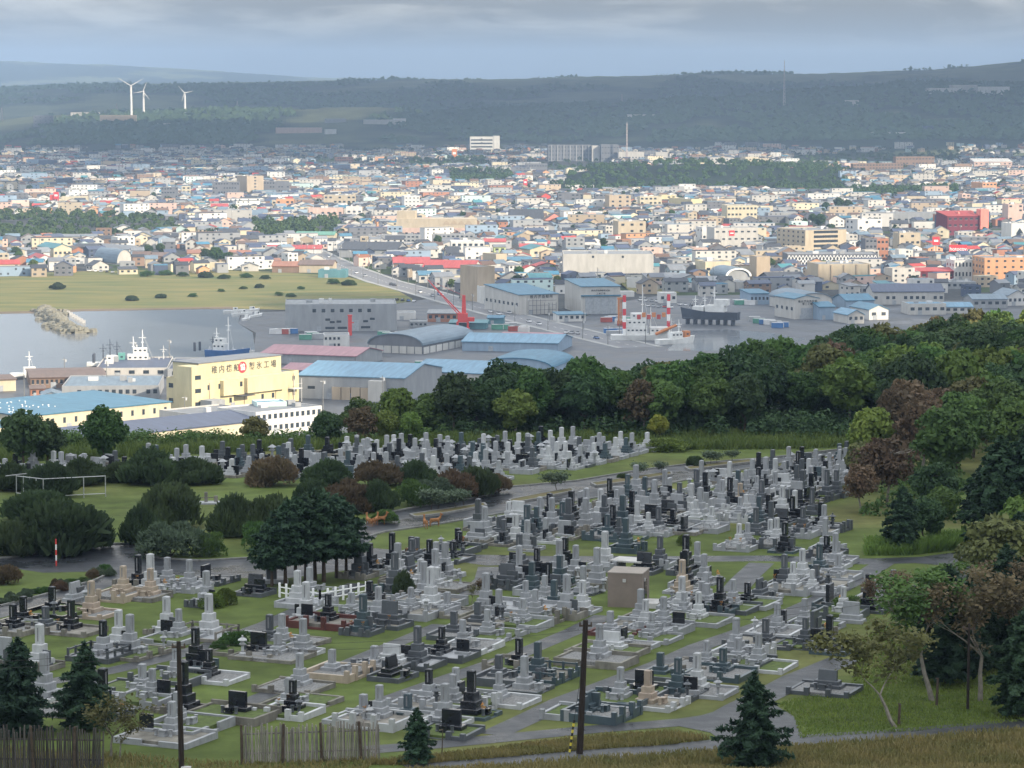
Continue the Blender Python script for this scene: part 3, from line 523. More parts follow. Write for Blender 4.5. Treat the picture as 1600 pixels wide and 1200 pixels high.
def chamf(w, d, h, b, z0=0.0):
    mb = MB(); z1 = z0 + h
    mb.add([(-w / 2, -d / 2, z0), (w / 2, -d / 2, z0), (w / 2, d / 2, z0), (-w / 2, d / 2, z0), (-w / 2, -d / 2, z1 - b), (w / 2, -d / 2, z1 - b), (w / 2, d / 2, z1 - b), (-w / 2, d / 2, z1 - b),
            (-w / 2 + b, -d / 2 + b, z1), (w / 2 - b, -d / 2 + b, z1), (w / 2 - b, d / 2 - b, z1), (-w / 2 + b, d / 2 - b, z1)],
           [(3, 2, 1, 0), (8, 9, 10, 11)] + [(i, (i + 1) % 4, 4 + (i + 1) % 4, 4 + i) for i in range(4)] + [(4 + i, 4 + (i + 1) % 4, 8 + (i + 1) % 4, 8 + i) for i in range(4)])
    return mb
def mtier(w, d, h, c): return cached(('t', w, d, h, c), lambda: chamf(w, d, h, .035).mesh('base_tier', MS[c]))
def mpillar(c, w=.42, h=1.27):
    def f():
        mb = chamf(w, w, h, .05); mb.add([(-w / 2 + .05, -w / 2 + .05, h), (w / 2 - .05, -w / 2 + .05, h), (w / 2 - .05, w / 2 - .05, h), (-w / 2 + .05, w / 2 - .05, h), (0, 0, h + .05)], [(0, 1, 4), (1, 2, 4), (2, 3, 4), (3, 0, 4)])
        mb.box(0, -w / 2 - .002, h * .14, w * .22, .008, h * .7, 0, 1); return mb.mesh('pillar', [MS[c], M_engr])
    return cached(('p', c, w, h), f)
M_engr = mat('engraving_grey', (.20, .20, .21), .8, .3, 20)  # plain grey strip standing for the inscription on each pillar
def mslab(c, w=1.15, h=.85, d=.28):
    def f():
        mb = MB(); pr = [(-d / 2, 0), (d / 2, 0), (d / 2 * .9, h * .97), (d * .1, h), (-d * .12, h * .94)]; mb.extr(pr, 'x', -w / 2, w / 2); return mb.mesh('headstone', MS[c])
    return cached(('s', c, w, h), f)
def mstele(c, w=.85, h=.78):
    def f(): return chamf(w, .13, h, .02).mesh('stele', MS[c])
    return cached(('e', c, w, h), f)
def mvase(c): return cached(('v', c), lambda: MB().lathe([(.10, 0), (.12, .05), (.09, .12), (.10, .38), (.13, .42)], 8).mesh('flower_vase', MS[c]))
def mflow(): return cached(('fl',), lambda: (lambda r: MB().add([(r.uniform(-.16, .16), r.uniform(-.16, .16), .4 + r.uniform(0, .4)) for i in range(24)], [(3 * i, 3 * i + 1, 3 * i + 2) for i in range(8)]).mesh('flowers', M_flowers))(random.Random(3)))
def minc(c): return cached(('i', c), lambda: MB().box(0, 0, 0, .5, .32, .1).box(0, 0, .1, .36, .24, .22).box(0, 0, .32, .46, .3, .06).mesh('incense_stand', MS[c]))
def mkerb(w, d, h, c, posts):
    def f():
        mb = MB(); t = .2
        mb.box(0, d / 2 - t / 2, 0, w, t, h * 1.25); mb.box(-w / 2 + t / 2, -t / 2, 0, t, d - t, h); mb.box(w / 2 - t / 2, -t / 2, 0, t, d - t, h); g = min(1.1, w * .35); sw = (w - 2 * t - g) / 2
        for s in (-1, 1):
            mb.box(s * (g / 2 + sw / 2), -d / 2 + t / 2, 0, sw, t - .004, h - .01)
            if posts:
                mb.box(s * (g / 2 + .12), -d / 2 + t / 2, 0, .3, .28, h * 1.7); mb.box(s * (w / 2 - t / 2), -d / 2 + t / 2, 0, .27, .27, h * 1.5)
        mb.box(0, -d / 2 + .16, 0, g, .34, h * .45)
        return mb.mesh('kerb', MS[c])
    return cached(('k', w, d, h, c, posts), f)
def mrail(w, d, h, c):
    def f():
        mb = MB()
        for (x0, y0, x1, y1) in ((-w / 2, d / 2, w / 2, d / 2), (-w / 2, -d / 2, -w / 2, d / 2), (w / 2, -d / 2, w / 2, d / 2)):
            n = max(2, int(math.hypot(x1 - x0, y1 - y0) / .8)); 
            for i in range(n + 1): mb.box(x0 + (x1 - x0) * i / n, y0 + (y1 - y0) * i / n, h, .13, .13, .5)
            mb.box((x0 + x1) / 2, (y0 + y1) / 2, h + .36, abs(x1 - x0) + .1, abs(y1 - y0) + .1, .1)
        return mb.mesh('railing', MS[c])
    return cached(('r', w, d, h, c), f)
def mbed(w, d, h, k): return cached(('b', w, d, h, k), lambda: MB().box(0, 0, 0, w - .36, d - .36, h * .8).mesh('plot_bed', {'g': M_gravel, 's': M_sand, 'c': MS['c'], 'l': MS['g'], 'r': M_ggrass}[k]))
def lantern(x, y, z, c, s, label):
    o = empty('stone_lantern', (x, y, z), rq.uniform(0, 1)); o.scale = (s, s, s)
    for nm, fn in (('base', lambda: MB().lathe([(.30, 0), (.30, .12), (.20, .2)], 6)), ('post', lambda: MB().lathe([(.13, .2), (.11, .5), (.13, .75)], 8)), ('platform', lambda: MB().lathe([(.14, .75), (.30, .86), (.30, .94)], 6)), ('light_box', lambda: MB().lathe([(.19, .94), (.19, 1.2)], 6)), ('cap', lambda: MB().lathe([(.18, 1.2), (.43, 1.22), (.40, 1.28), (.16, 1.42), (.06, 1.46), (.10, 1.55), (.03, 1.66)], 6))):
        obj(nm, cached(('lan', nm, c), lambda: fn().mesh(nm, MS[c])), o)
    return tag(o, label, 'lantern', 'stone lanterns on the grave plots')
rq = random.Random(21)
def sect(px, py):
    if py < 770: return 'beside the park road'
    if py < 868: return 'above the cross path'
    if abs(px - 985) < 130 and py < 960: return 'around the brown hut'
    if px < 400: return 'beside the loop road'
    if py < 950: return 'below the fir clump'
    if px > 1150: return 'near the slender trees'
    if px > 800: return 'around the leaning pole'
    return 'above the pale fence'
LABN = {}
PLACED = []
def grave(x, y, px, py, col, H, form, kc, kw, kd, kh, stele=None, lant=None, vases=True, face=0, off=0.0, bed='g', rail=False, tiers=None, posts=True):
    rz = {0: -TH, 1: -TH + math.pi / 2, 2: -TH - math.pi / 2, 3: -TH + math.pi}[face] + rq.uniform(-.03, .03)
    z = PA + PB * y; r = empty('family_grave', (x, y, z), rz); k = H / 2.7; tc_ = tiers or col
    if kc: 
        obj('kerb', mkerb(kw, kd, kh, kc, posts), r, (0, 0, -.08)); obj('plot_bed', mbed(kw, kd, kh, bed), r, (0, 0, -.06))
        if rail: obj('railing', mrail(kw - .3, kd - .3, kh - .1, kc), r)
    z0 = (kh * .8 - .07) if kc else -.02; yb = kd / 2 - 1.0 if kc else 0
    if form == 'p':
        zz = z0
        for w_, h_ in ((1.34, .36), (.98, .45), (.70, .52)):
            obj('base_tier', mtier(w_, w_, h_, tc_), r, (off, yb, zz), 0, (k ** .5, k ** .5, k)); zz += (h_ - .004) * k
        obj('pillar', mpillar(col), r, (off, yb, zz), 0, (k ** .5, k ** .5, k * 1.0))
    elif form == 'n':                                    # narrow tall pillar on two tiers
        zz = z0
        for w_, h_ in ((1.1, .4), (.75, .4)):
            obj('base_tier', mtier(w_, w_, h_, tc_), r, (off, yb, zz), 0, (1, 1, k)); zz += (h_ - .004) * k
        obj('pillar', mpillar(col, .38, 1.5), r, (off, yb, zz), 0, (1, 1, k))
    elif form == 's':                                    # wide low headstone
        zz = z0
        for w_, d_, h_ in ((1.9, 1.0, .3), (1.5, .7, .3)):
            obj('base_tier', mtier(w_, d_, h_, tc_), r, (off, yb, zz), 0, (1, 1, k)); zz += (h_ - .004) * k
        obj('headstone', mslab(col), r, (off, yb, zz), 0, (1, 1, k))
    elif form == 'm':                                    # upright monument slab
        obj('base_tier', mtier(1.5, .8, .25, tc_), r, (off, yb, z0)); obj('headstone', mstele(col, 1.1, 1.15), r, (off, yb, z0 + .246), 0, (1, 2.0, k))
    if vases and kc:
        for s in (-1, 1):
            v_ = obj('flower_vase', mvase(tc_ if tc_ != 'b' else 'd'), r, (off + s * .45, yb - .95, z0 - .004)); 
            if rq.random() < .1: obj('flowers', mflow(), v_)
        obj('incense_stand', minc(tc_), r, (off, yb - 1.0, z0 - .004))
    if stele and kc:
        sx = (-1 if stele[0] == 'L' else 1) * (kw / 2 - .75); obj('stele_base', mtier(1.0, .4, .2, 'g' if stele[1] == 'b' else stele[1]), r, (sx, yb - .15, z0 - .004)); obj('stele', mstele(stele[1]), r, (sx, yb - .15, z0 + .19))
    size = 'tall ' if H > 2.95 else 'small ' if H < 2.1 else ''
    nm = {'p': 'pillar grave', 'n': 'slim pillar grave', 's': 'wide headstone grave', 'm': 'upright slab grave'}[form]
    SN = {'g': 'grey', 'l': 'pale', 'd': 'dark grey', 'b': 'polished black', 't': 'tan', 'u': 'slate blue', 'c': 'concrete', 'r': 'red brown'}
    lb = size + SN[col] + ' ' + nm
    if tc_ != col: lb += ', %s base' % SN[tc_]
    if stele: lb += ', %s stele' % SN[stele[1]].split()[-1]
    if rail: lb += ', stone railing'
    elif not kc: lb += ', no kerb'
    elif kc != 'g': lb += ', %s kerb' % SN[kc].split()[-1]
    lb += ', ' + sect(px, py)
    tag(r, lb, 'grave', 'family graves of the cemetery'); PLACED.append((x, y, max(kw, kd) * .5 if kc else .9))
    if lant and kc:
        c_, s_ = math.cos(rz), math.sin(rz)
        for sg in ((-1, 1) if lant == 2 else (rq.choice((-1, 1)),)):
            lx, ly = sg * (kw / 2 - .5), yb - 1.35; X, Y = x + lx * c_ - ly * s_, y + lx * s_ + ly * c_
            lantern(X, Y, PA + PB * y + z0 - .03, rq.choice('gl') if col in 'glt' else rq.choice('dg'), rq.uniform(.55, .78), '%s stone lantern beside a %s grave, %s' % ('pale grey' if col in 'glt' else 'dark grey', CN[col], sect(px, py)))
    return r
# graves read off one by one: x, top y, base y, stone, form, kerb, extras
HAND = '''13 947 992 b n g;49 932 978 b n b;94 921 967 b n b;104 936 992 b n l;64 950 988 d n g;136 912 966 t p t;184 894 940 t p t;229 895 940 t p g;154 976 1034 b p l @g r;213 963 1028 g p l;270 960 1006 g p g Lb;318 932 1000 l p g r;265 1024 1072 g p d;212 1041 1085 g n g;228 1058 1104 g p g Rb;320 1021 1066 b p l;293 1092 1146 g p l;258 1106 1162 g p g Lb;364 1093 1128 b m c;102 1075 1118 d m g;270 875 920 g p l;290 881 926 g p g;330 896 914 b m d;395 998 1026 b m c;
478 897 951 l p l;497 886 930 g n g;507 938 983 b p r Lb;455 964 1013 g p c;413 964 1011 d n g;425 997 1032 g n c;459 1027 1082 g p l;468 1060 1107 g n c;451 1071 1122 b p l;544 931 964 g n g;586 926 975 g p l;635 929 967 g p g;587 917 946 b n g;668 893 962 l p g;692 932 964 g n c;757 946 985 d n c;720 958 998 d n d;647 985 1046 d p d Lb;685 987 1032 b p g Rb;734 975 1020 g p l;772 957 1000 g p l;604 1013 1050 l s g;662 1058 1112 b p g @g;704 1056 1104 g p l;725 1065 1112 g p l Rb;774 1057 1102 g p l;561 1093 1132 g n g Rb;586 1082 1138 g p l;629 1099 1132 u n g;579 1019 1052 g n l;530 1030 1062 g n t;796 1030 1072 d n d;700 1128 1152 b m l;
815 918 960 g p l;847 930 974 g p c;812 946 985 g p g;865 906 946 g p g;876 907 955 u n g;806 1003 1052 b n g;852 1009 1066 u p u r;932 985 1042 g p g;949 994 1026 l s c;977 986 1018 g s g Rb;1003 948 992 l p g;1014 963 1004 g p g;1031 943 992 g p g Rb;969 969 994 g n r;1063 938 968 g p l Rb;1086 933 977 l p g;1092 913 950 g n g;1140 913 958 g p l;1163 918 950 b n g;1115 918 950 g n c;965 1054 1106 g p u;1025 1052 1108 t p l;1055 1033 1092 u p d Rb;1085 1025 1088 l p g;1098 1009 1050 g p g;1124 1017 1062 u n u;1162 974 1032 g p l;1180 996 1048 g p l;1193 968 1012 d n d;1147 1002 1042 g n g;940 1083 1126 u s u Lu;1044 1026 1062 u n d;918 1092 1126 u m g;1000 1068 1094 b m d;
1211 952 1000 g p l;1240 955 992 b n d;1255 971 1014 d p d Rb;1273 942 986 g p g;1315 927 968 l p d;1370 907 942 g n g;1381 914 944 g n g;1392 895 932 d n g;1290 1046 1086 d s d;1236 888 930 l p g;1280 895 930 l p g;1290 888 924 d n g;1289 842 872 b n d;1295 787 832 b n d;1284 795 836 g p g;1252 800 842 d p g;1210 818 858 l p g;1244 707 742 b n d;1225 722 750 d n d;1293 715 748 g p l;1310 705 734 g p g;1306 850 884 g n g;1307 868 908 g n g;1101 742 772 l p g;1132 747 780 g p g;1158 755 786 g p g;1180 752 780 g p d;842 785 814 g n g;879 782 810 g n g;1060 799 826 b n d;1025 807 838 l p g;998 808 838 g n g;976 813 848 d p u;1096 789 822 l p g;1109 800 834 l p g;1152 825 862 l p g;1165 822 858 g p l;1154 785 818 g p l;1175 778 810 l p g;1195 778 820 u n u;946 808 846 u n u;960 770 800 g p g;996 768 795 g p g;1012 768 796 g n g;1058 760 790 d n d;765 798 825 d n g;789 793 826 l p g;702 852 880 b n d;712 838 868 b n d;724 828 862 b n d;645 843 880 d n d;655 840 874 b n d;637 845 884 d n g;690 848 882 g n g;634 878 915 l p g;672 920 950 g n g;696 890 925 l n g'''
items = []
for s in HAND.replace('\n', '').split(';'):
    t = s.split(); items.append((float(t[0]), float(t[1]), float(t[2]), t[3], t[4], t[5], t[6:]))
items.sort(key=lambda a: -a[2])
ng = 0
for px, pt, pb, col, form, kc, ex in items:
    P = cem(px, pb - 3); H = (pb - pt) / ppm(P.y) * .96; H = min(max(H, 1.5), 3.3); face = 0 if rq.random() < .6 else 1
    st = next((e for e in ex if e[0] in 'LR' and len(e) == 2), None); ti = next((e[1] for e in ex if e[0] == '@'), None)
    if kc in 'lg' and rq.random() < .45: kc = rq.choice('ccgd')
    kw = rq.choice((2.6, 3.0, 3.4)) if pb < 950 else rq.choice((3.2, 3.8, 4.6)); kd = rq.choice((3.0, 3.4)); kh = rq.choice((.35, .45, .6))
    if form in 'sm': H = max(1.6, H * 1.35)
    grave(P.x, P.y + .3, px, pb, col, H, form, kc, kw, kd, kh, st, rq.choice((None, None, None, 1)), True, face, 0, rq.choice('gglcrr'), 'r' in ex, ti, rq.random() < .7); ng += 1
# a stone stands 1 m behind the plot middle: fill the remaining plots row by row
LOWER = cp([(-20, 990), (90, 950), (200, 915), (300, 908), (420, 930), (560, 897), (595, 882), (620, 858), (690, 872), (760, 886), (1345, 886), (1350, 915), (1400, 925), (1400, 945), (1330, 985), (1320, 1050), (1200, 1085), (1110, 1118), (1000, 1128), (800, 1146), (600, 1160), (600, 1140), (380, 1142), (380, 1172), (165, 1172), (165, 1120), (-20, 1130)])
MIDDLE = cp([(735, 846), (745, 826), (800, 810), (900, 792), (1000, 774), (1200, 736), (1330, 714), (1325, 760), (1300, 790), (1300, 835), (1240, 850), (1345, 864), (760, 862)])
BACK = cp([(-30, 735), (200, 726), (420, 716), (560, 706), (950, 697), (1040, 702), (1020, 708), (940, 724), (840, 742), (760, 752), (600, 748), (480, 750), (330, 748), (-30, 760)])
KEEP = [cp(p) for p in ([(940, 955), (940, 900), (1060, 900), (1065, 955)], [(430, 945), (430, 915), (585, 915), (585, 945)], [(620, 940), (620, 905), (645, 905), (645, 940)], [(395, 910), (395, 890), (450, 890), (450, 912)])]
GRASSY = [cp(p) for p in ([(165, 972), (240, 948), (300, 950), (290, 975), (200, 992)], [(510, 1005), (590, 985), (640, 1000), (560, 1035), (500, 1030)], [(500, 1085), (600, 1072), (640, 1080), (560, 1105)], [(300, 1082), (370, 1060), (380, 1090), (310, 1110)], [(900, 950), (960, 935), (1000, 955), (950, 968)], [(710, 940), (790, 925), (790, 950), (720, 962)], [(830, 852), (1000, 838), (1180, 835), (1180, 862), (830, 862)], [(1120, 975), (1190, 960), (1185, 975), (1120, 990)], [(700, 1135), (800, 1120), (760, 1145)], [(1200, 1030), (1300, 1015), (1290, 1040), (1210, 1055)], [(820, 1020), (900, 1010), (890, 1035), (820, 1030)], [(1290, 790), (1360, 770), (1360, 850), (1250, 845)])]
ROADP = [[(p.x, p.y) for p in P] for P in (PARK_ROAD, LOOP)]
def near_path(x, y, m):
    for l, wd in PATH_W:
        for a, b in zip(l[:-1], l[1:]):
            dx, dy = b.x - a.x, b.y - a.y; t = max(0, min(1, ((x - a.x) * dx + (y - a.y) * dy) / (dx * dx + dy * dy)))
            if math.hypot(x - a.x - t * dx, y - a.y - t * dy) < wd / 2 + m: return True
    return False
def pt_in(P, x, y): return bool(inside([(p[0], p[1]) for p in P], np.array([x]), np.array([y]))[0])
def proj(x, y, z):
    c, s = math.cos(PITCH), math.sin(PITCH); dz = z - HC; d = y * c - dz * s; u = y * s + dz * c; return 800 + F * x / d, 600 - F * u / d
cand = []
for poly, su, sv, dens in ((LOWER, 2.85, 3.1, .95), (MIDDLE, 2.55, 2.8, .95)):
    for iu in range(-10, 130):
        for iv in range(-45, 60):
            u = iu * su + 130 + (iv % 2) * .4; v = iv * sv - 20; x = u * UX + v * VX + rq.uniform(-.35, .35); y = u * UY + v * VY + rq.uniform(-.35, .35)
            if y < 140 or y > 345 or not pt_in(poly, x, y) or rq.random() > dens: continue
            if near_path(x, y, 1.2) or any(pt_in(g, x, y) for g in KEEP + GRASSY) or any(inside(rp, np.array([x]), np.array([y]))[0] for rp in ROADP): continue
            if any(abs(x - a) < 4 and math.hypot(x - a, y - b) < 1.35 + r_ * .38 for a, b, r_ in PLACED): continue
            p_x = 800 + F * x / y
            if poly is LOWER and ((p_x < 540 and y < 215) or y < 190) and rq.random() > .34: continue
            cand.append((y, x)); PLACED.append((x, y, 1.3))
cand.sort()
def rstone(px, py):
    if 570 < px < 740 and 840 < py < 900: return rq.choices('bdgl', [45, 22, 20, 13])[0]
    return rq.choices('glbdtu', [40, 17, 19, 14, 2, 8])[0]
rest = []
for y, x in cand:
    px, py = proj(x, y, PA + PB * y)
    if ng < 318:
        col = rstone(px, py); form = rq.choices('pnsm', [50, 24, 14, 12])[0]; kw = rq.choice((2.2, 2.4, 2.7)); kd = rq.choice((2.2, 2.4))
        H = rq.uniform(2.0, 2.9) if form in 'pn' else rq.uniform(2.2, 3.0)
        kc = rq.choices(['g', 'l', 'c', 'd', None], [32, 10, 36, 14, 8])[0] if col not in 'bdu' else rq.choices(['d', 'g', 'c', 'u'], [40, 20, 25, 15])[0]
        st = rq.choice((None, None, 'Lb', 'Rb', 'Rd')); grave(x, y, px, py, col, H, form, kc, kw, kd, rq.choice((.3, .4, .55)), st, rq.choice((None, None, None, None, 1)) if py > 900 else None, py > 860, 0 if rq.random() < .6 else 1, 0, rq.choice('gglcr'), False, None, rq.random() < .5); ng += 1
    else: rest.append((x, y))
# smaller, farther graves: one mass of stones
mb = MB(); MK = 'glbdcu'
def far_grave(x, y, s=1.0):
    z = PA + PB * y - .05; a = -TH + rq.uniform(-.05, .05) + rq.choice((0, 0, math.pi / 2)); ci = MK.index(rq.choices('glbdu', [44, 18, 16, 14, 8])[0]); kw, kd = rq.uniform(2.0, 2.5), rq.uniform(2.0, 2.4); kh = rq.uniform(.3, .6); ki = rq.choice((0, 0, 4, 4, 3)); c, n = math.cos(a), math.sin(a)
    def B(lx, ly, z0, sx, sy, h, mi, top=1.0): mb.box(x + lx * c - ly * n, y + lx * n + ly * c, z + z0, sx, sy, h, a, mi, top)
    B(0, kd / 2, 0, kw, .2, kh * 1.2, ki); B(0, -kd / 2, 0, kw - .01, .2, kh, ki); B(-kw / 2, 0, 0, .2, kd - .2, kh, ki); B(kw / 2, 0, 0, .2, kd - .2, kh, ki); B(0, 0, 0, kw - .2, kd - .2, kh * .75, 0)
    yb = kd / 2 - .9; z0 = kh * .75 - .01; k = rq.uniform(.75, 1.12) * s
    if rq.random() < .8:
        for w_, h_ in ((1.25, .36), (.92, .42), (.66, .48)): B(0, yb, z0, w_, w_, h_ * k, ci); z0 += h_ * k - .01
        B(0, yb, z0, .39, .39, 1.24 * k, ci); B(0, yb, z0 + 1.24 * k, .39, .39, .05, ci, .5)
    else: B(0, yb, z0, 1.7, .8, .35, ci); B(0, yb, z0 + .34, 1.2, .3, .85 * k, ci)
    if rq.random() < .55: B(rq.choice((-1, 1)) * (kw / 2 - .6), yb - .2, kh * .7, .8, .14, .95, 2)
    if rq.random() < .7:
        for sg in (-1, 1): B(sg * .45, yb - .9, kh * .7, .18, .18, .4, ci)
        B(0, yb - .9, kh * .7, .45, .3, .36, ci)
    if rq.random() < .3: lx = rq.choice((-1, 1)) * (kw / 2 - .45); B(lx, yb - 1.2, kh * .7, .2, .2, .75, 0); B(lx, yb - 1.2, kh * .7 + .74, .5, .5, .12, 0); B(lx, yb - 1.2, kh * .7 + .85, .3, .3, .25, 1); B(lx, yb - 1.2, kh * .7 + 1.09, .75, .75, .28, 0, .15)
for x, y in rest: far_grave(x, y, .86)
stuff(build(mb, 'far_graves', [MS[k] for k in MK]), 'dense rows of small grave pillars along the park road terraces', 'graves')
mb = MB()
for iu in range(0, 160):
    for iv in range(-60, 60):
        u = iu * 2.9 + 130; v = iv * 2.75 - 20; x = u * UX + v * VX + rq.uniform(-.3, .3); y = u * UY + v * VY + rq.uniform(-.3, .3)
        if 280 < y < 345 and pt_in(BACK, x, y) and rq.random() < .9 and not any(inside(rp, np.array([x]), np.array([y]))[0] for rp in ROADP): far_grave(x, y, .80)
stuff(build(mb, 'back_graves', [MS[k] for k in MK]), 'far band of grave pillars in front of the wood', 'graves')
print('graves', ng, 'rest', len(rest))
# ---- brown block hut
M_hut = mat('brown_render', (.20, .165, .14), .9, .12, 1.2, .1); M_hutl = mat('pale_concrete', (.45, .44, .42), .85, .2, 1.5)
P = cem(982, 945); r = empty('block_hut', P, -TH * .55); w_, d_, h_ = 2.5, 2.6, 2.45
build(MB().box(0, 0, -.1, w_, d_, h_ + .1), 'wall', M_hut, r); build(MB().box(0, 0, h_, w_ + .06, d_ + .06, .07), 'roof', mat('hut_roof', (.27, .24, .21), .9, .15, 1), r); build(MB().box(w_ / 2 + .55, -.3, -.1, 1.1, 2.0, .5), 'step', M_hutl, r)
build(MB().box(w_ / 2 + .02, -.2, .4, .06, .85, 1.5), 'door', MS['b'], r)
for sx, sy, rz in ((-.05, -d_ / 2 - .04, 0), (w_ / 2 + .04, -.6, 1.57)): build(MB().box(0, 0, 0, .22, .08, .22), 'lamp', M_hutl, r, (sx, sy, 1.85), rz)
tag(r, 'brown flat roofed block hut standing among the graves', 'hut')
r = obj('white_canopy', MB().box(0, 0, 0, 2.6, 2.0, .12).box(-1.1, -.8, -.8, .1, .1, .8).box(1.1, -.8, -.8, .1, .1, .8).box(1.1, .8, -.8, .1, .1, .8).box(-1.1, .8, -.8, .1, .1, .8).mesh('white_canopy', M_hutl), None, cem(985, 893) + Vector((0, .6, .75)), -TH); tag(r, 'flat white slab table standing behind the brown hut', 'slab')
# ---- stake fences
M_wood = mat('weathered_stakes', (.085, .078, .072), .95, .5, 2.0, .3, .1, stretch=(6, 6, .6), rnd=.3); M_woodp = mat('pale_stakes', (.27, .25, .225), .95, .45, 2.0, .3, .1, stretch=(6, 6, .6), rnd=.25)
def stake_fence(l, label, m, H=2.05):
    P = cp(l); r = empty('stake_fence', P[0]); ln = (P[-1] - P[0]).length; n = int(ln / .112); rr = random.Random(int(l[0][0]))
    meshes = [MB().tube((0, 0, -.2), (rr.uniform(-.05, .05), rr.uniform(-.03, .03), H * k), .05, .04, 6).mesh('stake', m) for k in (.9, .95, 1.0, 1.03, 1.08)]
    for i in range(n):
        t = (i + .5) / n; p = P[0].lerp(P[-1], t); o = obj('stake', rr.choice(meshes), r, p - P[0] + Vector((rr.uniform(-.02, .02), rr.uniform(-.03, .03), 0)), rr.uniform(0, 6)); o.rotation_euler[1] = rr.gauss(0, .025)
    d = (P[-1] - P[0]).normalized(); back = Vector((-d.y, d.x, 0)) * .12
    for hh in (.5, 1.55): build(MB().tube(back + Vector((0, 0, hh)), P[-1] - P[0] + back + Vector((0, 0, hh)), .05, .05, 5), 'rail', m, r)
    for k in range(int(ln / 2.1) + 1):
        p = d * min(k * 2.1, ln) - back * 1.6; build(MB().tube(p + Vector((0, 0, -.3)), p + Vector((rr.uniform(-.25, .1), 0, H * 1.08)), .085, .07, 7), 'post', M_bark, r)
    tag(r, label, 'fence')
stake_fence([(-70, 1200), (162, 1203)], 'dense dark weathered stake fence below the young spruces', M_wood, 2.15); stake_fence([(378, 1193), (594, 1186)], 'pale gappy stake fence with leaning dark posts below the graves', M_woodp, 1.95)
# ---- wooden poles
def pole(px, py, hpx, lean, label, rad=.14, top=None):
    P = cem(px, py); h = hpx / ppm(P.y); r = empty('utility_pole', P); build(MB().tube((0, 0, -.5), (lean * h, 0, h), rad, rad * .72, 9), 'shaft', mat('tarred_pole', (.035, .028, .024), .9, .4, 2.0, .2, .1, stretch=(6, 6, .5)), r)
    build(MB().box(lean * h, 0, h - .35, .7, .1, .1).tube((lean * h - .3, 0, h - .26), (lean * h - .3, 0, h - .1), .05, .03, 6).tube((lean * h + .3, 0, h - .26), (lean * h + .3, 0, h - .1), .05, .03, 6), 'crossarm', M_bark, r); tag(r, label, 'pole'); return r, P, h
M_yel = mat('guy_guard_yellow', (.55, .45, .05), .6, .1, 3); M_blk = mat('guy_guard_black', (.02, .02, .02), .6, .1, 3)
r, P, h = pole(905, 1178, 216, .045, 'leaning dark wooden pole with striped guy guard at the lower path', .19)
mb = MB(); g0 = Vector((-.55, -.4, 0)); g1 = Vector((.045 * h, 0, h * .85))
mb.tube(g0, g1, .015, .015, 4, 1)
for i in range(10):
    a = g0.lerp(g1, .03 + i * .028); b = g0.lerp(g1, .03 + (i + 1) * .028); mb.tube(a, b, .06, .06, 6, i % 2)
build(mb, 'guy_wire', [M_yel, M_blk], r)
r2, P2, h2 = pole(284, 1210, 215, -.012, 'weathered wooden pole rising in front of the grave rows', .16); r3, P3, h3 = pole(1512, 1110, 140, .0, 'slim pole on the lawn among the slender trees', .09)
build(MB().box(.25, -.2, .2, .5, .35, .25), 'meter_box', M_hutl, r2, (0, 0, 0))
mb = MB()
for dz in (0, -.35):
    a = P2 + Vector((0, 0, h2 + dz - .15)); b = P + Vector((.045 * h, 0, h + dz - .15)); c_ = b + (b - a) * .9 + Vector((0, 0, 1.0)); d_ = a - (b - a) * .8
    for s0, s1 in ((d_, a), (a, b), (b, c_)):
        for i in range(10): t0, t1 = i / 10, (i + 1) / 10; f = lambda t: s0.lerp(s1, t) - Vector((0, 0, 1.6 * t * (1 - t))); mb.tube(f(t0), f(t1), .010, .010, 3, cap=False)
tag(build(mb, 'overhead_cables', M_blk), 'two thin sagging cables strung between the wooden poles', 'cable')
for px, py, hp, lb in ((1463, 1102, 44, 'short dark stub post beside the slender leafy tree'), (1404, 1134, 36, 'short dark stake beside the leaning tree'), (690, 1186, 48, 'thin leaning stake beside the small bushy spruce'), (1368, 1165, 8, 'tiny peg on the verge of the service road')):
    P = cem(px, py); h = hp / ppm(P.y); tag(build(MB().tube((0, 0, -.3), (.04 * h, 0, h), .09 if hp < 46 else .03, .07 if hp < 46 else .025, 7).box(0, 0, h * .97, .12, .12, .05), 'wooden_post', M_bark, None, P), lb, 'post')
# ---- metal rail frame on the lawn
M_steel = mat('galvanised_rail', (.42, .43, .43), .45, .2, 3, 0, .5, .5)
P0 = cem(68, 781); r = empty('rail_frame', P0); Q = [cem(x, y) - P0 for x, y in ((26, 776), (68, 781), (165, 776), (92, 766))]
for a in ((26, 776), (37, 777), (47, 778), (57, 780), (68, 781), (100, 779), (131, 778), (165, 776), (92, 762), (69, 764)): p = cem(*a) - P0; build(MB().tube(p + Vector((0, 0, -.1)), p + Vector((0, 0, 2.0)), .05, .05, 6), 'post', M_steel, r)
for a, b, z_ in ((0, 1, 1.95), (1, 2, 1.95), (0, 1, .35), (1, 2, .3)): build(MB().tube(Q[a] + Vector((0, 0, z_)), Q[b] + Vector((0, 0, z_)), .045, .045, 6), 'rail', M_steel, r)
build(MB().tube(Q[0] + Vector((-1, 0, 1.95)), Q[3] + Vector((0, 0, 1.95)), .045, .045, 6), 'rail', M_steel, r); tag(r, 'open frame of metal rails standing round a pine mound', 'railing')
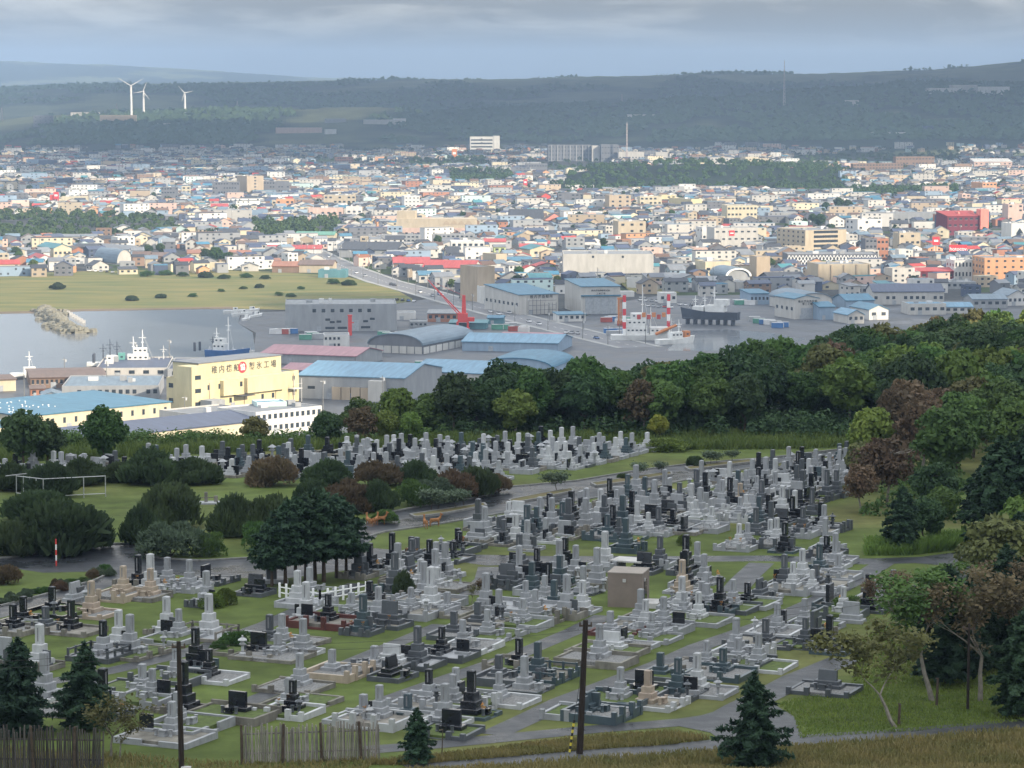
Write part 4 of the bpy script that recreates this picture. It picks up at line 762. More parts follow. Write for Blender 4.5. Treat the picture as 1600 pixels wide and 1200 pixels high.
# ---- striped marker post, gate rail, memorials
M_white = mat('white_paint', (.74, .74, .72), .6, .1, 3); M_red = mat('red_paint', (.55, .05, .04), .5, .15, 2)
P = cem(88, 884); r = empty('marker_post', P)
for i in range(5): build(MB().tube((0, 0, i * .42 - (.1 if i == 0 else 0)), (0, 0, (i + 1) * .42), .06, .06, 8), 'band', M_white if i % 2 else M_red, r)
tag(r, 'red and white banded marker post at the loop road', 'post')
P = cem(1345, 706); r = empty('barrier_rail', P)
for dx in (-.6, .6, 1.6): build(MB().tube((dx, 0, -.1), (dx, 0, 1.1), .06, .06, 6), 'post', M_white, r)
for z_ in (.55, 1.05): build(MB().tube((-.6, 0, z_), (1.6, 0, z_), .05, .05, 6), 'rail', M_white, r)
tag(r, 'white pipe barrier where the park road meets the wood', 'barrier')
P = cem(424, 910); r = empty('memorial_stone', P, .2); build(chamf(2.4, 1.6, .35, .05), 'base_tier', MS['g'], r, (0, 0, -.05)); build(chamf(.75, .6, 1.25, .03), 'headstone', MS['d'], r, (0, 0, .28)); tag(r, 'squat grey memorial stone on a wide plinth beside the firs', 'memorial')
P = cem(322, 787); r = empty('memorial_stone', P, .1); build(MB().box(0, 0, -.05, 3.0, 1.6, .2), 'base_tier', MS['g'], r); build(chamf(.3, .3, .9, .03), 'post', MS['c'], r, (0, .3, .14)); build(chamf(.35, .3, .55, .05), 'post', MS['c'], r, (.9, .3, .14)); build(MB().tube((-.9, .3, .5), (.9, .3, .55), .04, .04, 5), 'rail', MS['c'], r); tag(r, 'low stone marker with small posts on the mown lawn', 'marker')
# ---- white fence round a plot
P0 = cem(440, 936); r = empty('picket_fence', P0); C_ = [cem(*a) for a in ((437, 933), (500, 944), (572, 931))]; M_wf = mat('white_fence_paint', (.8, .8, .79), .5, .05, 3)
for a, b in zip(C_[:-1], C_[1:]):
    n = int((b - a).length / .75)
    for i in range(n + 1): p = a.lerp(b, i / n) - P0; build(MB().box(p.x, p.y, p.z, .16, .16, 1.05), 'picket', M_wf, r)
    d = b - a; c_ = (a + b) / 2 - P0
    for z_ in (.35, .75): build(MB().tube(a - P0 + Vector((0, 0, z_)), b - P0 + Vector((0, 0, z_)), .05, .05, 4), 'rail', M_wf, r)
tag(r, 'bright white post and rail fence round a large grave plot', 'fence')
# ---- deer
M_deer = mat('deer_coat', (.30, .145, .065), .9, .25, 3, .1, .1)
def skinmesh(name, verts, edges, radii, m, root=0):
    me_ = bpy.data.meshes.new(name); me_.from_pydata(verts, edges, []); me_.materials.append(m); o = bpy.data.objects.new(name, me_); COL.objects.link(o)
    sk = o.modifiers.new('skin', 'SKIN'); ss = o.modifiers.new('sub', 'SUBSURF'); ss.levels = 2; ss.render_levels = 2
    for i, (v, rr) in enumerate(zip(me_.skin_vertices[0].data, radii)): v.radius = (rr, rr) if not isinstance(rr, tuple) else rr; v.use_root = i == root
    dg = bpy.context.evaluated_depsgraph_get(); res = bpy.data.meshes.new_from_object(o.evaluated_get(dg)); bpy.data.objects.remove(o); res.name = name
    return res
DV = [(0, 0, .72), (.32, 0, .74), (.58, 0, .80), (.68, 0, 1.06), (.75, 0, 1.30), (.96, 0, 1.24), (-.35, 0, .76), (-.5, 0, .74), (-.58, 0, .62)]; DE = [(0, 1), (1, 2), (2, 3), (3, 4), (4, 5), (0, 6), (6, 7), (7, 8)]; DR = [.19, .20, .17, .095, .085, .045, .19, .13, .03]
for sy in (-.1, .1):
    i = len(DV); DV += [(.44, sy, .55), (.46, sy, .30), (.44, sy, .02)]; DE += [(2 if sy > 0 else 1, i), (i, i + 1), (i + 1, i + 2)]; DR += [.075, .035, .03]
    i = len(DV); DV += [(-.40, sy, .55), (-.52, sy, .33), (-.46, sy, .02)]; DE += [(6 if sy > 0 else 7, i), (i, i + 1), (i + 1, i + 2)]; DR += [.095, .04, .03]
    i = len(DV); DV += [(.68, sy * 1.2, 1.44)]; DE += [(4, i)]; DR += [.022]
DEER = skinmesh('deer_body', DV, DE, DR, M_deer)
DV2 = [list(v) for v in DV]; 
for i in range(len(DV2)): DV2[i][2] = max(.05, DV2[i][2] - .5) if i < 9 or True else 0
DEERL = skinmesh('deer_body', [tuple(v) for v in DV2], DE, DR, M_deer)
for px, py, rz, lb, me_ in ((577, 823, 2.0, 'brown deer grazing at the kerb beside the pine mound', DEER), (586, 822, 1.2, 'brown deer in the middle of the kerbside group', DEER), (594, 820, .3, 'brown deer at the road side of the kerbside group', DEER), (665, 826, 1.8, 'slim deer standing on the verge of the park road', DEER), (679, 823, .4, 'pale deer standing on the turf beside the park road', DEER), (712, 860, .2, 'brown deer standing behind the black grave pillars', DEER), (603, 955, .1, 'brown deer lying among the graves by the white fence', DEERL)):
    o = obj('deer', me_, None, cem(px, py), rz, .82); tag(o, lb, 'deer', 'deer in the cemetery')
# ------------------------------------------------------------------ town and harbour buildings
WC = {'cream': (.52, .465, .34), 'yellow': (.56, .49, .30), 'white': (.58, .57, .545), 'offw': (.46, .445, .415), 'grey': (.29, .30, .31), 'dgrey': (.15, .155, .17), 'tan': (.40, .325, .24), 'beige': (.44, .375, .28), 'pink': (.55, .40, .34), 'brick': (.36, .17, .11), 'brown': (.22, .15, .11), 'orange': (.55, .30, .17), 'navy': (.07, .09, .14), 'red': (.52, .09, .08), 'dred': (.16, .035, .05), 'blue': (.25, .33, .42), 'teal': (.10, .22, .25), 'green': (.30, .44, .36), 'lime': (.45, .52, .25), 'mint': (.50, .62, .60), 'coral': (.72, .25, .20)}
RC = {'dark': (.05, .055, .065), 'grey': (.17, .18, .195), 'lgrey': (.21, .22, .23), 'blue': (.055, .16, .24), 'lblue': (.12, .24, .34), 'teal': (.06, .19, .22), 'red': (.36, .055, .05), 'pink': (.32, .16, .18), 'brown': (.13, .085, .065), 'navy': (.06, .075, .12), 'green': (.10, .26, .19), 'gblue': (.14, .19, .235), 'white': (.66, .66, .65), 'orange': (.40, .18, .09), 'rust': (.28, .12, .07)}
def wm(k): return mat('wall_' + k, WC[k], .85, .16, .35, 0, .25, stretch=(1, 1, .25))
def rm(k): return mat('roof_' + k, RC[k], .5 if k not in ('dark',) else .6, .25, .25, 0, .4, stretch=(3, .4, 1))
M_glass = mat('window_glass', (.035, .045, .055), .12, .3, .5, 0, .6); M_frame = mat('window_frame', (.55, .55, .54), .6, .1, 2); M_door = mat('shutter_grey', (.33, .35, .37), .5, .2, 1)
def mwin(w_, h_): 
    w_, h_ = round(w_, 1), round(h_, 1)
    return cached(('win', w_, h_), lambda: MB().box(0, -.02, 0, w_, .10, h_, 0, 0).box(0, -.06, -.1, w_ + .2, .12, .1, 0, 1).mesh('window', [M_glass, M_frame]))
def roofmesh(kind, w_, d, h, rise, ov=.5, th=.35, d0=0.0):
    mb = MB(); y0, y1 = d0, d0 + d
    if kind == 'flat': mb.box(0, y0 + d / 2, h, w_ - .7, d - .7, .08)
    elif kind == 'gx':
        ym = (y0 + y1) / 2; k = rise / (d / 2)
        mb.extr([(y0 - ov, h - ov * k), (ym, h + rise), (y1 + ov, h - ov * k), (y1 + ov, h - ov * k + th), (ym, h + rise + th), (y0 - ov, h - ov * k + th)], 'x', -w_ / 2 - ov, w_ / 2 + ov)
    elif kind == 'gy':
        k = rise / (w_ / 2); mb.extr([(-w_ / 2 - ov, h - ov * k), (0, h + rise), (w_ / 2 + ov, h - ov * k), (w_ / 2 + ov, h - ov * k + th), (0, h + rise + th), (-w_ / 2 - ov, h - ov * k + th)], 'y', y0 - ov, y1 + ov)
    elif kind == 'mono':                                  # falls to the front
        mb.extr([(y0 - ov, h - .05), (y1 + ov, h + rise), (y1 + ov, h + rise + th), (y0 - ov, h - .05 + th)], 'x', -w_ / 2 - ov, w_ / 2 + ov)
    elif kind in ('by', 'bx'):
        sp_ = w_ if kind == 'by' else d; n = 14; pr = []
        for i in range(n + 1): t = math.pi * i / n; pr.append((-math.cos(t) * (sp_ / 2 + ov), h + math.sin(t) * rise))
        pr += [(a * .97, b - th) for a, b in reversed(pr)]
        if kind == 'by': mb.extr(pr, 'y', y0 - ov, y1 + ov)
        else: mb.extr([(a + (y0 + y1) / 2, b) for a, b in pr], 'x', -w_ / 2 - ov, w_ / 2 + ov)
    return mb
def wallmesh(kind, w_, d, h, rise, d0=0.0):
    mb = MB(); y0, y1 = d0, d0 + d; H = h - .01
    if kind == 'flat': 
        mb.box(0, y0 + d / 2, 0, w_, d, H); t = .3
        for cx, cy, sx, sy in ((0, y0 + t / 2, w_, t), (0, y1 - t / 2, w_, t), (-w_ / 2 + t / 2, y0 + d / 2, t, d - 2 * t), (w_ / 2 - t / 2, y0 + d / 2, t, d - 2 * t)): mb.box(cx, cy, H, sx, sy, .55)
    elif kind == 'gx': mb.extr([(y0, 0), (y1, 0), (y1, H), ((y0 + y1) / 2, H + rise), (y0, H)], 'x', -w_ / 2, w_ / 2)
    elif kind == 'gy': mb.extr([(-w_ / 2, 0), (w_ / 2, 0), (w_ / 2, H), (0, H + rise), (-w_ / 2, H)], 'y', y0, y1)
    elif kind == 'mono': mb.extr([(y0, 0), (y1, 0), (y1, H + rise - .05), (y0, H - .05)], 'x', -w_ / 2, w_ / 2)
    else:
        sp_ = w_ if kind == 'by' else d; n = 14; pr = [(sp_ / 2, 0)] + [(math.cos(math.pi * i / n) * sp_ / 2, H - .2 + math.sin(math.pi * i / n) * rise) for i in range(n + 1)] + [(-sp_ / 2, 0)]
        if kind == 'by': mb.extr(pr, 'y', y0, y1)
        else: mb.extr([(a + (y0 + y1) / 2, b) for a, b in pr], 'x', -w_ / 2, w_ / 2)
    return mb
FOOT = []
def place(x0, y0, x1, al, z=GZ):
    P = sea(x0, y0, z); a = R(al); k = (x1 - 800) / F; kk = k / math.cos(PITCH)
    # solve for the width along the facade that ends at pixel column x1
    ca, sa = math.cos(a), math.sin(a); c_, s_ = math.cos(PITCH), math.sin(PITCH); dep = P.y * c_ - (z - HC) * s_
    w_ = (k * dep - P.x) / (ca - k * sa * c_); return P, max(w_, 2.0), a
def wins(r, w_, h, rows, cols, dens=1.0, d=None, side='f', ww=None, wh=None, m0=.5, z0=None, rnd=None):
    rnd = rnd or random
    L_ = w_ if side == 'f' else d; fh = h / rows
    for i in range(rows):
        for j in range(cols):
            if rnd.random() > dens: continue
            t = (j + .5) / cols; a = ww or min(L_ / cols * .55, 2.4); b = wh or min(fh * .42, 1.7); zz = (fh * (i + .42)) if z0 is None else z0 + i * fh
            if side == 'f': obj('window', mwin(a, b), r, (-w_ / 2 + w_ * t, 0, zz))
            elif side == 'l': obj('window', mwin(a, b), r, (-w_ / 2, d * t, zz), -math.pi / 2)
            else: obj('window', mwin(a, b), r, (w_ / 2, d * t, zz), math.pi / 2)
def bld(label, x0, y0, x1, hpx, depth, al, wall, kind, roof, rise=0.0, rows=0, cols=0, name='building', cat='building', sidew=0, extra=None, z=GZ, dens=1.0, group=None, ww=None, wh=None):
    P, w_, a = place(x0, y0, x1, al, z); h = hpx * P.y / F; c = P + Vector((math.cos(a), math.sin(a), 0)) * w_ / 2
    if z == GZ: zz = max(GZ, hz(c.x, c.y)); zz = GZ if zz < GZ + 1 else zz
    else: zz = z
    r = empty(name, (c.x, c.y, z), a); rp = rise * P.y / F
    build(wallmesh(kind, w_, depth, h, rp), 'wall', wm(wall), r); build(roofmesh(kind, w_, depth, h, rp), 'roof', rm(roof), r)
    if rows: wins(r, w_, h, rows, cols, dens, ww=ww, wh=wh)
    if sidew: wins(r, w_, h, max(rows, 1), sidew, dens, depth, 'l' if al > -2 else 'r')
    if kind == 'flat' and w_ > 12:
        for k in range(2 if w_ < 30 else 4): build(MB().box(random.uniform(-w_ * .38, w_ * .38), random.uniform(.3, .7) * depth, h, random.uniform(1.5, 4), random.uniform(1.5, 3), random.uniform(1, 2.4)), 'rooftop_unit', M_frame if k % 2 else wm('grey'), r)
    build(MB().box(-w_ * .2, -.06, .0, min(2.2, w_ * .2), .14, min(2.4, h * .6)), 'door', M_door, r)
    tag(r, label, cat, group)
    ca, sa = math.cos(a), math.sin(a)
    FOOT.append([(c.x - ca * (w_ / 2 + 2) + sa * 2, c.y - sa * (w_ / 2 + 2) - ca * 2), (c.x + ca * (w_ / 2 + 2) + sa * 2, c.y + sa * (w_ / 2 + 2) - ca * 2), (c.x + ca * (w_ / 2 + 2) - sa * (depth + 2), c.y + sa * (w_ / 2 + 2) + ca * (depth + 2)), (c.x - ca * (w_ / 2 + 2) - sa * (depth + 2), c.y - sa * (w_ / 2 + 2) + ca * (depth + 2))])
    r['w'] = w_; r['h'] = h; return r
def part(r, nm, mb, m): return build(mb, nm, m, r)
def lettering(r, txt, x, y, z, size, m, rot=(math.pi / 2, 0, 0), name='lettering'):
    cu = bpy.data.curves.new('txt', 'FONT'); cu.body = txt; cu.size = size; cu.align_x = 'CENTER'; cu.extrude = .03; cu.offset = size * .012; o = bpy.data.objects.new('txt', cu); COL.objects.link(o)
    dg = bpy.context.evaluated_depsgraph_get(); me_ = bpy.data.meshes.new_from_object(o.evaluated_get(dg)); bpy.data.objects.remove(o); me_.materials.clear(); me_.materials.append(m)
    o = obj(name, me_, r, (x, y, z)); o.rotation_euler = rot; return o
M_ink = mat('sign_ink', (.05, .05, .05), .7, .1, 1); M_signred = mat('sign_red', (.60, .05, .06), .5, .08, 1); M_signw = mat('sign_white', (.78, .78, .76), .5, .05, 1); M_signy = mat('sign_yellow', (.70, .48, .06), .5, .05, 1)
# ---- left quay factories
r = bld('long cream warehouse with wide blue roof speckled with gulls', 37, 679, 267, 28, 46, 46, 'cream', 'mono', 'blue', 3, 1, 13, dens=.8, ww=1.1, wh=2.0)
BLUEROOF = r
bld('cream shed with pale blue roof joined beyond the blue roofed warehouse', -60, 702, 38, 28, 20, 46, 'cream', 'mono', 'lblue', 3, 1, 5)
bld('long low cream shed with dark roof below the blue roofed warehouse', 62, 722, 415, 28, 17, 45, 'cream', 'mono', 'navy', 10, 1, 30, dens=.5, ww=1.5, wh=1.2)
r = bld('yellow ice factory with big lettering on its rooftop storey', 318, 644, 467, 48, 20, 50, 'yellow', 'flat', 'grey', 0, 2, 9, dens=.75, name='ice_factory', cat='factory', sidew=4, ww=1.3, wh=1.9)
W, Hh = r['w'], r['h']
part(r, 'upper_storey', MB().box(-W * .04, 11, Hh, W * .86, 14, 6.4), wm('yellow')); part(r, 'upper_roof', MB().box(-W * .04, 11, Hh + 6.4, W * .86 + .8, 14.8, .35), rm('grey'))
for j, ch in enumerate('稚内機船'): lettering(r, ch, -W * .31 + j * 3.9, 3.96, Hh + 2.4, 3.1, M_ink)
part(r, 'emblem', MB().tube((-W * .02, 3.98, Hh + 3.4), (-W * .02, 3.85, Hh + 3.4), 2.2, 2.2, 20), M_signred); lettering(r, '協', -W * .02, 3.83, Hh + 2.5, 2.8, M_signw)
for j, ch in enumerate('製氷工場'): lettering(r, ch, W * .08 + j * 3.9, 3.96, Hh + 2.4, 3.1, M_ink)
part(r, 'stair_tower', MB().box(-W / 2 - 3.2, 3.5, 0, 6.4, 8, Hh + 6), wm('yellow')); part(r, 'bay', MB().box(-W * .25, -1.0, Hh * .48, W * .16, 2.0, Hh * .5), wm('yellow')); part(r, 'bay', MB().box(W * .12, -.9, Hh * .48, W * .40, 1.8, Hh * .5), wm('yellow'))
part(r, 'canopy', MB().box(-W * .12, -2.2, Hh * .42, W * .14, 4.2, .3), rm('dark')); part(r, 'annex', MB().box(-W / 2 + .5, -4.5, 0, 7, 6, 5), wm('grey'))
for k in range(3): part(r, 'window', MB().box(-W / 2 - 3.2, -.52, 2.5 + k * 5, 3.0, .12, 1.6), M_glass)
for sx in (-.44, -.08, .25, .44): part(r, 'drain_pipe', MB().tube((W * sx, -.15, 0), (W * sx, -.15, Hh - .5), .14, .14, 6), wm('tan'))
part(r, 'scaffold', MB().box(W * .43, -1.6, Hh * .45, 5, 3, .25).tube((W * .39, -3, 0), (W * .39, -3, Hh * .8), .12).tube((W * .47, -3, 0), (W * .47, -3, Hh * .8), .12).box(W * .43, -3, Hh * .62, 5, .1, .1), M_frame)
bld('grey flat roofed shed with window band behind blue warehouse', 97, 624, 248, 19, 42, 4, 'grey', 'flat', 'gblue', 0, 1, 14, dens=.7)
bld('brown roofed wooden shed with rows of small panes at the quay', 48, 607, 166, 16, 38, 12, 'brown', 'gx', 'brown', 4, 1, 16)
bld('low hall with navy roof and white gable on the quay', 150, 590, 262, 13, 50, 4, 'offw', 'flat', 'navy', 0, 1, 5); bld('broad dark flat roofed hall on the quay behind the ice factory', 262, 592, 400, 14, 50, 3, 'grey', 'flat', 'navy', 0, 1, 6)
bld('small cream hut at the water edge', -8, 612, 25, 18, 14, 20, 'cream', 'mono', 'brown', 2); bld('small brown brick store beside the wooden shed', 48, 622, 70, 14, 10, 12, 'brick', 'gx', 'brown', 3, 1, 2)
bld('grey house with gable beside the wooden shed', 66, 632, 96, 14, 12, 10, 'grey', 'gy', 'gblue', 5, 1, 3)
bld('flat teal roofed shed in front of the quay huts', -30, 648, 48, 10, 20, 25, 'grey', 'mono', 'teal', 3)
bld('white two storey office with long window rows behind the shrubs', 400, 682, 503, 36, 22, 44, 'white', 'flat', 'grey', 0, 2, 12, name='office')
bld('long white shed with flat grey roof below the ice factory', 308, 674, 402, 24, 22, 44, 'offw', 'flat', 'grey', 0, 1, 9, dens=.6)
r = bld('pale mint cabin on the roof of the white office', 402, 648, 448, 17, 9, 18, 'mint', 'flat', 'lblue', z=7.5, name='cabin', cat='cabin')
# ---- middle harbour
r = bld('large plain grey factory hall with a row of square windows', 446, 518, 620, 41, 36, 4, 'grey', 'flat', 'lgrey', 0, 0, 0, name='factory_hall', cat='factory'); W, Hh = r['w'], r['h']
for k in range(7): obj('window', mwin(1.8, 1.8), r, (W * (-.24 + k * .082), 0, Hh * .72))
for sx, sz in ((-.12, .40), (-.08, .30), (-.02, .32), (.22, .33), (.28, .42), (-.12, .08), (-.08, .08), (-.01, .08), (.03, .08), (.20, .1), (.24, .1)): obj('window', mwin(2.4, 1.2), r, (W * sx, 0, Hh * sz))
part(r, 'gate', MB().box(W * .115, -.08, 0, 5, .2, Hh * .42), M_door)
bld('white low annex behind the grey factory hall', 618, 500, 650, 10, 14, 4, 'white', 'flat', 'lgrey'); bld('white and blue two storey dock office', 506, 545, 546, 20, 14, 4, 'white', 'flat', 'grey', 0, 2, 6, dens=.7, sidew=2, name='office')
bld('low flat roofed workshop beside the meadow', 640, 512, 668, 8, 16, 2, 'grey', 'flat', 'lgrey', 0, 1, 4); bld('brick red workshop row with grey roof by the street', 668, 503, 724, 13, 12, -4, 'brick', 'mono', 'lgrey', 3, 1, 6, name='workshop')
bld('low teal shed beneath the red crane', 702, 514, 760, 9, 12, -4, 'teal', 'mono', 'teal', 2); bld('blue roofed kiosk beside the street', 762, 506, 786, 9, 8, -6, 'teal', 'gx', 'blue', 3)
r = bld('warehouse with dull pink roof and pale gable end', 408, 567, 556, 15, 30, -20, 'grey', 'gx', 'pink', 9, 0, 0, name='warehouse', cat='warehouse')
r = bld('smaller pink roofed shed below the pink warehouse', 440, 592, 505, 14, 22, -18, 'grey', 'gx', 'pink', 7, name='warehouse', cat='warehouse')
r = bld('broad light blue roofed warehouse with grey walls', 466, 622, 632, 36, 46, -17, 'grey', 'gx', 'lblue', 14, 1, 4, name='warehouse', cat='warehouse', ww=3, wh=1.2); W, Hh = r['w'], r['h']
for k in range(4): part(r, 'loading_bay', MB().box(W * (-.13 + .09 * k), -.6, 0, 3.6, 1.2, Hh * .55), wm('tan'))
part(r, 'tan_block', MB().box(W * .26, -2, 0, 6, 4, Hh * .9), wm('offw'))
r = bld('warehouse with wide arched grey roof and panelled gable', 576, 550, 660, 14, 56, -24, 'dgrey', 'by', 'gblue', 17, 0, 0, name='arched_warehouse', cat='warehouse'); W, Hh = r['w'], r['h']
for k in range(7): part(r, 'panel', MB().box(-W / 2 + (k + .5) * W / 7, -.1, 0, W / 7 - .5, .25, Hh * .8), wm('offw'))
for k in range(8): part(r, 'panel', MB().box(W / 2 + .1, 4 + k * 6.8, 0, .25, 5.6, Hh * .75), wm('white'))
bld('long shed with shallow light blue roof behind arched warehouse', 722, 548, 872, 14, 34, -12, 'blue', 'gx', 'lblue', 9, name='warehouse', cat='warehouse'); bld('warehouse with bright blue arched roof at the edge of the wood', 752, 592, 862, 20, 40, -14, 'blue', 'by', 'blue', 15, name='arched_warehouse', cat='warehouse')
bld('blue roofed shed between the warehouses', 640, 606, 760, 26, 40, -20, 'offw', 'gx', 'lblue', 12, name='warehouse', cat='warehouse')
bld('low shed with pink strip roof by the street', 780, 530, 872, 6, 10, -14, 'grey', 'mono', 'pink', 2); bld('white box hut beside the street', 809, 527, 826, 14, 6, -6, 'white', 'flat', 'white')
r = bld('white gabled boatyard hall with blue roof and scaffold front', 811, 492, 872, 31, 46, 24, 'offw', 'mono', 'blue', 8, 0, 0, name='boatyard_hall', cat='hall', sidew=8); W, Hh = r['w'], r['h']
for k, ch in enumerate('稚内港造船所'): lettering(r, ch, -W * .18 + k * 2.3, -.06, Hh * .82, 2.0, M_ink)
sc_ = MB()
for k in range(8): sc_.tube((-W * .30 + k * W * .10, -2.5, 0), (-W * .30 + k * W * .10, -2.5, Hh * .78 - (k > 3) * 2), .12, .12, 5)
for zz in (2.5, 5, 7.5): sc_.tube((-W * .30, -2.5, zz), (W * .40, -2.5, zz), .1, .1, 5)
part(r, 'scaffold', sc_, mat('scaffold_steel', (.09, .09, .11), .6, .2, 2))
r = bld('tall blue roofed shipyard hall with wide grey doors', 908, 491, 969, 43, 42, 11, 'offw', 'mono', 'blue', 4, 0, 0, name='shipyard_hall', cat='hall'); W, Hh = r['w'], r['h']
for k in range(4): part(r, 'door_leaf', MB().box(-W * .30 + k * W * .2, -.12, 0, W * .195, .3, Hh * .62), M_door)
part(r, 'canopy', MB().box(0, -.4, Hh * .65, W * 1.02, .9, .7), rm('blue'))
for k, ch in enumerate('稚内港湾施設株式会社'[:9]): lettering(r, ch, -W * .22 + k * 1.15, -.06, Hh * .83, 1.15, M_ink)
for k, ch in enumerate('上架工場'): lettering(r, ch, -W * .09 + k * 1.3, -.06, Hh * .72, 1.15, M_ink)
bld('small white boatyard cabin with blue roof and dark windows', 872, 503, 915, 11, 10, 14, 'white', 'mono', 'blue', 2, 1, 5); bld('low white annex beside the shipyard hall', 970, 464, 991, 7, 8, 8, 'white', 'flat', 'white')
r = bld('huge windowless white cold store', 880, 439, 1021, 41, 40, 0, 'offw', 'flat', 'lgrey', 0, 0, 0, name='cold_store', cat='warehouse')
for sx in (-.17, .16): obj('window', mwin(1.4, 1.4), r, (r['w'] * sx, 0, r['h'] * .88))
bld('white dock cabin with dark windows and parked cars in front', 1031, 474, 1057, 15, 10, 6, 'white', 'flat', 'white', 0, 1, 3)
bld('grey gabled shed on the grass bank', 1012, 444, 1064, 9, 20, 18, 'grey', 'gx', 'grey', 6); bld('brown gabled house beside the grass bank', 1060, 446, 1100, 10, 16, 16, 'offw', 'gy', 'grey', 6, 1, 3); bld('low cream house below the grey sheds', 1028, 454, 1076, 9, 12, 10, 'offw', 'gx', 'brown', 4, 1, 4)
bld('pale grey shed with wide shallow roof', 1092, 448, 1142, 9, 24, 6, 'grey', 'gx', 'lgrey', 5, name='warehouse', cat='warehouse'); bld('tan concrete hall with flat roof strip', 1046, 430, 1100, 14, 20, 16, 'dgrey', 'flat', 'grey'); bld('cream hall with columns beside the arched roof', 1102, 432, 1142, 22, 20, 16, 'cream', 'flat', 'lgrey', 0, 1, 4)
r = bld('hall with arched blue roof edged in white', 1134, 441, 1172, 9, 26, 18, 'grey', 'by', 'gblue', 14, name='arched_hall', cat='hall'); W, Hh = r['w'], r['h']
pr = [(-math.cos(math.pi * i / 14) * (W / 2 + .5), Hh + math.sin(math.pi * i / 14) * 14 * 1650 / F) for i in range(15)]; pr += [(a * .86, b * .86 + Hh * .1) for a, b in reversed(pr)]; part(r, 'arch_band', MB().extr(pr, 'y', -1.2, -.55), M_signw)
bld('tall tan block beside the arched hall', 1182, 440, 1203, 38, 14, 14, 'tan', 'flat', 'lgrey', 0, 0, 0); bld('broad low tan shed below the tan block', 1150, 452, 1192, 10, 14, 8, 'offw', 'flat', 'grey')
bld('low blue roofed shed with white doors by the slipway', 1172, 476, 1202, 17, 20, 12, 'blue', 'mono', 'blue', 3, 1, 5)
r = bld('gabled boat hall with blue roof and lettered front', 1241, 499, 1279, 32, 24, 20, 'offw', 'gy', 'blue', 5, 0, 0, name='boat_hall', cat='hall', sidew=4); W, Hh = r['w'], r['h']
part(r, 'shutter_door', MB().box(0, -.1, 0, W * .46, .25, Hh * .55), M_door)
for k, ch in enumerate('稚内港湾施設㈱'): lettering(r, ch, -W * .30 + k * 1.6, -.06, Hh * .82, 1.4, M_ink)
for k, ch in enumerate('第二工場'): lettering(r, ch, -W * .13 + k * 1.5, -.06, Hh * .69, 1.4, M_ink)
bld('broad cream arched hall with blue grey roof behind the boat hall', 1244, 486, 1300, 16, 40, 16, 'offw', 'by', 'gblue', 12, 1, 3, name='arched_hall', cat='hall'); bld('blue roofed lean-to next to the boat hall', 1280, 500, 1304, 20, 18, 18, 'blue', 'gx', 'blue', 6)
bld('small gabled boat shed with blue roof', 1325, 506, 1350, 14, 18, 18, 'offw', 'gy', 'lblue', 7, 1, 3); bld('white gabled shed with blue roof and dark window', 1358, 500, 1388, 16, 26, 16, 'white', 'gy', 'blue', 7, 1, 2)
bld('blue roofed shed behind the white gabled shed', 1322, 482, 1366, 12, 20, 16, 'blue', 'gx', 'blue', 8); r = bld('long hall with dark blue roof and small windows above the wood', 1364, 476, 1475, 20, 22, 3, 'offw', 'gx', 'navy', 10, 1, 12, name='warehouse', cat='warehouse', dens=.8)
bld('white shed at the tree line beside the long dark roofed hall', 1420, 492, 1478, 16, 18, 6, 'offw', 'flat', 'lblue', 0, 1, 5); bld('pale blue roofed shed peeping over the trees', 1454, 490, 1520, 10, 20, 2, 'offw', 'gx', 'lblue', 5, 1, 6); bld('grey gabled shed with white window frames over the trees', 1575, 478, 1604, 16, 20, 14, 'white', 'gy', 'gblue', 8, 1, 4); bld('grey blue shed beside the trees', 1520, 482, 1574, 14, 20, 6, 'grey', 'gx', 'gblue', 6, 1, 5)
bld('long low grey hall beneath the orange building', 1440, 452, 1525, 10, 22, 2, 'grey', 'flat', 'lgrey', 0, 1, 9); bld('white flat shed by the long low hall', 1400, 440, 1438, 14, 16, 4, 'offw', 'flat', 'lgrey', 0, 1, 4); bld('grey gabled shed left of the concrete hall', 1205, 446, 1262, 8, 26, 14, 'dgrey', 'gx', 'dark', 10); bld('weathered grey shed row', 1317, 462, 1362, 14, 14, 4, 'grey', 'flat', 'lgrey', 0, 1, 6)
r = bld('concrete hall of five bays with ribs', 1279, 446, 1358, 32, 26, 10, 'beige', 'flat', 'lgrey', 0, 0, 0, name='concrete_hall', cat='hall'); W, Hh = r['w'], r['h']
for k in range(5): part(r, 'rib', MB().box(-W / 2 + k * W / 4, -.3, 0, .9, .7, Hh), wm('tan'))
r = bld('lattice screened white hall behind the concrete hall', 1230, 420, 1372, 22, 26, 2, 'dgrey', 'flat', 'lgrey', 0, 0, 0, name='lattice_hall', cat='hall'); W, Hh = r['w'], r['h']
mcell = cached(('latt',), lambda: MB().tube((-1.1, 0, 0), (0, 0, 2.2), .33, .33, 4).tube((0, 0, 2.2), (1.1, 0, 0), .33, .33, 4).tube((-1.1, 0, 0), (0, 0, -2.2), .33, .33, 4).tube((0, 0, -2.2), (1.1, 0, 0), .33, .33, 4).mesh('lattice', M_signw))
for i in range(int(W / 2.3)):
    for j in range(2): obj('lattice', mcell, r, (-W / 2 + 1.2 + i * 2.3, -.6, Hh - 2.6 - j * 3.4))
bld('office with five cream floor bands and dark glazed flank', 1258, 397, 1322, 36, 42, 24, 'beige', 'flat', 'lgrey', 0, 5, 1, name='office', sidew=6, ww=20, wh=1.9)
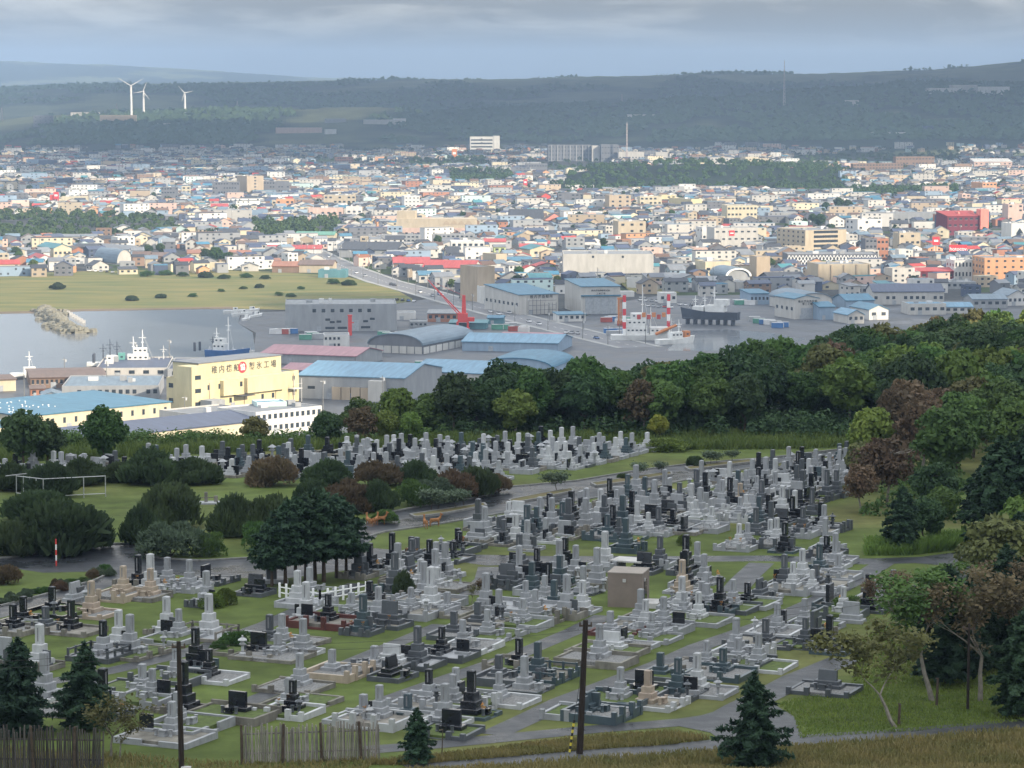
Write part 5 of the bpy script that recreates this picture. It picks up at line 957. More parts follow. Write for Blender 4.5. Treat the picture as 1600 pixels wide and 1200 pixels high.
r = bld('cream hospital with red emblem and white front', 1116, 391, 1184, 34, 24, 10, 'offw', 'flat', 'lgrey', 0, 3, 7, name='hospital', dens=.7, ww=2.2, wh=1.2); part(r, 'emblem', MB().box(-r['w'] * .1, -.15, r['h'] * .66, 4, .3, 4), M_signred); part(r, 'emblem_mark', MB().box(-r['w'] * .1, -.35, r['h'] * .66 + 1.5, 2.6, .15, .8), M_signw)
bld('white block with stepped roof beside the hospital', 1097, 386, 1118, 30, 16, 14, 'white', 'flat', 'lgrey', 0, 3, 3, sidew=4, dens=.7); bld('bright cream hospital wing on the rise', 1136, 350, 1183, 28, 20, 10, 'cream', 'flat', 'lgrey', 0, 3, 8, dens=.9)
bld('white apartment block with grey flank', 1340, 370, 1378, 26, 18, 26, 'white', 'flat', 'lgrey', 0, 3, 4, sidew=3, dens=.6); bld('long grey roofed hall with tall windows', 1355, 353, 1466, 20, 20, -4, 'grey', 'flat', 'lgrey', 0, 1, 10)
bld('big orange tiled hotel with small square windows', 1538, 442, 1640, 38, 26, 8, 'orange', 'flat', 'lgrey', 0, 4, 8, name='hotel', sidew=4, ww=1.6, wh=1.2); bld('white house with tall slit windows beside orange hotel', 1491, 438, 1524, 30, 18, 8, 'white', 'flat', 'lgrey', 0, 2, 6, sidew=3, ww=1.0, wh=2.6)
r = bld('white shop with big red hoarding on its roof', 1484, 405, 1510, 9, 12, 4, 'white', 'flat', 'lgrey', 0, 1, 2, name='shop', cat='shop'); W, Hh = r['w'], r['h']
part(r, 'hoarding', MB().box(0, .6, Hh + .6, W * 1.08, .6, 5.4), M_signred); part(r, 'hoarding_strip', MB().box(0, .55, Hh + .3, W * 1.08, .6, .6), M_signw); lettering(r, 'hotocoy', 0, .26, Hh + 2.0, 3.6, M_signw)
r = bld('dark red building with sloped tiled front and coral gables', 1480, 368, 1530, 30, 24, 14, 'dred', 'mono', 'red', 6, 3, 6, sidew=0); W, Hh = r['w'], r['h']
part(r, 'coral_tower', MB().box(W * .5 + 3.5, 2, 0, 7, 9, Hh * 1.35), wm('coral')); part(r, 'gable_fin', MB().extr([(-2, 0), (16, 0), (16, Hh * 1.2), (10, Hh * 1.2)], 'x', -.5, .5), wm('coral')); part(r, 'gable_fin', MB().extr([(-2, 0), (16, 0), (16, Hh * 1.25), (10, Hh * 1.25)], 'x', W * .42, W * .42 + 1), wm('coral'))
r = bld('white chapel style hall with tall pointed arch window', 1580, 378, 1606, 28, 18, 16, 'white', 'flat', 'lgrey', 0, 0, 0, name='chapel_hall', cat='hall'); W, Hh = r['w'], r['h']
part(r, 'arch_window', MB().extr([(-W * .2, .5), (W * .2, .5), (W * .2, Hh * .5), (0, Hh * .78), (-W * .2, Hh * .5)], 'y', -.1, .05), M_glass)
bld('navy block behind the red building', 1468, 366, 1490, 28, 12, 12, 'navy', 'flat', 'grey', 0, 3, 3); bld('cream flats with dark side', 1405, 395, 1438, 30, 14, 12, 'beige', 'flat', 'lgrey', 0, 3, 4, dens=.7); bld('brick red block beside the cream flats', 1370, 406, 1388, 32, 14, 12, 'brick', 'flat', 'grey', 0, 3, 3); bld('dark flats beside the brick red block', 1352, 408, 1370, 34, 10, 12, 'dgrey', 'flat', 'grey', 0, 4, 3)
bld('maroon low hall below the white house', 1408, 438, 1490, 14, 20, 2, 'dred', 'gx', 'red', 4, 1, 8); bld('tan hotel on the slope with dark flank', 1535, 305, 1557, 19, 26, 20, 'orange', 'flat', 'lgrey', 0, 3, 4); bld('pink tower house in the upper town', 1503, 320, 1516, 16, 12, 12, 'pink', 'flat', 'lgrey', 0, 3, 2)
bld('pink apartment tower beside the coral tower', 1575, 352, 1598, 32, 14, 12, 'pink', 'flat', 'lgrey', 0, 5, 3, dens=.6)
# ---- middle town
r = bld('long beige shopping hall with small arches on its upper wall', 612, 372, 742, 15, 30, -4, 'pink', 'flat', 'lgrey', 0, 1, 14, name='shopping_hall', cat='shop', ww=2, wh=1.4); W, Hh = r['w'], r['h']
part(r, 'upper_storey', MB().box(W * .02, 18, Hh, W * .94, 24, 7.5), wm('beige')); part(r, 'corner_block', MB().box(-W * .34, 16, Hh + 7.5, W * .22, 16, 6), wm('beige'))
for k in range(4): part(r, 'arch_panel', MB().extr([(-3 + 6 * i / 8, math.sin(math.pi * i / 8) * 3) for i in range(9)], 'y', 5.8, 6.1), wm('tan')).location = (W * (.15 + k * .09), 0, Hh + 3)
bld('white square tower block above the shopping hall', 632, 330, 656, 23, 16, 12, 'white', 'flat', 'lgrey', 0, 4, 4, name='tower_block', ww=1.6, wh=1.0); bld('white flat roofed school block with strip windows', 705, 400, 757, 22, 18, 4, 'white', 'flat', 'white', 0, 2, 6, dens=.7, name='school')
bld('grey concrete apartment slab with tan end wall', 746, 472, 773, 54, 20, 30, 'tan', 'flat', 'lgrey', 0, 0, 0, name='apartment_block', sidew=0); bld('second concrete apartment slab behind the first', 775, 424, 792, 26, 18, 30, 'beige', 'flat', 'lgrey', 0, 0, 0, name='apartment_block')
bld('white square cabin next to the apartment slab', 751, 474, 778, 25, 12, 12, 'white', 'flat', 'white')
for a in (('low red roofed market hall with wide eaves', 615, 424, 672, 12, 26, 4, 'white', 'gx', 'red', 8, 1, 6), ('red roofed hall joined to the market hall', 660, 432, 740, 14, 24, -12, 'offw', 'gx', 'red', 10, 1, 7), ('white shed with blue roof below the red roofs', 655, 442, 690, 12, 18, 8, 'offw', 'gx', 'blue', 5, 1, 3), ('grey gabled hall with dark roof beside the street', 530, 402, 620, 12, 36, -10, 'grey', 'gx', 'dark', 10, 0, 0), ('white gabled hall end behind the dark roofed hall', 575, 385, 606, 8, 18, -6, 'white', 'gy', 'grey', 9, 0, 0), ('tan warehouse with grey roof beside the meadow', 467, 426, 520, 12, 20, -4, 'beige', 'gx', 'brown', 6, 0, 0), ('teal container store on the meadow edge', 497, 434, 540, 11, 14, -4, 'teal', 'flat', 'teal', 0, 0, 0), ('rust roofed hall beside the tan warehouse', 425, 426, 466, 10, 18, -4, 'brown', 'gx', 'rust', 6, 0, 0), ('yellow hall with tall end and small windows', 462, 380, 522, 13, 20, -4, 'cream', 'gx', 'green', 4, 1, 8), ('long red roofed sheds below the yellow hall', 412, 396, 502, 7, 14, 0, 'white', 'gx', 'red', 5, 0, 0), ('white block on the corner of the street', 512, 392, 548, 12, 14, 4, 'white', 'flat', 'lgrey', 0, 2, 5), ('concrete apartment row with balconies', 596, 385, 655, 17, 12, -4, 'grey', 'flat', 'grey', 0, 3, 9), ('second concrete apartment row', 676, 385, 740, 18, 12, -4, 'grey', 'flat', 'grey', 0, 3, 9), ('cream end building beside the concrete rows', 563, 385, 594, 14, 12, -4, 'beige', 'flat', 'grey', 0, 2, 3), ('white store with dark roof beside the school', 757, 392, 790, 14, 16, 2, 'white', 'gx', 'red', 4, 1, 3), ('pale house with lime annex', 772, 396, 790, 10, 10, 6, 'lime', 'gx', 'grey', 3, 1, 2), ('blue roofed low hall', 790, 420, 832, 12, 22, 6, 'offw', 'gx', 'blue', 5, 1, 4), ('blue roofed yard shed below the low hall', 776, 446, 812, 10, 24, 8, 'offw', 'gx', 'blue', 6, 0, 0), ('red roofed yellow painted store', 838, 432, 872, 16, 12, 16, 'offw', 'gy', 'red', 5, 1, 2), ('teal gabled cream house', 828, 402, 866, 12, 22, 20, 'cream', 'gy', 'teal', 6, 1, 2), ('red roofed low shed row', 812, 396, 850, 8, 16, 0, 'tan', 'gx', 'red', 6, 0, 0), ('teal roofed store beside the cold store', 893, 402, 932, 10, 12, 4, 'mint', 'flat', 'teal', 0, 0, 0),
          ('tan round cornered apartment block', 966, 377, 1009, 30, 20, 10, 'beige', 'flat', 'lgrey', 0, 3, 3), ('grey tower house behind the tan block', 952, 332, 986, 26, 14, 16, 'tan', 'flat', 'lgrey', 0, 4, 3), ('bright yellow apartment block', 1000, 328, 1034, 20, 14, 8, 'cream', 'flat', 'lgrey', 0, 3, 5), ('yellow gabled apartment block', 1034, 322, 1056, 16, 14, 14, 'yellow', 'flat', 'lgrey', 0, 3, 3), ('yellow end of the long grey apartment row', 1080, 328, 1097, 16, 40, 30, 'yellow', 'flat', 'grey', 0, 3, 1), ('orange ended dark apartment row', 1120, 326, 1150, 14, 26, 24, 'beige', 'flat', 'dark', 0, 2, 3), ('white low house row by the tan block', 1022, 362, 1066, 12, 12, 4, 'white', 'gx', 'lgrey', 3, 1, 6), ('yellow ochre house among dark roofs', 1017, 380, 1040, 14, 12, 8, 'yellow', 'flat', 'grey', 0, 2, 3), ('pink beige low row beside the cold store', 1070, 398, 1106, 10, 12, 2, 'pink', 'flat', 'lgrey', 0, 1, 5), ('long cream low shed with flat roof', 930, 396, 1046, 8, 18, 2, 'offw', 'gx', 'lgrey', 3, 0, 0), ('grey apartment row with chimneys', 872, 320, 912, 17, 14, 4, 'dgrey', 'flat', 'dark', 0, 3, 6), ('cream stair end beside the grey row', 911, 320, 924, 14, 12, 4, 'cream', 'flat', 'grey', 0, 1, 1), ('second grey row with orange ends', 930, 320, 962, 16, 14, 4, 'dgrey', 'flat', 'dark', 0, 3, 5), ('red barn like house', 846, 320, 860, 14, 14, 20, 'red', 'gy', 'brown', 4, 1, 1), ('green roofed white house', 815, 327, 846, 8, 14, 8, 'offw', 'gy', 'green', 5, 1, 4), ('small white clinic on the wooded slope', 884, 298, 928, 8, 12, 4, 'white', 'flat', 'grey', 0, 1, 4), ('white striped low building at the lane', 742, 345, 812, 9, 14, 4, 'offw', 'flat', 'brown', 0, 1, 9)):
    bld(*a[:10], a[10], a[11], a[12], dens=.85)
r = bld('temple hall with great dark brown roof', 798, 350, 850, 6, 22, 6, 'brown', 'gx', 'dark', 16, 0, 0, name='temple', cat='temple'); r = bld('temple porch with steep red trimmed gable', 848, 352, 884, 7, 14, 8, 'brown', 'gy', 'brown', 10, 0, 0, name='temple', cat='temple'); part(r, 'gable_trim', MB().extr([(-r['w'] * .42, r['h'] * 1.1), (r['w'] * .42, r['h'] * 1.1), (0, r['h'] + 6)], 'y', -.9, -.6), wm('coral'))
# ---- left town
for a in (('tan apartment tower with floor bands and dark flank', 386, 310, 412, 34, 26, 30, 'tan', 'flat', 'lgrey', 0, 7, 1), ('long dark apartment slab beside the tan tower', 332, 311, 374, 26, 12, 4, 'dgrey', 'flat', 'grey', 0, 4, 10), ('second dark apartment slab beyond the tan tower', 412, 308, 452, 24, 12, 4, 'dgrey', 'flat', 'grey', 0, 4, 9), ('dark apartment slab with pale stair shaft', 252, 317, 278, 24, 12, 4, 'dgrey', 'flat', 'grey', 0, 4, 6), ('cream flats beside the dark slab', 284, 308, 298, 16, 10, 6, 'cream', 'flat', 'grey', 0, 3, 2), ('orange flats above the street', 425, 328, 460, 14, 14, 6, 'beige', 'flat', 'lgrey', 0, 2, 5), ('orange shop beside the beige flats', 432, 330, 460, 18, 10, 6, 'orange', 'flat', 'lgrey', 0, 2, 4), ('beige flats beside the orange shop', 506, 326, 556, 20, 12, 2, 'beige', 'flat', 'lgrey', 0, 3, 7), ('mint hall with flat teal roof', 563, 322, 592, 12, 14, 6, 'mint', 'flat', 'teal', 0, 1, 3), ('long pale store with pink sign band', 482, 340, 536, 14, 16, 2, 'pink', 'flat', 'lgrey', 0, 1, 6), ('long low cream store row', 410, 345, 465, 10, 14, 2, 'beige', 'flat', 'lgrey', 0, 1, 6), ('white store with red strip', 541, 338, 566, 14, 12, 4, 'white', 'flat', 'lgrey', 0, 1, 3),
          ('yellow gabled hall with teal roof', 84, 404, 112, 16, 32, 30, 'cream', 'gy', 'teal', 6, 1, 4), ('white gabled house with red roof', 56, 418, 86, 12, 24, 24, 'white', 'gy', 'red', 7, 2, 3), ('long white flat block at the meadow', -10, 416, 40, 13, 16, 4, 'white', 'flat', 'lgrey', 0, 2, 8), ('white upper block behind the flat block', -12, 400, 46, 9, 14, 2, 'white', 'gx', 'lgrey', 3, 1, 8), ('brick gabled shed beside the yellow hall', 112, 402, 134, 10, 16, 26, 'brick', 'gy', 'brown', 6, 1, 1), ('yellow mono pitched workshop', 208, 378, 240, 8, 18, 6, 'cream', 'gy', 'grey', 7, 1, 3), ('pinkish long store beside the workshop', 240, 376, 270, 9, 16, 2, 'pink', 'gx', 'brown', 3, 1, 6), ('white gabled house among dark sheds', 178, 366, 210, 8, 18, 10, 'white', 'gy', 'grey', 6, 1, 2), ('long grey roofed white shed', 90, 380, 150, 10, 16, 2, 'offw', 'gx', 'grey', 3, 1, 8), ('dark grey shed beyond the quonset hut', 117, 400, 152, 14, 20, -2, 'dgrey', 'gx', 'dark', 4, 0, 0), ('long grey shed with white gable end', 202, 400, 228, 10, 46, 44, 'offw', 'gy', 'grey', 5, 1, 3), ('brown roofed sheds at the meadow', 215, 409, 262, 8, 18, 4, 'brown', 'gx', 'brown', 5, 0, 0), ('cream house by the dark tree', 293, 408, 314, 12, 10, 6, 'cream', 'mono', 'rust', 4, 1, 1), ('cream cottage in front of the dark tree', 327, 424, 352, 12, 10, 8, 'cream', 'flat', 'grey', 0, 1, 1), ('yellow gabled store with white windows', 368, 388, 404, 14, 18, 8, 'cream', 'gx', 'dark', 5, 1, 4), ('long rust roofed shed row', 358, 402, 420, 6, 12, 2, 'brown', 'gx', 'rust', 4, 0, 0), ('white low sheds at the quay road', 114, 412, 160, 7, 10, 2, 'white', 'flat', 'lgrey', 0, 1, 3), ('grey house in the tree shade', 378, 424, 404, 8, 12, 8, 'offw', 'gy', 'grey', 5, 1, 2), ('orange shed at the field', 96, 426, 118, 8, 8, 4, 'orange', 'flat', 'rust', 0, 0, 0), ('red shop with arched dark wall', 78, 322, 92, 16, 12, 8, 'red', 'flat', 'red', 0, 0, 0), ('white shop beside the red shop', 44, 322, 64, 11, 12, 4, 'white', 'flat', 'lgrey', 0, 1, 3), ('cream long shop past the red sign', 96, 322, 136, 14, 14, 2, 'cream', 'flat', 'lgrey', 0, 1, 6), ('white school wing with low windows', 180, 336, 208, 10, 12, 2, 'white', 'flat', 'lgrey', 0, 1, 4), ('white gable house by the belt', 233, 336, 246, 8, 10, 10, 'offw', 'gy', 'grey', 6, 1, 1), ('white villa at the tree belt', 355, 332, 372, 7, 10, 10, 'white', 'gy', 'grey', 6, 1, 2), ('red roofed white hall', 330, 333, 356, 9, 14, 4, 'offw', 'gx', 'red', 5, 1, 3), ('brick school far in the left town', 523, 258, 552, 12, 12, 4, 'brick', 'flat', 'grey', 0, 3, 8)):
    bld(*a[:10], a[10], a[11], a[12], dens=.8)
r = bld('grey quonset hut with cream rounded end', 183, 414, 207, 3, 34, 34, 'offw', 'by', 'gblue', 21, 0, 0, name='quonset_hut', cat='shed')
# ---- signs and tall things in the town
def pylon_sign(px, py, hpx, wpx, m, label, board=.45):
    P = sea(px, py); k = P.y / F; h = hpx * k; w_ = wpx * k; r = empty('pylon_sign', P); build(MB().box(-w_ * .2, 0, 0, .5, .5, h * .6).box(w_ * .2, 0, 0, .5, .5, h * .6), 'post', M_frame, r); build(MB().box(0, -.3, h * (1 - board), w_, .9, h * board), 'board', m, r); build(MB().box(0, -.8, h * (1 - board * .6), w_ * .6, .1, h * board * .25), 'mark', M_signw, r); tag(r, label, 'sign')
pylon_sign(88, 322, 22, 8, M_signred, 'tall red board sign beside the red shop', .5); pylon_sign(821, 300, 20, 6, M_signred, 'red tower sign on a white mast near the temple', .5); pylon_sign(1462, 402, 32, 11, M_signred, 'red and yellow sign on lattice mast in the lower town', .4); pylon_sign(4, 322, 18, 7, M_signred, 'small red board sign at the far end of the shops', .4); pylon_sign(710, 250, 17, 8, mat('sign_orange', (.6, .2, .06), .5, .1, 1), 'orange frame sign at the upper town edge', .8); pylon_sign(775, 306, 10, 10, M_signred, 'low red and white store sign by the orange roof', .5)
# ---- hill edge institutions (each at its own ground height)
def hill(label, px, py, y, wpx, hpx, dep, wall, roof='lgrey', rows=1, cols=4, kind='flat', al=4, name='building', cat='building', rise=0):
    x = far(px, y); z = hz(x, y); k = y / F; r = empty(name, (x, y, z), R(al)); w_, h = wpx * k, hpx * k
    build(wallmesh(kind, w_, dep, h + 3, rise * k), 'wall', wm(wall), r, (0, 0, -3)); build(roofmesh(kind, w_, dep, h, rise * k), 'roof', rm(roof), r)
    if rows: wins(r, w_, h, rows, cols, .95)
    tag(r, label, cat); r['w'] = w_; r['h'] = h; return r
r = hill('white office with dark window bands on the town edge', 753, 240, 5100, 36, 24, 20, 'white', rows=4, cols=1, name='office'); part(r, 'stair_tower', MB().box(r['w'] / 2 + 6, 8, -3, 11, 16, r['h'] + 5), wm('white'))
for i in range(4): obj('window', mwin(r['w'] * .94, 2.6), r, (0, 0, r['h'] * (.1 + .22 * i)))
r = hill('long grey hospital block with pale fins', 890, 249, 4600, 68, 25, 24, 'dgrey', rows=4, cols=14, name='hospital'); 
for k in range(7): part(r, 'fin', MB().box(-r['w'] / 2 + (k + .5) * r['w'] / 7, -.6, -1, 1.6, 1.2, r['h'] + 1), wm('grey'))
hill('pale stair block between hospital and hall', 930, 249, 4590, 12, 24, 20, 'offw', rows=0); hill('dark hall with white side on the rise', 952, 250, 4580, 28, 26, 30, 'dgrey', rows=3, cols=6); hill('white clinic with arches below the mast', 985, 254, 4560, 40, 15, 20, 'offw', rows=1, cols=8); hill('white box hall beside the clinic', 1032, 252, 4550, 19, 15, 16, 'offw', rows=0); hill('grey flats on the rise', 1062, 262, 4000, 34, 17, 14, 'grey', rows=3, cols=8, al=14); hill('cream ended flats on the rise', 1092, 262, 3990, 22, 18, 14, 'cream', rows=3, cols=4, al=20); hill('white flats with tower on the rise', 1125, 260, 4050, 36, 20, 16, 'offw', rows=4, cols=6, al=10); hill('cream block on the rise', 1172, 262, 4040, 22, 20, 16, 'cream', rows=3, cols=4, al=16); hill('grey and yellow terrace below the hospital', 838, 276, 4000, 34, 14, 14, 'dgrey', rows=2, cols=8)
hill('long dark brown apartment terrace on the slope', 1368, 280, 3650, 80, 14, 14, 'brown', 'navy', 3, 16, al=8); hill('dark brown apartment terrace with brick end', 1425, 272, 3780, 62, 20, 14, 'brown', 'navy', 3, 12, al=8); hill('cream school hall with long white roof on the upper town slope', 1546, 262, 4100, 60, 14, 26, 'pink', 'white', 2, 8, 'mono', name='school', rise=4)
hill('white factory sheds on the far right ridge', 1470, 190, 6500, 52, 8, 40, 'white', rows=1, cols=5, name='factory', cat='factory'); hill('white dome roofed plant building on the far ridge', 1500, 188, 6520, 40, 11, 30, 'offw', rows=0, name='factory', cat='factory'); hill('long white plant hall on the far ridge', 1545, 188, 6480, 50, 12, 40, 'white', rows=1, cols=6, name='factory', cat='factory'); hill('small white house on the far hillside', 1327, 192, 6300, 20, 8, 20, 'offw', rows=0); hill('white farm sheds on the far hillside', 1000, 195, 6200, 44, 5, 30, 'offw', rows=0); hill('flat white hall on the far crest', 139, 178, 6700, 44, 6, 30, 'offw', rows=0); hill('tan hillside hotel with three windows', 190, 208, 6300, 56, 13, 30, 'tan', rows=1, cols=5, name='hotel'); hill('dark flats on the far slope', 74, 210, 6250, 30, 17, 24, 'dgrey', rows=3, cols=4); hill('grey barn on the far slope', 527, 212, 6200, 34, 6, 24, 'grey', rows=0); hill('white greenhouse sheds on the far slope', 600, 216, 6150, 60, 7, 30, 'offw', rows=0); hill('pink roofed hall at the foot of the hills', 470, 230, 5900, 72, 8, 30, 'pink', rows=0); hill('white box store at the foot of the hills', 519, 232, 5850, 18, 7, 20, 'white', rows=0); hill('white depot beside the greenhouse', 626, 214, 6160, 20, 9, 20, 'white', rows=0); hill('low white sheds on the left far slope', 250, 214, 6200, 60, 5, 20, 'offw', rows=0); hill('long white hall at the foot of the right hills', 1385, 226, 5600, 50, 6, 30, 'white', rows=0); hill('dark house with white roof on the right far edge', 1445, 222, 5700, 15, 9, 14, 'navy', 'white', 0)
# ---- wind turbines, masts
M_tw = mat('turbine_white', (.80, .80, .80), .5, .03, 1)
def turbine(px, y, ytop, ybase, label, rot, yaw=.0):
    x = far(px, y); z = hz(x, y); k = y / F; zt = HC + (130 - ytop) * k; h = zt - z; r = empty('wind_turbine', (x, y, z), yaw)
    build(MB().tube((0, 0, -3), (0, 0, h), 3.0, 1.9, 14), 'tower', M_tw, r); n = build(MB().box(0, -1.5, h - 1.5, 3.4, 9, 3.4), 'nacelle', M_tw, r); build(MB().tube((0, -6, h + .2), (0, -8, h + .2), 1.6, .6, 10), 'hub', M_tw, n); L_ = h * .45
    for i in range(3):
        a = rot + i * 2.094; c_, s_ = math.cos(a), math.sin(a); nx, nz_2 = -s_, c_; o = Vector((0, -7, h + .2)); pts = []
        for t, w_ in ((.03, .8), (.2, 1.5), (1.0, .3)):
            for sg in (-1, 1): pts.append(o + Vector((c_ * L_ * t + nx * sg * w_ * .6, 0, s_ * L_ * t + nz_2 * sg * w_ * .6)))
        V = [tuple(p) for p in pts] + [tuple(p + Vector((0, .35, 0))) for p in pts]; build(MB().add(V, [(0, 1, 3, 2), (2, 3, 5, 4), (6, 8, 9, 7), (8, 10, 11, 9), (0, 2, 8, 6), (2, 4, 10, 8), (1, 7, 9, 3), (3, 9, 11, 5), (4, 5, 11, 10), (0, 6, 7, 1)]), 'blade', M_tw, r)
    tag(r, label, 'wind turbine', 'wind turbines on the far hills')
turbine(211, 6550, 134, 177, 'thickest white wind turbine on the crest beside a thinner one', .5); turbine(230, 6800, 143, 177, 'thin white wind turbine next to the thick one', 1.2); turbine(294, 6750, 145, 177, 'white wind turbine standing alone on the crest', .2); turbine(1044, 7000, 152, 168, 'small grey white wind turbine on the far wooded ridge', .8)
M_mast = mat('mast_steel', (.50, .42, .40), .6, .3, .05, stretch=(1, 1, 4))
def mast(px, y, ytop, label, w0=2.5, name='radio_mast'):
    x = far(px, y); z = hz(x, y); h = HC + (130 - ytop) * y / F - z; r = empty(name, (x, y, z)); mb = MB(); n = 12
    for sx, sy in ((-1, -1), (1, -1), (1, 1), (-1, 1)): mb.tube((sx * w0, sy * w0, -2), (sx * .5, sy * .5, h), .45, .3, 4)
    for i in range(n):
        t0, t1 = i / n, (i + 1) / n; a, b = w0 + (.5 - w0) * t0, w0 + (.5 - w0) * t1
        for sg in (-1, 1): mb.tube((-a * sg, -a, h * t0), (b * sg, -b, h * t1), .22, .22, 4)
    build(mb, 'lattice', M_mast, r); build(MB().tube((0, 0, h), (0, 0, h * 1.04), .3, .15, 5).box(0, 0, h, 2, 2, .4), 'antenna', M_mast, r); tag(r, label, 'mast')
mast(1221, 6350, 96, 'very tall slender radio mast rising above the far ridge', 2.2); mast(978, 4560, 192, 'slim antenna mast beside the dark hall on the rise', 1.0)
for px, y, yt in ((375, 7100, 158), (188, 7000, 162), (10, 7000, 168), (970, 7300, 147), (1203, 7400, 140), (1420, 7400, 131)): mast(px, y, yt, 'faint power pylon on the far wooded ridge', 4, 'power_pylon')
for o in [o for o in COL.objects if o.name.startswith('power_pylon')]: o['group'] = 'power pylons on the ridge'
# ------------------------------------------------------------------ individual small houses, then the mass of the far town
STREETP = [(p.x, p.y) for p in ribbon_pts(STW, 26)[0]] + [(p.x, p.y) for p in ribbon_pts(STW, 26)[1]][::-1]
BELTS = [sp(p) for p in ([(-60, 338), (60, 336), (150, 338), (280, 344), (285, 366), (180, 372), (60, 380), (-60, 372)], [(395, 350), (440, 352), (530, 346), (530, 374), (400, 376)], [(860, 296), (1000, 270), (1180, 268), (1320, 280), (1320, 306), (1150, 300), (1000, 300), (870, 306)], [(1285, 300), (1500, 296), (1500, 306), (1330, 312)], [(640, 252), (760, 250), (760, 262), (640, 262)], [(700, 270), (800, 268), (800, 290), (700, 292)], [(1240, 248), (1500, 244), (1500, 252), (1240, 258)], [(870, 264), (1000, 262), (1000, 276), (870, 280)])]
NOGO = [[(p.x, p.y) for p in sp(l)] for l in ([(-260, 440), (560, 424), (660, 470), (420, 560), (40, 600), (-260, 640)],)] + [STREETP] + [[(p.x, p.y) for p in b] for b in BELTS[:6]]
FB = [(min(p[0] for p in f), max(p[0] for p in f), min(p[1] for p in f), max(p[1] for p in f)) for f in FOOT]
def blocked(x, y, m=3):
    for f, b in zip(FOOT, FB):
        if b[0] - m < x < b[1] + m and b[2] - m < y < b[3] + m and (inside(f, np.array([x, x - m, x + m, x, x]), np.array([y, y, y, y - m, y + m])).any()): return True
    return any(inside(g, np.array([x]), np.array([y]))[0] for g in NOGO)
rh = random.Random(99)
WALLK = ['white'] * 9 + ['offw'] * 9 + ['cream'] * 4 + ['beige'] * 3 + ['grey'] * 7 + ['tan'] * 3 + ['pink'] * 2 + ['brown'] * 2 + ['dgrey'] * 4 + ['blue'] * 2 + ['mint', 'brick', 'navy', 'navy', 'orange']
ROOFK = ['dark'] * 7 + ['navy'] * 5 + ['grey'] * 5 + ['brown'] * 5 + ['gblue'] * 4 + ['lgrey'] * 3 + ['dark'] * 5 + ['navy'] * 4 + ['rust', 'blue', 'blue', 'red', 'teal']
WORD = {'white': 'white', 'offw': 'off white', 'cream': 'cream', 'beige': 'beige', 'grey': 'grey', 'tan': 'tan', 'pink': 'dull pink', 'brown': 'brown', 'dgrey': 'dark grey', 'mint': 'mint', 'brick': 'brick red', 'navy': 'navy', 'blue': 'pale blue', 'orange': 'orange', 'coral': 'coral'}
RW = {'dark': 'charcoal', 'navy': 'navy', 'grey': 'grey', 'brown': 'brown', 'gblue': 'blue grey', 'lgrey': 'pale grey', 'rust': 'rust', 'blue': 'blue', 'red': 'red', 'teal': 'teal', 'green': 'green'}
nh = 0; tries = 0; HS = []
while nh < 285 and tries < 12000:
    tries += 1; y = 1660 + (2650 - 1660) * rh.random() ** 1.15; px = rh.uniform(-20, 1620); x = far(px, y)
    if blocked(x, y, 6) or any(abs(x - a) < 13 and abs(y - b) < 15 for a, b in HS): continue
    kind = rh.choices(['gx', 'gy', 'flat', 'mono'], [34, 30, 26, 10])[0]; w_ = rh.choice((8, 9, 10, 12, 14)); d = rh.choice((8, 9, 11)); st = rh.choice((1, 2, 2, 2, 3)) if kind == 'flat' else rh.choice((1, 2, 2)); h = 2.9 * st + .4; rise = {'gx': d * .22, 'gy': w_ * .26, 'flat': 0, 'mono': 1.2}[kind]
    wk, rk = rh.choice(WALLK), rh.choice(ROOFK); al = R(rh.choice((14, 16, 12, 34, 4)) + rh.uniform(-4, 4)); r = empty('house', (x, y, GZ), al)
    obj('wall', cached(('hw', kind, w_, d, st, wk), lambda: wallmesh(kind, w_, d, h, rise).mesh('wall', wm(wk))), r); obj('roof', cached(('hr', kind, w_, d, st, rk), lambda: roofmesh(kind, w_, d, h, rise, .4, .25).mesh('roof', rm(rk))), r)
    wins(r, w_, h, st, 3 if w_ > 9 else 2, .85, ww=1.6, wh=1.3, rnd=rh); wins(r, w_, h, st, 2, .5, d, 'l', 1.4, 1.2, rnd=rh)
    tag(r, '%s %s %s house with %s %s roof in lower town' % ({8: 'narrow', 9: 'small', 10: 'square', 12: 'broad', 14: 'long'}[w_], WORD[wk], ('one-storey', 'two-storey', 'three-storey')[st - 1], RW[rk], {'gx': 'side gabled', 'gy': 'front gabled', 'flat': 'flat', 'mono': 'sloping'}[kind]), 'house', 'small houses of the lower town'); HS.append((x, y)); nh += 1
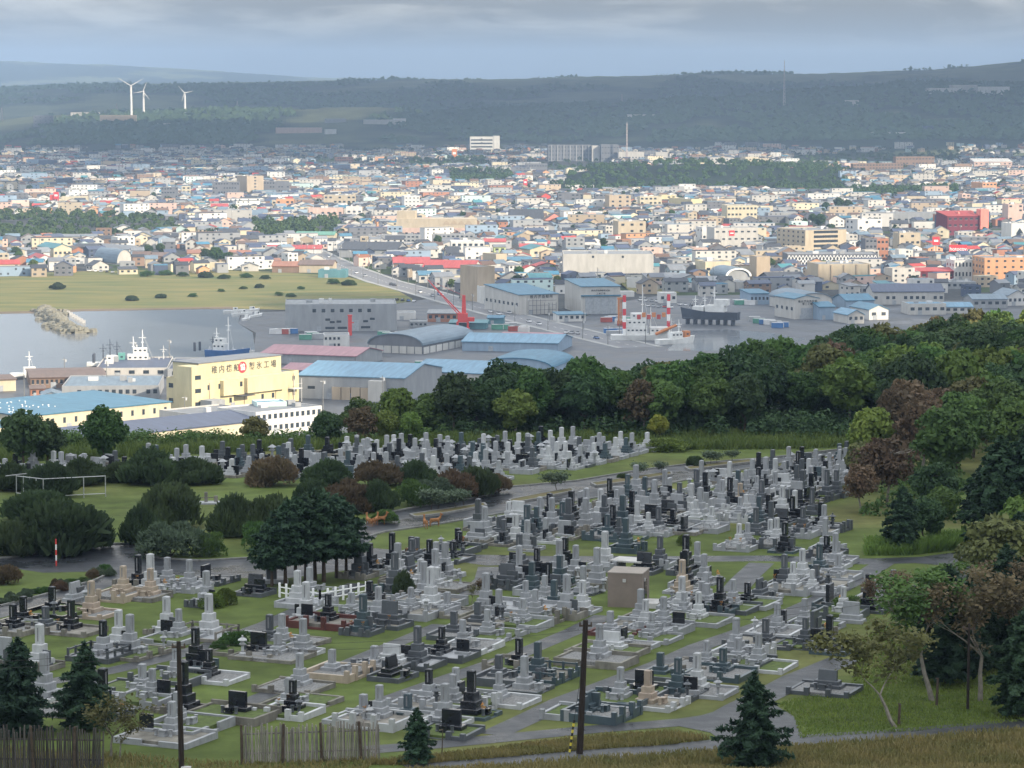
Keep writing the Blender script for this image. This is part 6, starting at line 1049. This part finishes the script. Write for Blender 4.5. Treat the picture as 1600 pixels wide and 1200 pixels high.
# mass of roofs
VV, FF, CC = [], [], []
def addhouse(x, y, z, w_, d, h, rise, a, kind, cw, cr):
    c, s = math.cos(a), math.sin(a); o = len(VV)
    def T(lx, ly, lz): VV.append((x + lx * c - ly * s, y + lx * s + ly * c, z + lz))
    for lz in (-2, h):
        for lx, ly in ((-w_ / 2, 0), (w_ / 2, 0), (w_ / 2, d), (-w_ / 2, d)): T(lx, ly, lz)
    FF.extend([(o, o + 1, o + 5, o + 4), (o + 1, o + 2, o + 6, o + 5), (o + 3, o, o + 4, o + 7)]); CC.extend([cw] * 3); e = .45
    if kind == 0:
        p = len(VV)
        for lx, ly in ((-w_ / 2, 0), (w_ / 2, 0), (w_ / 2, d), (-w_ / 2, d)): T(lx, ly, h + .3)
        FF.extend([(p, p + 1, p + 2, p + 3), (o + 4, o + 5, p + 1, p), (o + 7, o + 4, p, p + 3), (o + 5, o + 6, p + 2, p + 1)]); CC.extend([cr] * 4)
    elif kind == 1:                                        # ridge parallel to front
        p = len(VV); 
        for lx in (-w_ / 2 - e, w_ / 2 + e): T(lx, -e, h - .1); T(lx, d / 2, h + rise); T(lx, d + e, h - .1)
        T(-w_ / 2, d / 2, h + rise - .15); T(w_ / 2, d / 2, h + rise - .15)
        FF.extend([(p, p + 3, p + 4, p + 1), (p + 1, p + 4, p + 5, p + 2), (o + 7, o + 4, p + 6, p + 6), (o + 5, o + 6, p + 7, p + 7)]); CC.extend([cr, cr, cw, cw])
    else:
        p = len(VV)
        for ly in (-e, d + e): T(-w_ / 2 - e, ly, h - .1); T(0, ly, h + rise); T(w_ / 2 + e, ly, h - .1)
        T(0, 0, h + rise - .15); FF.extend([(p, p + 1, p + 4, p + 3), (p + 1, p + 2, p + 5, p + 4), (o + 4, o + 5, p + 6, p + 6)]); CC.extend([cr, cr, cw])
    nw = max(1, int(w_ / 4.5)); st = max(1, int(h / 2.8))
    for i in range(st):
        for j in range(nw):
            if rh.random() < .3: continue
            q_ = len(VV); cx = -w_ / 2 + w_ * (j + .5) / nw + rh.uniform(-.4, .4); z0 = i * 2.9 + 1.0; ww = rh.uniform(.5, 1.0)
            T(cx - ww, -.04, z0); T(cx + ww, -.04, z0); T(cx + ww, -.04, z0 + 1.3); T(cx - ww, -.04, z0 + 1.3); FF.append((q_, q_ + 1, q_ + 2, q_ + 3)); CC.append((.05, .06, .07))
def jit(c, a=.15): k = rh.uniform(1 - a, 1 + a); return tuple(min(.85, v * k) for v in c)
HW = [WC[k] for k in WALLK]; HR = [RC[k] for k in ROOFK]
FIELD = [[(p.x, p.y) for p in sp(l)] for l in ([(1245, 244), (1500, 240), (1500, 252), (1245, 256)], [(830, 252), (960, 252), (960, 280), (830, 278)])]
ALLNO = NOGO + [[(p.x, p.y) for p in b] for b in BELTS] + FIELD
y = 1700.0; NM = 0; pts = []
while y < 5350:
    row = 17 + (y - 1700) / 4200 * 12; half = y * .188; x = -half
    while x < half:
        sx = rh.uniform(10.5, 17) ; xx = x + sx / 2; yy = y + rh.uniform(-row * .4, row * .4); x += sx
        if fbm(np.array([xx / 140]), np.array([yy / 220]), 2)[0] < .22 or rh.random() < .10: continue
        pts.append((xx, yy))
    y += row
PX = np.array([p[0] for p in pts]); PY = np.array([p[1] for p in pts]); bad = np.zeros(len(PX), bool)
for f in FOOT: bad |= inside(f, PX, PY) | inside(f, PX - 5, PY) | inside(f, PX + 5, PY) | inside(f, PX, PY + 8)
for g in ALLNO: bad |= inside(g, PX, PY)
PZ = height(PX, PY); bad |= (PY > 5400) & (PZ > 9 + 6 * vnoise(PX / 90, PY / 90)); pxs = 800 + F * PX / PY; bad |= (PZ > 12) & (np.random.default_rng(1).random(len(PX)) < .75); bad |= (PY > 4300) & (pxs > 1230) & (np.random.default_rng(2).random(len(PX)) < .45); bad |= (PY < 1760) & (pxs < 640); bad |= np.random.default_rng(5).random(len(PX)) < np.clip((PY - 4700) / 900, 0, .7)
HSA = np.array(HS)
for x_, y_, z_, b_ in zip(PX, PY, PZ, bad):
    if b_ or (y_ < 2700 and (np.abs(HSA - (x_, y_)).max(1) < 14).any()): continue
    big = rh.random() < .07; kind = rh.choices((0, 1, 2), (30, 38, 32))[0] if not big else 0
    w_ = rh.uniform(7, 11.5) if not big else rh.uniform(16, 34); d = rh.uniform(7, 10); h = rh.choice((3.3, 5.6, 5.8, 6.2)) if not big else rh.choice((6, 8.5, 11.5)); a = R(rh.choice((14, 16, 30, 4)) + rh.uniform(-6, 6))
    cw = jit(rh.choice(HW)); cr = jit(rh.choice(HR)) if kind else jit(rh.choice(HR) if rh.random() < .8 else RC['lgrey'])
    addhouse(x_, y_, z_, w_, d, h, rh.uniform(1.4, 2.4), a, kind, cw, cr); NM += 1
tri = [f for f in FF]
me_ = bpy.data.meshes.new('town_roofs'); me_.from_pydata(VV, [], [f if f[2] != f[3] else f[:3] for f in FF]); me_.materials.append(attr_mat('town_paint', .75, .12, .08, .3)); facecol(me_, np.array(CC)); me_.update()
stuff(obj('town_roofs', me_), 'countless small houses of the far town', 'houses'); print('mass houses', NM)
# ---- trees in the town: far belts as one mass, single trees as things
def belt(name, label, polys, n, hh, key, seed):
    rng = np.random.default_rng(seed); Vs = []
    for P, share in polys:
        xs = [p[0] for p in P]; ys_ = [p[1] for p in P]; k = int(n * share * 2.5); X = rng.uniform(min(xs), max(xs), k); Y = rng.uniform(min(ys_), max(ys_), k); m = inside([(p[0], p[1]) for p in P], X, Y); X, Y = X[m][:int(n * share)], Y[m][:int(n * share)]; Z = height(X, Y)
        for x, y, z in zip(X, Y, Z):
            r = rng.uniform(2.4, 4.2); h = hh * rng.uniform(.6, 1.15); p = sph(46, rng); p[:, 2] = np.abs(p[:, 2]) * 1.0 - .25; Vs.append(leaves(np.array([x, y, z + h * .55]) + p * np.array([r, r, h * .5]), p + np.array([0, 0, .4]), 2.1, rng, 1.3, .5))
    V = np.concatenate(Vs); return stuff(obj(name, lmesh(name, V, ML[key])), label, 'wood')
belt('town_wood', 'dark tree belt between the shops and the harbour sheds', [(BELTS[0], .5), (BELTS[1], .3)], 420, 8, 'green', 1)
belt('hill_wood', 'wooded rise below the hospital in the middle of the town', [(BELTS[2], .6), (BELTS[3], .1), (BELTS[4], .08), (BELTS[5], .10), (BELTS[6], .06), (BELTS[7], .06)], 1500, 9, 'green', 2)
belt('street_greenery', 'tree tops and gardens scattered between the far roofs', [([(far(-20, 2300), 2300), (far(1620, 2300), 2300), (far(1620, 5200), 5200), (far(-20, 5200), 5200)], 1)], 1500, 7.5, 'deep', 3)
for i in range(150):
    y = 1700 + 3300 * rh.random() ** 1.3; px = rh.uniform(0, 1600); x = far(px, y)
    if blocked(x, y, 2): continue
    k = rh.choice(('green', 'deep', 'green', 'light')); s = rh.uniform(.6, 1.1); r = tree('town_tree', {'green': 'mid green street tree between the town roofs', 'deep': 'dark green street tree between the town roofs', 'light': 'light green street tree between the town roofs'}[k], rh.choice(BRO[k]), x, y, s, 'street trees of the town')
for px, py, s, k, lb in ((338, 416, 1.5, 'green', 'big dark spreading tree at the meadow edge'), (356, 418, 1.2, 'deep', 'dark tree next to the big spreading one'), (322, 410, 1.1, 'deep', 'dark tree behind the cream cottage'), (1282, 358, 1.5, 'deep', 'dark round tree above the striped office'), (1270, 352, 1.2, 'deep', 'smaller dark tree above the striped office'), (1310, 330, 1.6, 'green', 'tree clump tree between the upper flats'), (1325, 332, 1.4, 'green', 'broad tree beside the upper flats'), (1290, 334, 1.3, 'deep', 'dark tree beside the upper flats'), (905, 352, 1.4, 'deep', 'dark tree beside the temple porch'), (925, 354, 1.2, 'deep', 'second dark tree beside the temple porch')):
    p = sea(px, py); tree('town_tree', lb, rh.choice(BRO[k]), p.x, p.y, s, None, GZ)
for px, py, w_ in ((90, 452, 9), (205, 470, 7), (252, 466, 6), (302, 464, 6), (345, 456, 5), (380, 452, 5), (230, 432, 10), (260, 430, 9), (285, 432, 8), (320, 434, 9), (350, 436, 8), (385, 434, 8), (415, 436, 7), (435, 462, 6), (455, 464, 6), (520, 444, 9), (545, 446, 8), (405, 450, 6), (470, 452, 5)):
    p = sea(px, py); r = empty('meadow_bush', p, rh.uniform(0, 6)); r.scale = (w_ * .55, w_ * .45, w_ * .36); obj('foliage', rh.choice(MOU['green'] if rh.random() < .7 else MOU['pine']), r); obj('stem', STEM, r); tag(r, 'dark low bush on the harbour meadow', 'bush', 'bushes on the harbour meadow')
# ---- ships
M_hullb = mat('hull_blue', (.04, .12, .30), .4, .2, .3, 0, .4); M_hullw = mat('hull_white', (.66, .66, .64), .45, .2, .3, 0, .4); M_hulld = mat('hull_dark', (.06, .07, .09), .5, .2, .3); M_hullo = mat('ship_orange', (.52, .20, .07), .5, .2, .3); M_hullr = mat('ship_red', (.42, .07, .06), .5, .2, .3)
def ship(px, py, L_, Bm, fb, heading, hull, label, houses, masts, z=GZ, extra=None, name='ship'):
    P = sea(px, py, z); r = empty(name, P, heading); mb = MB(); st_ = []; n = 9
    for i in range(n):
        t = i / (n - 1); x = (t - .5) * L_; b = Bm / 2 * (1 - max(0, (t - .62) / .38) ** 2.2) * (.82 + .18 * min(1, t * 4)); top = fb * (1 + .55 * max(0, t - .55) / .45); st_.append([(x, -b * .8, -.6), (x + max(0, t - .8) * 5, -b, top), (x + max(0, t - .8) * 5, b, top), (x, b * .8, -.6)])
    vs = [p for s in st_ for p in s]; fs = []
    for i in range(n - 1):
        a, b = i * 4, (i + 1) * 4; fs += [(a, b, b + 1, a + 1), (a + 1, b + 1, b + 2, a + 2), (a + 2, b + 2, b + 3, a + 3)]
    fs += [(0, 1, 2, 3)[::-1]]; mb.add(vs, fs); build(mb, 'hull', hull, r)
    for (x, w_, d, h, z0, m) in houses:
        o = build(MB().box(x, 0, fb + z0, w_, d, h), 'deckhouse', m, r)
        for k in range(max(1, int(w_ / 2))): build(MB().box(x - w_ / 2 + (k + .5) * w_ / max(1, int(w_ / 2)), -d / 2 - .03, fb + z0 + h * .5, 1.0, .08, .7), 'window', M_glass, o)
    for (x, h, m) in masts: build(MB().tube((x, 0, fb), (x, 0, fb + h), .28, .14, 7).tube((x - 1.6, 0, fb + h * .75), (x + 1.6, 0, fb + h * .75), .12, .12, 5).tube((x, 0, fb + h * .9), (x + L_ * .12, 0, fb + 1), .05, .05, 4).box(x, 0, fb + h * .6, 1.2, 1.0, .25), 'mast', m, r)
    if extra: extra(r)
    tag(r, label, 'ship'); return r
def gear(r):
    for x in (-9, -6, 3, 8, 12): build(MB().tube((x, -1.2, 2.2), (x, -1.2, 4.4), .35, .3, 7).box(x, 0, 2.2, 1.4, 2.4, 1.1), 'winch', M_frame, r)
    build(MB().tube((-16, 2.4, 2), (-16, 2.4, 6), .6, .6, 8).tube((-16, -2.4, 2), (-16, -2.4, 6), .6, .6, 8), 'fender_post', M_hulld, r)
ship(205, 574, 38, 7, 2.4, .10, M_hullw, 'white fishing ship with many masts moored at the quay', [(3, 9, 5, 3.5, 0, M_hullw), (4, 6, 4.4, 2.6, 3.5, M_hullw), (-8, 5, 4, 3, 0, M_hullw), (-4, 3, 3, 4, 0, mat('ship_green', (.12, .30, .27), .5, .1, 1))], [(5, 14, M_signw), (-9, 10, M_hulld), (-6, 9, M_hulld), (-12, 8, M_hulld), (14, 7, M_frame), (1, 11, M_signw)], extra=gear)
ship(357, 557, 22, 6, 2.8, -.4, M_hullb, 'blue hulled fishing boat moored bow out beside the jetty', [(-4, 6, 4, 3, 0, M_hullw), (-4, 4.5, 3.6, 2.4, 3, M_hullw)], [(0, 15, M_signw), (-6, 10, M_signw), (-8, 6, M_hulld)], extra=gear); ship(46, 588, 16, 4.4, 1.6, .3, M_hullw, 'small white motor boat behind the quay huts', [(0, 5, 3, 2.4, 0, M_hullw)], [(0, 9, M_signw)], name='motor_boat')
for i, (px, py) in enumerate(((365, 488), (378, 492), (392, 487), (400, 495), (385, 500))): ship(px, py, 11, 3, 1.1, .2 + i * .3, M_hullw, 'small white boat hauled out beside the meadow shore', [(1, 2.4, 1.8, 1.6, 0, M_hullw)], [], name='small_boat')
for o in [o for o in COL.objects if o.name.startswith('small_boat')]: o['group'] = 'small boats hauled out'
def dredge(r):
    for x, y_ in ((-11, -3), (11, 3)):
        for k in range(6): build(MB().tube((x, y_, 2.5 + k * 3.2), (x, y_, 2.5 + (k + 1) * 3.2), .85, .85, 10), 'spud_band', M_signred if k % 2 else M_signw, r)
    build(MB().box(-13.5, -1, 8, .9, .9, 12).box(-12.4, -1, 8, .5, .5, 12).box(-13, -1, 19.5, 2.4, 1.4, 1.0).box(-13, -1, 13, 2, .6, .4), 'gantry', M_hullo, r); build(MB().tube((4, -4, 3), (14, -6, 7.5), .8, .6, 6).tube((4, -2.5, 3), (14, -4.5, 7.5), .8, .6, 6), 'boom', M_hullo, r)
    for k in range(6): build(MB().box(-4 + k * 2.4, -2.8, 10.2 + (k % 2), 1.8, .8, 2.2), 'equipment', M_hullo if k % 2 else M_hullr, r)
ship(1010, 531, 34, 9, 2.6, .06, M_hullw, 'white work ship with two red and white banded masts', [(-5, 10, 7, 4, 0, M_hullw), (-5, 9, 6.5, 3.4, 4, M_hullw), (-4, 7, 6, 3, 7.4, M_hullw), (6, 9, 6.5, 3.6, 0, M_hullw)], [(-2, 24, M_signw), (2, 13, M_signw), (12, 8, M_frame)], extra=dredge)
ship(1055, 537, 20, 6, 2.4, .5, M_hullw, 'smaller white and orange boat beside the work ship', [(0, 6, 4, 3.2, 0, M_hullw), (6, 3, 3, 3.5, 0, M_hullo)], [(2, 9, M_signw)])
def cradle(r):
    for k in range(7): build(MB().box(-12 + k * 4, 0, -3.4, .6, 6, 3.2), 'cradle_beam', M_hulld, r)
    build(MB().box(0, 0, -.6, 28, 5.2, .8), 'keel_block', M_hulld, r)
ship(1110, 497, 30, 7, 3.4, math.pi - .35, M_hulld, 'patrol ship with white upperworks standing on the slipway', [(-3, 10, 6, 3.4, 0, M_hullw), (-6, 7, 5.6, 3, 3.4, M_hullw), (6, 6, 5, 2.6, 0, M_hullw)], [(-2, 13, M_signw), (3, 9, M_signw), (8, 8, M_signw)], z=GZ + 3.3, extra=cradle)
M_crane = mat('crane_red', (.62, .07, .06), .5, .15, .4)
P = sea(723, 515); r = empty('harbour_crane', P, .0)
build(MB().box(0, 0, 0, 7, 6, .9).box(-2.6, -2, .9, 1, 1, 3).box(2.6, -2, .9, 1, 1, 3).box(-2.6, 2, .9, 1, 1, 3).box(2.6, 2, .9, 1, 1, 3), 'portal', M_crane, r); build(MB().box(0, 0, 3.8, 5, 4.5, 4.5), 'cab', M_crane, r); build(MB().box(.6, 0, 8.3, 2.2, 2.2, 9, top=.7), 'tower', M_crane, r); build(MB().box(4.2, 0, 4.2, 3.4, 3, 2), 'counterweight', M_crane, r)
mb = MB(); j0, j1 = Vector((-1, 0, 7)), Vector((-18, 16, 24))
for a in ((-.7, 0, 0), (.7, 0, 0), (0, 0, 1.2)): mb.tube(j0 + Vector(a), j1, .22, .16, 5)
for i in range(9): p, q_ = j0.lerp(j1, i / 9), j0.lerp(j1, (i + 1) / 9); mb.tube(p + Vector((-.6 * (1 - i / 9), 0, 0)), q_ + Vector((.6 * (1 - i / 9), 0, .5 * (1 - i / 9))), .12, .12, 4)
mb.tube(Vector((.6, 0, 17)), j1, .08, .08, 4); build(mb, 'jib', M_crane, r); tag(r, 'red harbour crane with slanting lattice jib beside the street', 'crane')
P = sea(547, 524); r = empty('loading_mast', P); build(MB().box(0, 0, 0, 1.8, 1.8, 9.5), 'tower', M_crane, r); build(MB().box(0, 0, 9.5, 2.2, 2.2, .6).box(1.2, 0, 6, 1.4, .6, .5), 'head', M_crane, r); tag(r, 'short red loading tower in front of the grey factory', 'tower')
# ---- breakwater of rocks
M_rock = mat('breakwater_rock', (.20, .19, .15), .95, .4, .6, .3); BW = sp([(70, 486), (85, 500), (98, 514), (125, 521)]); mbk = MB(); rr3 = random.Random(4); r = empty('breakwater', BW[0])
rocks = [MB().lathe([(.35, 0), (1.0, .3), (1.05, .8), (.5, 1.3)], 6).mesh('rock', M_rock), MB().lathe([(.5, 0), (1.1, .25), (.8, .9), (.35, 1.1)], 5).mesh('rock', M_rock), MB().box(0, 0, 0, 1.7, 1.5, 1.2, .3, 0, .7).mesh('rock', M_rock)]
for i in range(250):
    t = rr3.random() * 2.999; k = int(t); p = BW[k].lerp(BW[k + 1], t - k); d = (BW[k + 1] - BW[k]).normalized(); off = rr3.gauss(0, 3.4); hgt = max(0, 2.4 - abs(off) * .45); s = rr3.uniform(1.4, 2.5)
    o = obj('rock', rr3.choice(rocks), r, p - BW[0] + Vector((-d.y, d.x, 0)) * off + Vector((0, 0, hgt - 1.0)), rr3.uniform(0, 6), s)
mb = MB()
for a, b in zip(BW[:-1], BW[1:]): c_ = (a + b) / 2 - BW[0]; d = b - a; mb.box(c_.x, c_.y, -.5, d.length + 3, 6, 2.0, math.atan2(d.y, d.x))
build(mb, 'core', M_rock, r)
for k in range(8): p = sp([(103 + k * 4, 488 + k * 2.4)])[0] - BW[0]; build(MB().box(p.x, p.y, .0, 1.6, 1.6, 1.6), 'tetrapod_block', M_hutl, r)
tag(r, 'hooked breakwater of piled rocks in the harbour', 'breakwater')
# quay wall
Q_ = sp([(395, 558), (330, 565), (150, 575), (40, 591), (-100, 613)]); mb = MB()
for a, b in zip(Q_[:-1], Q_[1:]): c_ = (a + b) / 2; d = b - a; mb.box(c_.x, c_.y, GZ - .2, d.length, 2.2, 1.3, math.atan2(d.y, d.x))
struct(build(mb, 'quay_wall', M_kerb))
# ---- gulls on the blue roof, cars, lamp posts
mg = MB().lathe([(.05, 0), (.28, .2), (.3, .45), (.1, .6)], 6).box(.3, 0, .4, .5, .2, .16).mesh('gull_body', M_signw); W, Hh = BLUEROOF['w'], BLUEROOF['h']; R_ = BLUEROOF.matrix_basis
for i in range(36):
    lx = -W * rh.uniform(.12, .48); ly = rh.uniform(8, 36); p = BLUEROOF.matrix_basis @ Vector((lx, ly, Hh + .28 + ly / 46 * 3 * 1040 / F)); o = obj('gull', mg, None, p, rh.uniform(0, 6), .85); tag(o, 'tiny white gull resting on the blue warehouse roof', 'gull', 'gulls on the blue roof')
CM = [mat('car_' + n_, c_, .3, .05, 1, 0, .5) for n_, c_ in (('white', (.72, .72, .72)), ('silver', (.40, .41, .43)), ('black', (.03, .03, .035)), ('blue', (.06, .12, .28)), ('red', (.4, .04, .04)))]; M_tyre = mat('tyre', (.02, .02, .02), .8, .1, 3)
def carmesh(m): return (MB().extr([(-2.1, .35), (2.1, .35), (2.15, .8), (1.3, .95), (-1.9, 1.0), (-2.15, .8)], 'y', -.85, .85).mesh('body', m), MB().extr([(-1.7, .97), (1.1, .93), (.5, 1.45), (-1.4, 1.48)], 'y', -.75, .75).mesh('cabin', M_glass))
CMs = [carmesh(m) for m in CM]; mwh = MB().tube((0, -.1, 0), (0, .1, 0), .33, .33, 10).mesh('wheel', M_tyre)
def car(p, rz, label, group):
    i = rh.choices(range(5), [50, 20, 15, 8, 7])[0]; r = empty('car', p, rz); obj('body', CMs[i][0], r); obj('cabin', CMs[i][1], r)
    for sx in (-1.3, 1.3):
        for sy in (-.8, .8): obj('wheel', mwh, r, (sx, sy, .33))
    tag(r, ('white', 'silver', 'black', 'blue', 'red')[i] + ' ' + label, 'car', group)
for i in range(16):
    t = rh.uniform(1, 8.5); k = int(t); a, b = STW[k], STW[k + 1]; d = (b - a).normalized(); p = a.lerp(b, t - k) + Vector((-d.y, d.x, 0)) * rh.choice((-3.5, 3.5)); p.z = GZ + .055; car(p, math.atan2(d.y, d.x), 'car driving along the harbour street', 'cars on the harbour street')
for px, py, n_ in ((1012, 479, 5), (1062, 477, 5), (1075, 488, 4), (885, 521, 3), (720, 466, 5), (620, 470, 4), (1000, 470, 4), (140, 424, 5), (40, 420, 4)):
    for k in range(n_): p = sea(px + k * 9, py + k * .6); p.z = GZ + .05; car(p, rh.uniform(1.2, 1.9), 'car parked in the harbour yards', 'cars parked in the harbour yards')
def lamp(p, h, label, name='utility_pole'):
    r = empty(name, p); build_ = cached(('lp', round(h)), lambda: MB().tube((0, 0, -.3), (0, 0, h), .2, .13, 6).mesh('shaft', M_kerb)); obj('shaft', build_, r); obj('crossarm', cached(('lpa',), lambda: MB().box(0, 0, 0, 2.0, .15, .15).box(.6, 0, -.9, .5, .5, .8).mesh('crossarm', M_frame)), r, (0, 0, h - 1)); tag(r, label, 'pole', label)
L1, R1 = ribbon_pts(STW, 19)
for Lx in (L1, R1):
    for a, b in zip(Lx[:-1], Lx[1:]):
        n_ = max(1, int((b - a).length / 34))
        for i in range(n_): p = a.lerp(b, (i + .5) / n_); p.z = GZ; lamp(p, 9.5, 'concrete power pole lining the harbour street')
for i in range(46):
    y = rh.uniform(1700, 3300); x = far(rh.uniform(0, 1600), y)
    if not blocked(x, y, 2): lamp(Vector((x, y, GZ)), rh.choice((10, 12, 14)), 'slender power pole rising from the town roofs')
for px, py, h in ((167, 607, 11), (101, 592, 9), (265, 572, 12), (38, 622, 10), (60, 696, 8), (178, 684, 8), (289, 660, 10), (505, 660, 16), (598, 640, 13), (212, 560, 7)): lamp(sea(px, py), h, 'thin pole standing among the quay sheds')
# containers and yard clutter
M_cont = [mat('container_' + n_, c_, .6, .2, .5) for n_, c_ in (('blue', (.06, .16, .36)), ('grey', (.35, .36, .37)), ('green', (.10, .28, .20)), ('red', (.35, .08, .06)), ('white', (.6, .6, .6)))]
for px, py, n_ in ((952, 522, 6), (975, 508, 4), (1150, 474, 6), (945, 503, 5), (600, 528, 5), (650, 524, 6), (780, 515, 5), (540, 624, 4), (575, 622, 3), (700, 530, 5), (475, 528, 4), (430, 520, 4), (660, 575, 4), (1180, 505, 4), (1210, 512, 3)):
    for k in range(n_):
        i = rh.randrange(5); p = sea(px + k * 8 + rh.uniform(-3, 3), py + rh.uniform(-3, 3)); r = empty('container', p, rh.uniform(-.3, .3)); build(MB().box(0, 0, .05, 6, 2.4, 2.5), 'box', M_cont[i], r); build(MB().box(2.98, 0, .1, .12, 2.2, 2.3).box(0, 0, 2.55, 5.8, 2.2, .06), 'door', M_frame, r); tag(r, ('blue', 'grey', 'green', 'red', 'white')[i] + ' steel container standing in the dockyard', 'container', 'containers in the dockyard')
# rising blocks of the grass bank beside the cold store
P = sp([(965, 446), (1000, 441), (1040, 446), (1062, 458), (1020, 460), (985, 456)]); sheet('grass_bank', [Vector((p.x, p.y, GZ + (3 if i < 3 else 0))) for i, p in enumerate(P)], M_field, .1)
# ------------------------------------------------------------------ unseen clouds, placed to shade the hillside, inner harbour, hills and far town
M_cloud = mat('cloud', (.85, .86, .88), 1.0, .05, .01, 0, 0)
def cloud(name, spots, alt, seed, label):
    rng = np.random.default_rng(seed); Vs = []; Fs = []; o = 0
    n1, n2 = 20, 12
    for gx, gy, r in spots:
        t = (alt + rng.uniform(-40, 40)) / SV.z; c = np.array([gx + SV.x * t, gy + SV.y * t, SV.z * t])
        for k in range(3):
            rr = r * rng.uniform(.6, 1.0); cc = c + rng.normal(0, .25, 3) * r * np.array([1, 1, .5])
            th = np.linspace(0, 2 * np.pi, n1, endpoint=False); ph = np.linspace(.05, np.pi - .05, n2); T, P_ = np.meshgrid(th, ph); d = np.stack([np.sin(P_) * np.cos(T), np.sin(P_) * np.sin(T), np.cos(P_)], -1)
            bump = 1 + .35 * (fbm(T * 2 + cc[0], P_ * 3 + cc[1], 3) - .45)[..., None]; V = cc + d * rr * bump * np.array([1, 1, .75]); Vs.append(V.reshape(-1, 3)); I = np.arange(n1 * n2).reshape(n2, n1) + o
            Fs.append(np.stack([I[:-1], np.roll(I, -1, 1)[:-1], np.roll(I, -1, 1)[1:], I[1:]], -1).reshape(-1, 4)); o += n1 * n2
    m = npmesh(name, np.concatenate(Vs), np.concatenate(Fs), M_cloud); m.polygons.foreach_set('use_smooth', np.ones(len(m.polygons), bool))
    stuff(obj(name, m), label, 'cloud')
rr_ = random.Random(2); S = [(x, y, 75) for x in (-150, -70, 10, 90, 170) for y in (40, 170, 300, 420)]  # ground spots to be shaded; the unseen cloud is shaped from them
S += [(sea(px, py).x + rr_.uniform(-15, 15), sea(px, py).y, r) for px, py, r in ((520, 505, 60), (620, 500, 65), (720, 480, 65), (860, 500, 75), (960, 500, 75), (1060, 470, 80), (1180, 465, 80), (1300, 470, 85), (1420, 470, 85), (1540, 470, 85), (700, 540, 70), (600, 560, 60), (820, 550, 75), (520, 560, 45), (1000, 540, 80), (1160, 530, 80), (860, 470, 60), (1640, 470, 90), (760, 600, 70), (900, 620, 80), (1100, 600, 85))]
cloud('cloud', S, 520, 4, 'unseen cloud shaped to shade the graves and the harbour')
S = [(x, y, 430) for y in (5750, 6350, 7000, 7700, 8500, 9400, 10300, 11200) for x in range(-2500, 2700, 540) if not (abs(x + 800) < 650 and 5900 < y < 7600)]  # added unseen bank darkens the hills, with a gap for sunlit turbines
cloud('cloud', S, 950, 5, 'unseen cloud bank added to shade the wooded hills behind the town')
S = [(far(px, y), y, r) for px, y, r in ((60, 4700, 150), (220, 4900, 170), (420, 5000, 170), (640, 4900, 150), (150, 4200, 110), (330, 4350, 120), (520, 4300, 110), (30, 3900, 100), (240, 3800, 80), (420, 3850, 80), (1450, 4600, 140), (1580, 4300, 130), (1300, 4900, 140), (640, 3900, 80), (60, 3400, 70), (700, 4450, 90))]  # added unseen cloud patches that darken parts of the far town
cloud('cloud', S, 800, 6, 'unseen broken cloud added to shade parts of the far town')
# ------------------------------------------------------------------ haze
hm = bpy.data.materials.new('haze_air'); hm.use_nodes = True; t_ = hm.node_tree; t_.nodes.clear(); o_ = t_.nodes.new('ShaderNodeOutputMaterial'); v_ = t_.nodes.new('ShaderNodeVolumePrincipled')
v_.inputs['Color'].default_value = (.50, .70, 1.0, 1); v_.inputs['Density'].default_value = HAZE; v_.inputs['Anisotropy'].default_value = 0.0; t_.links.new(v_.outputs[0], o_.inputs['Volume'])
mb = MB(); mb.box(0, 12500, -3, 19500, 27500, 420); hz_ = build(mb, 'haze', hm); stuff(hz_, 'thin blue haze lying over town and hills', 'haze')
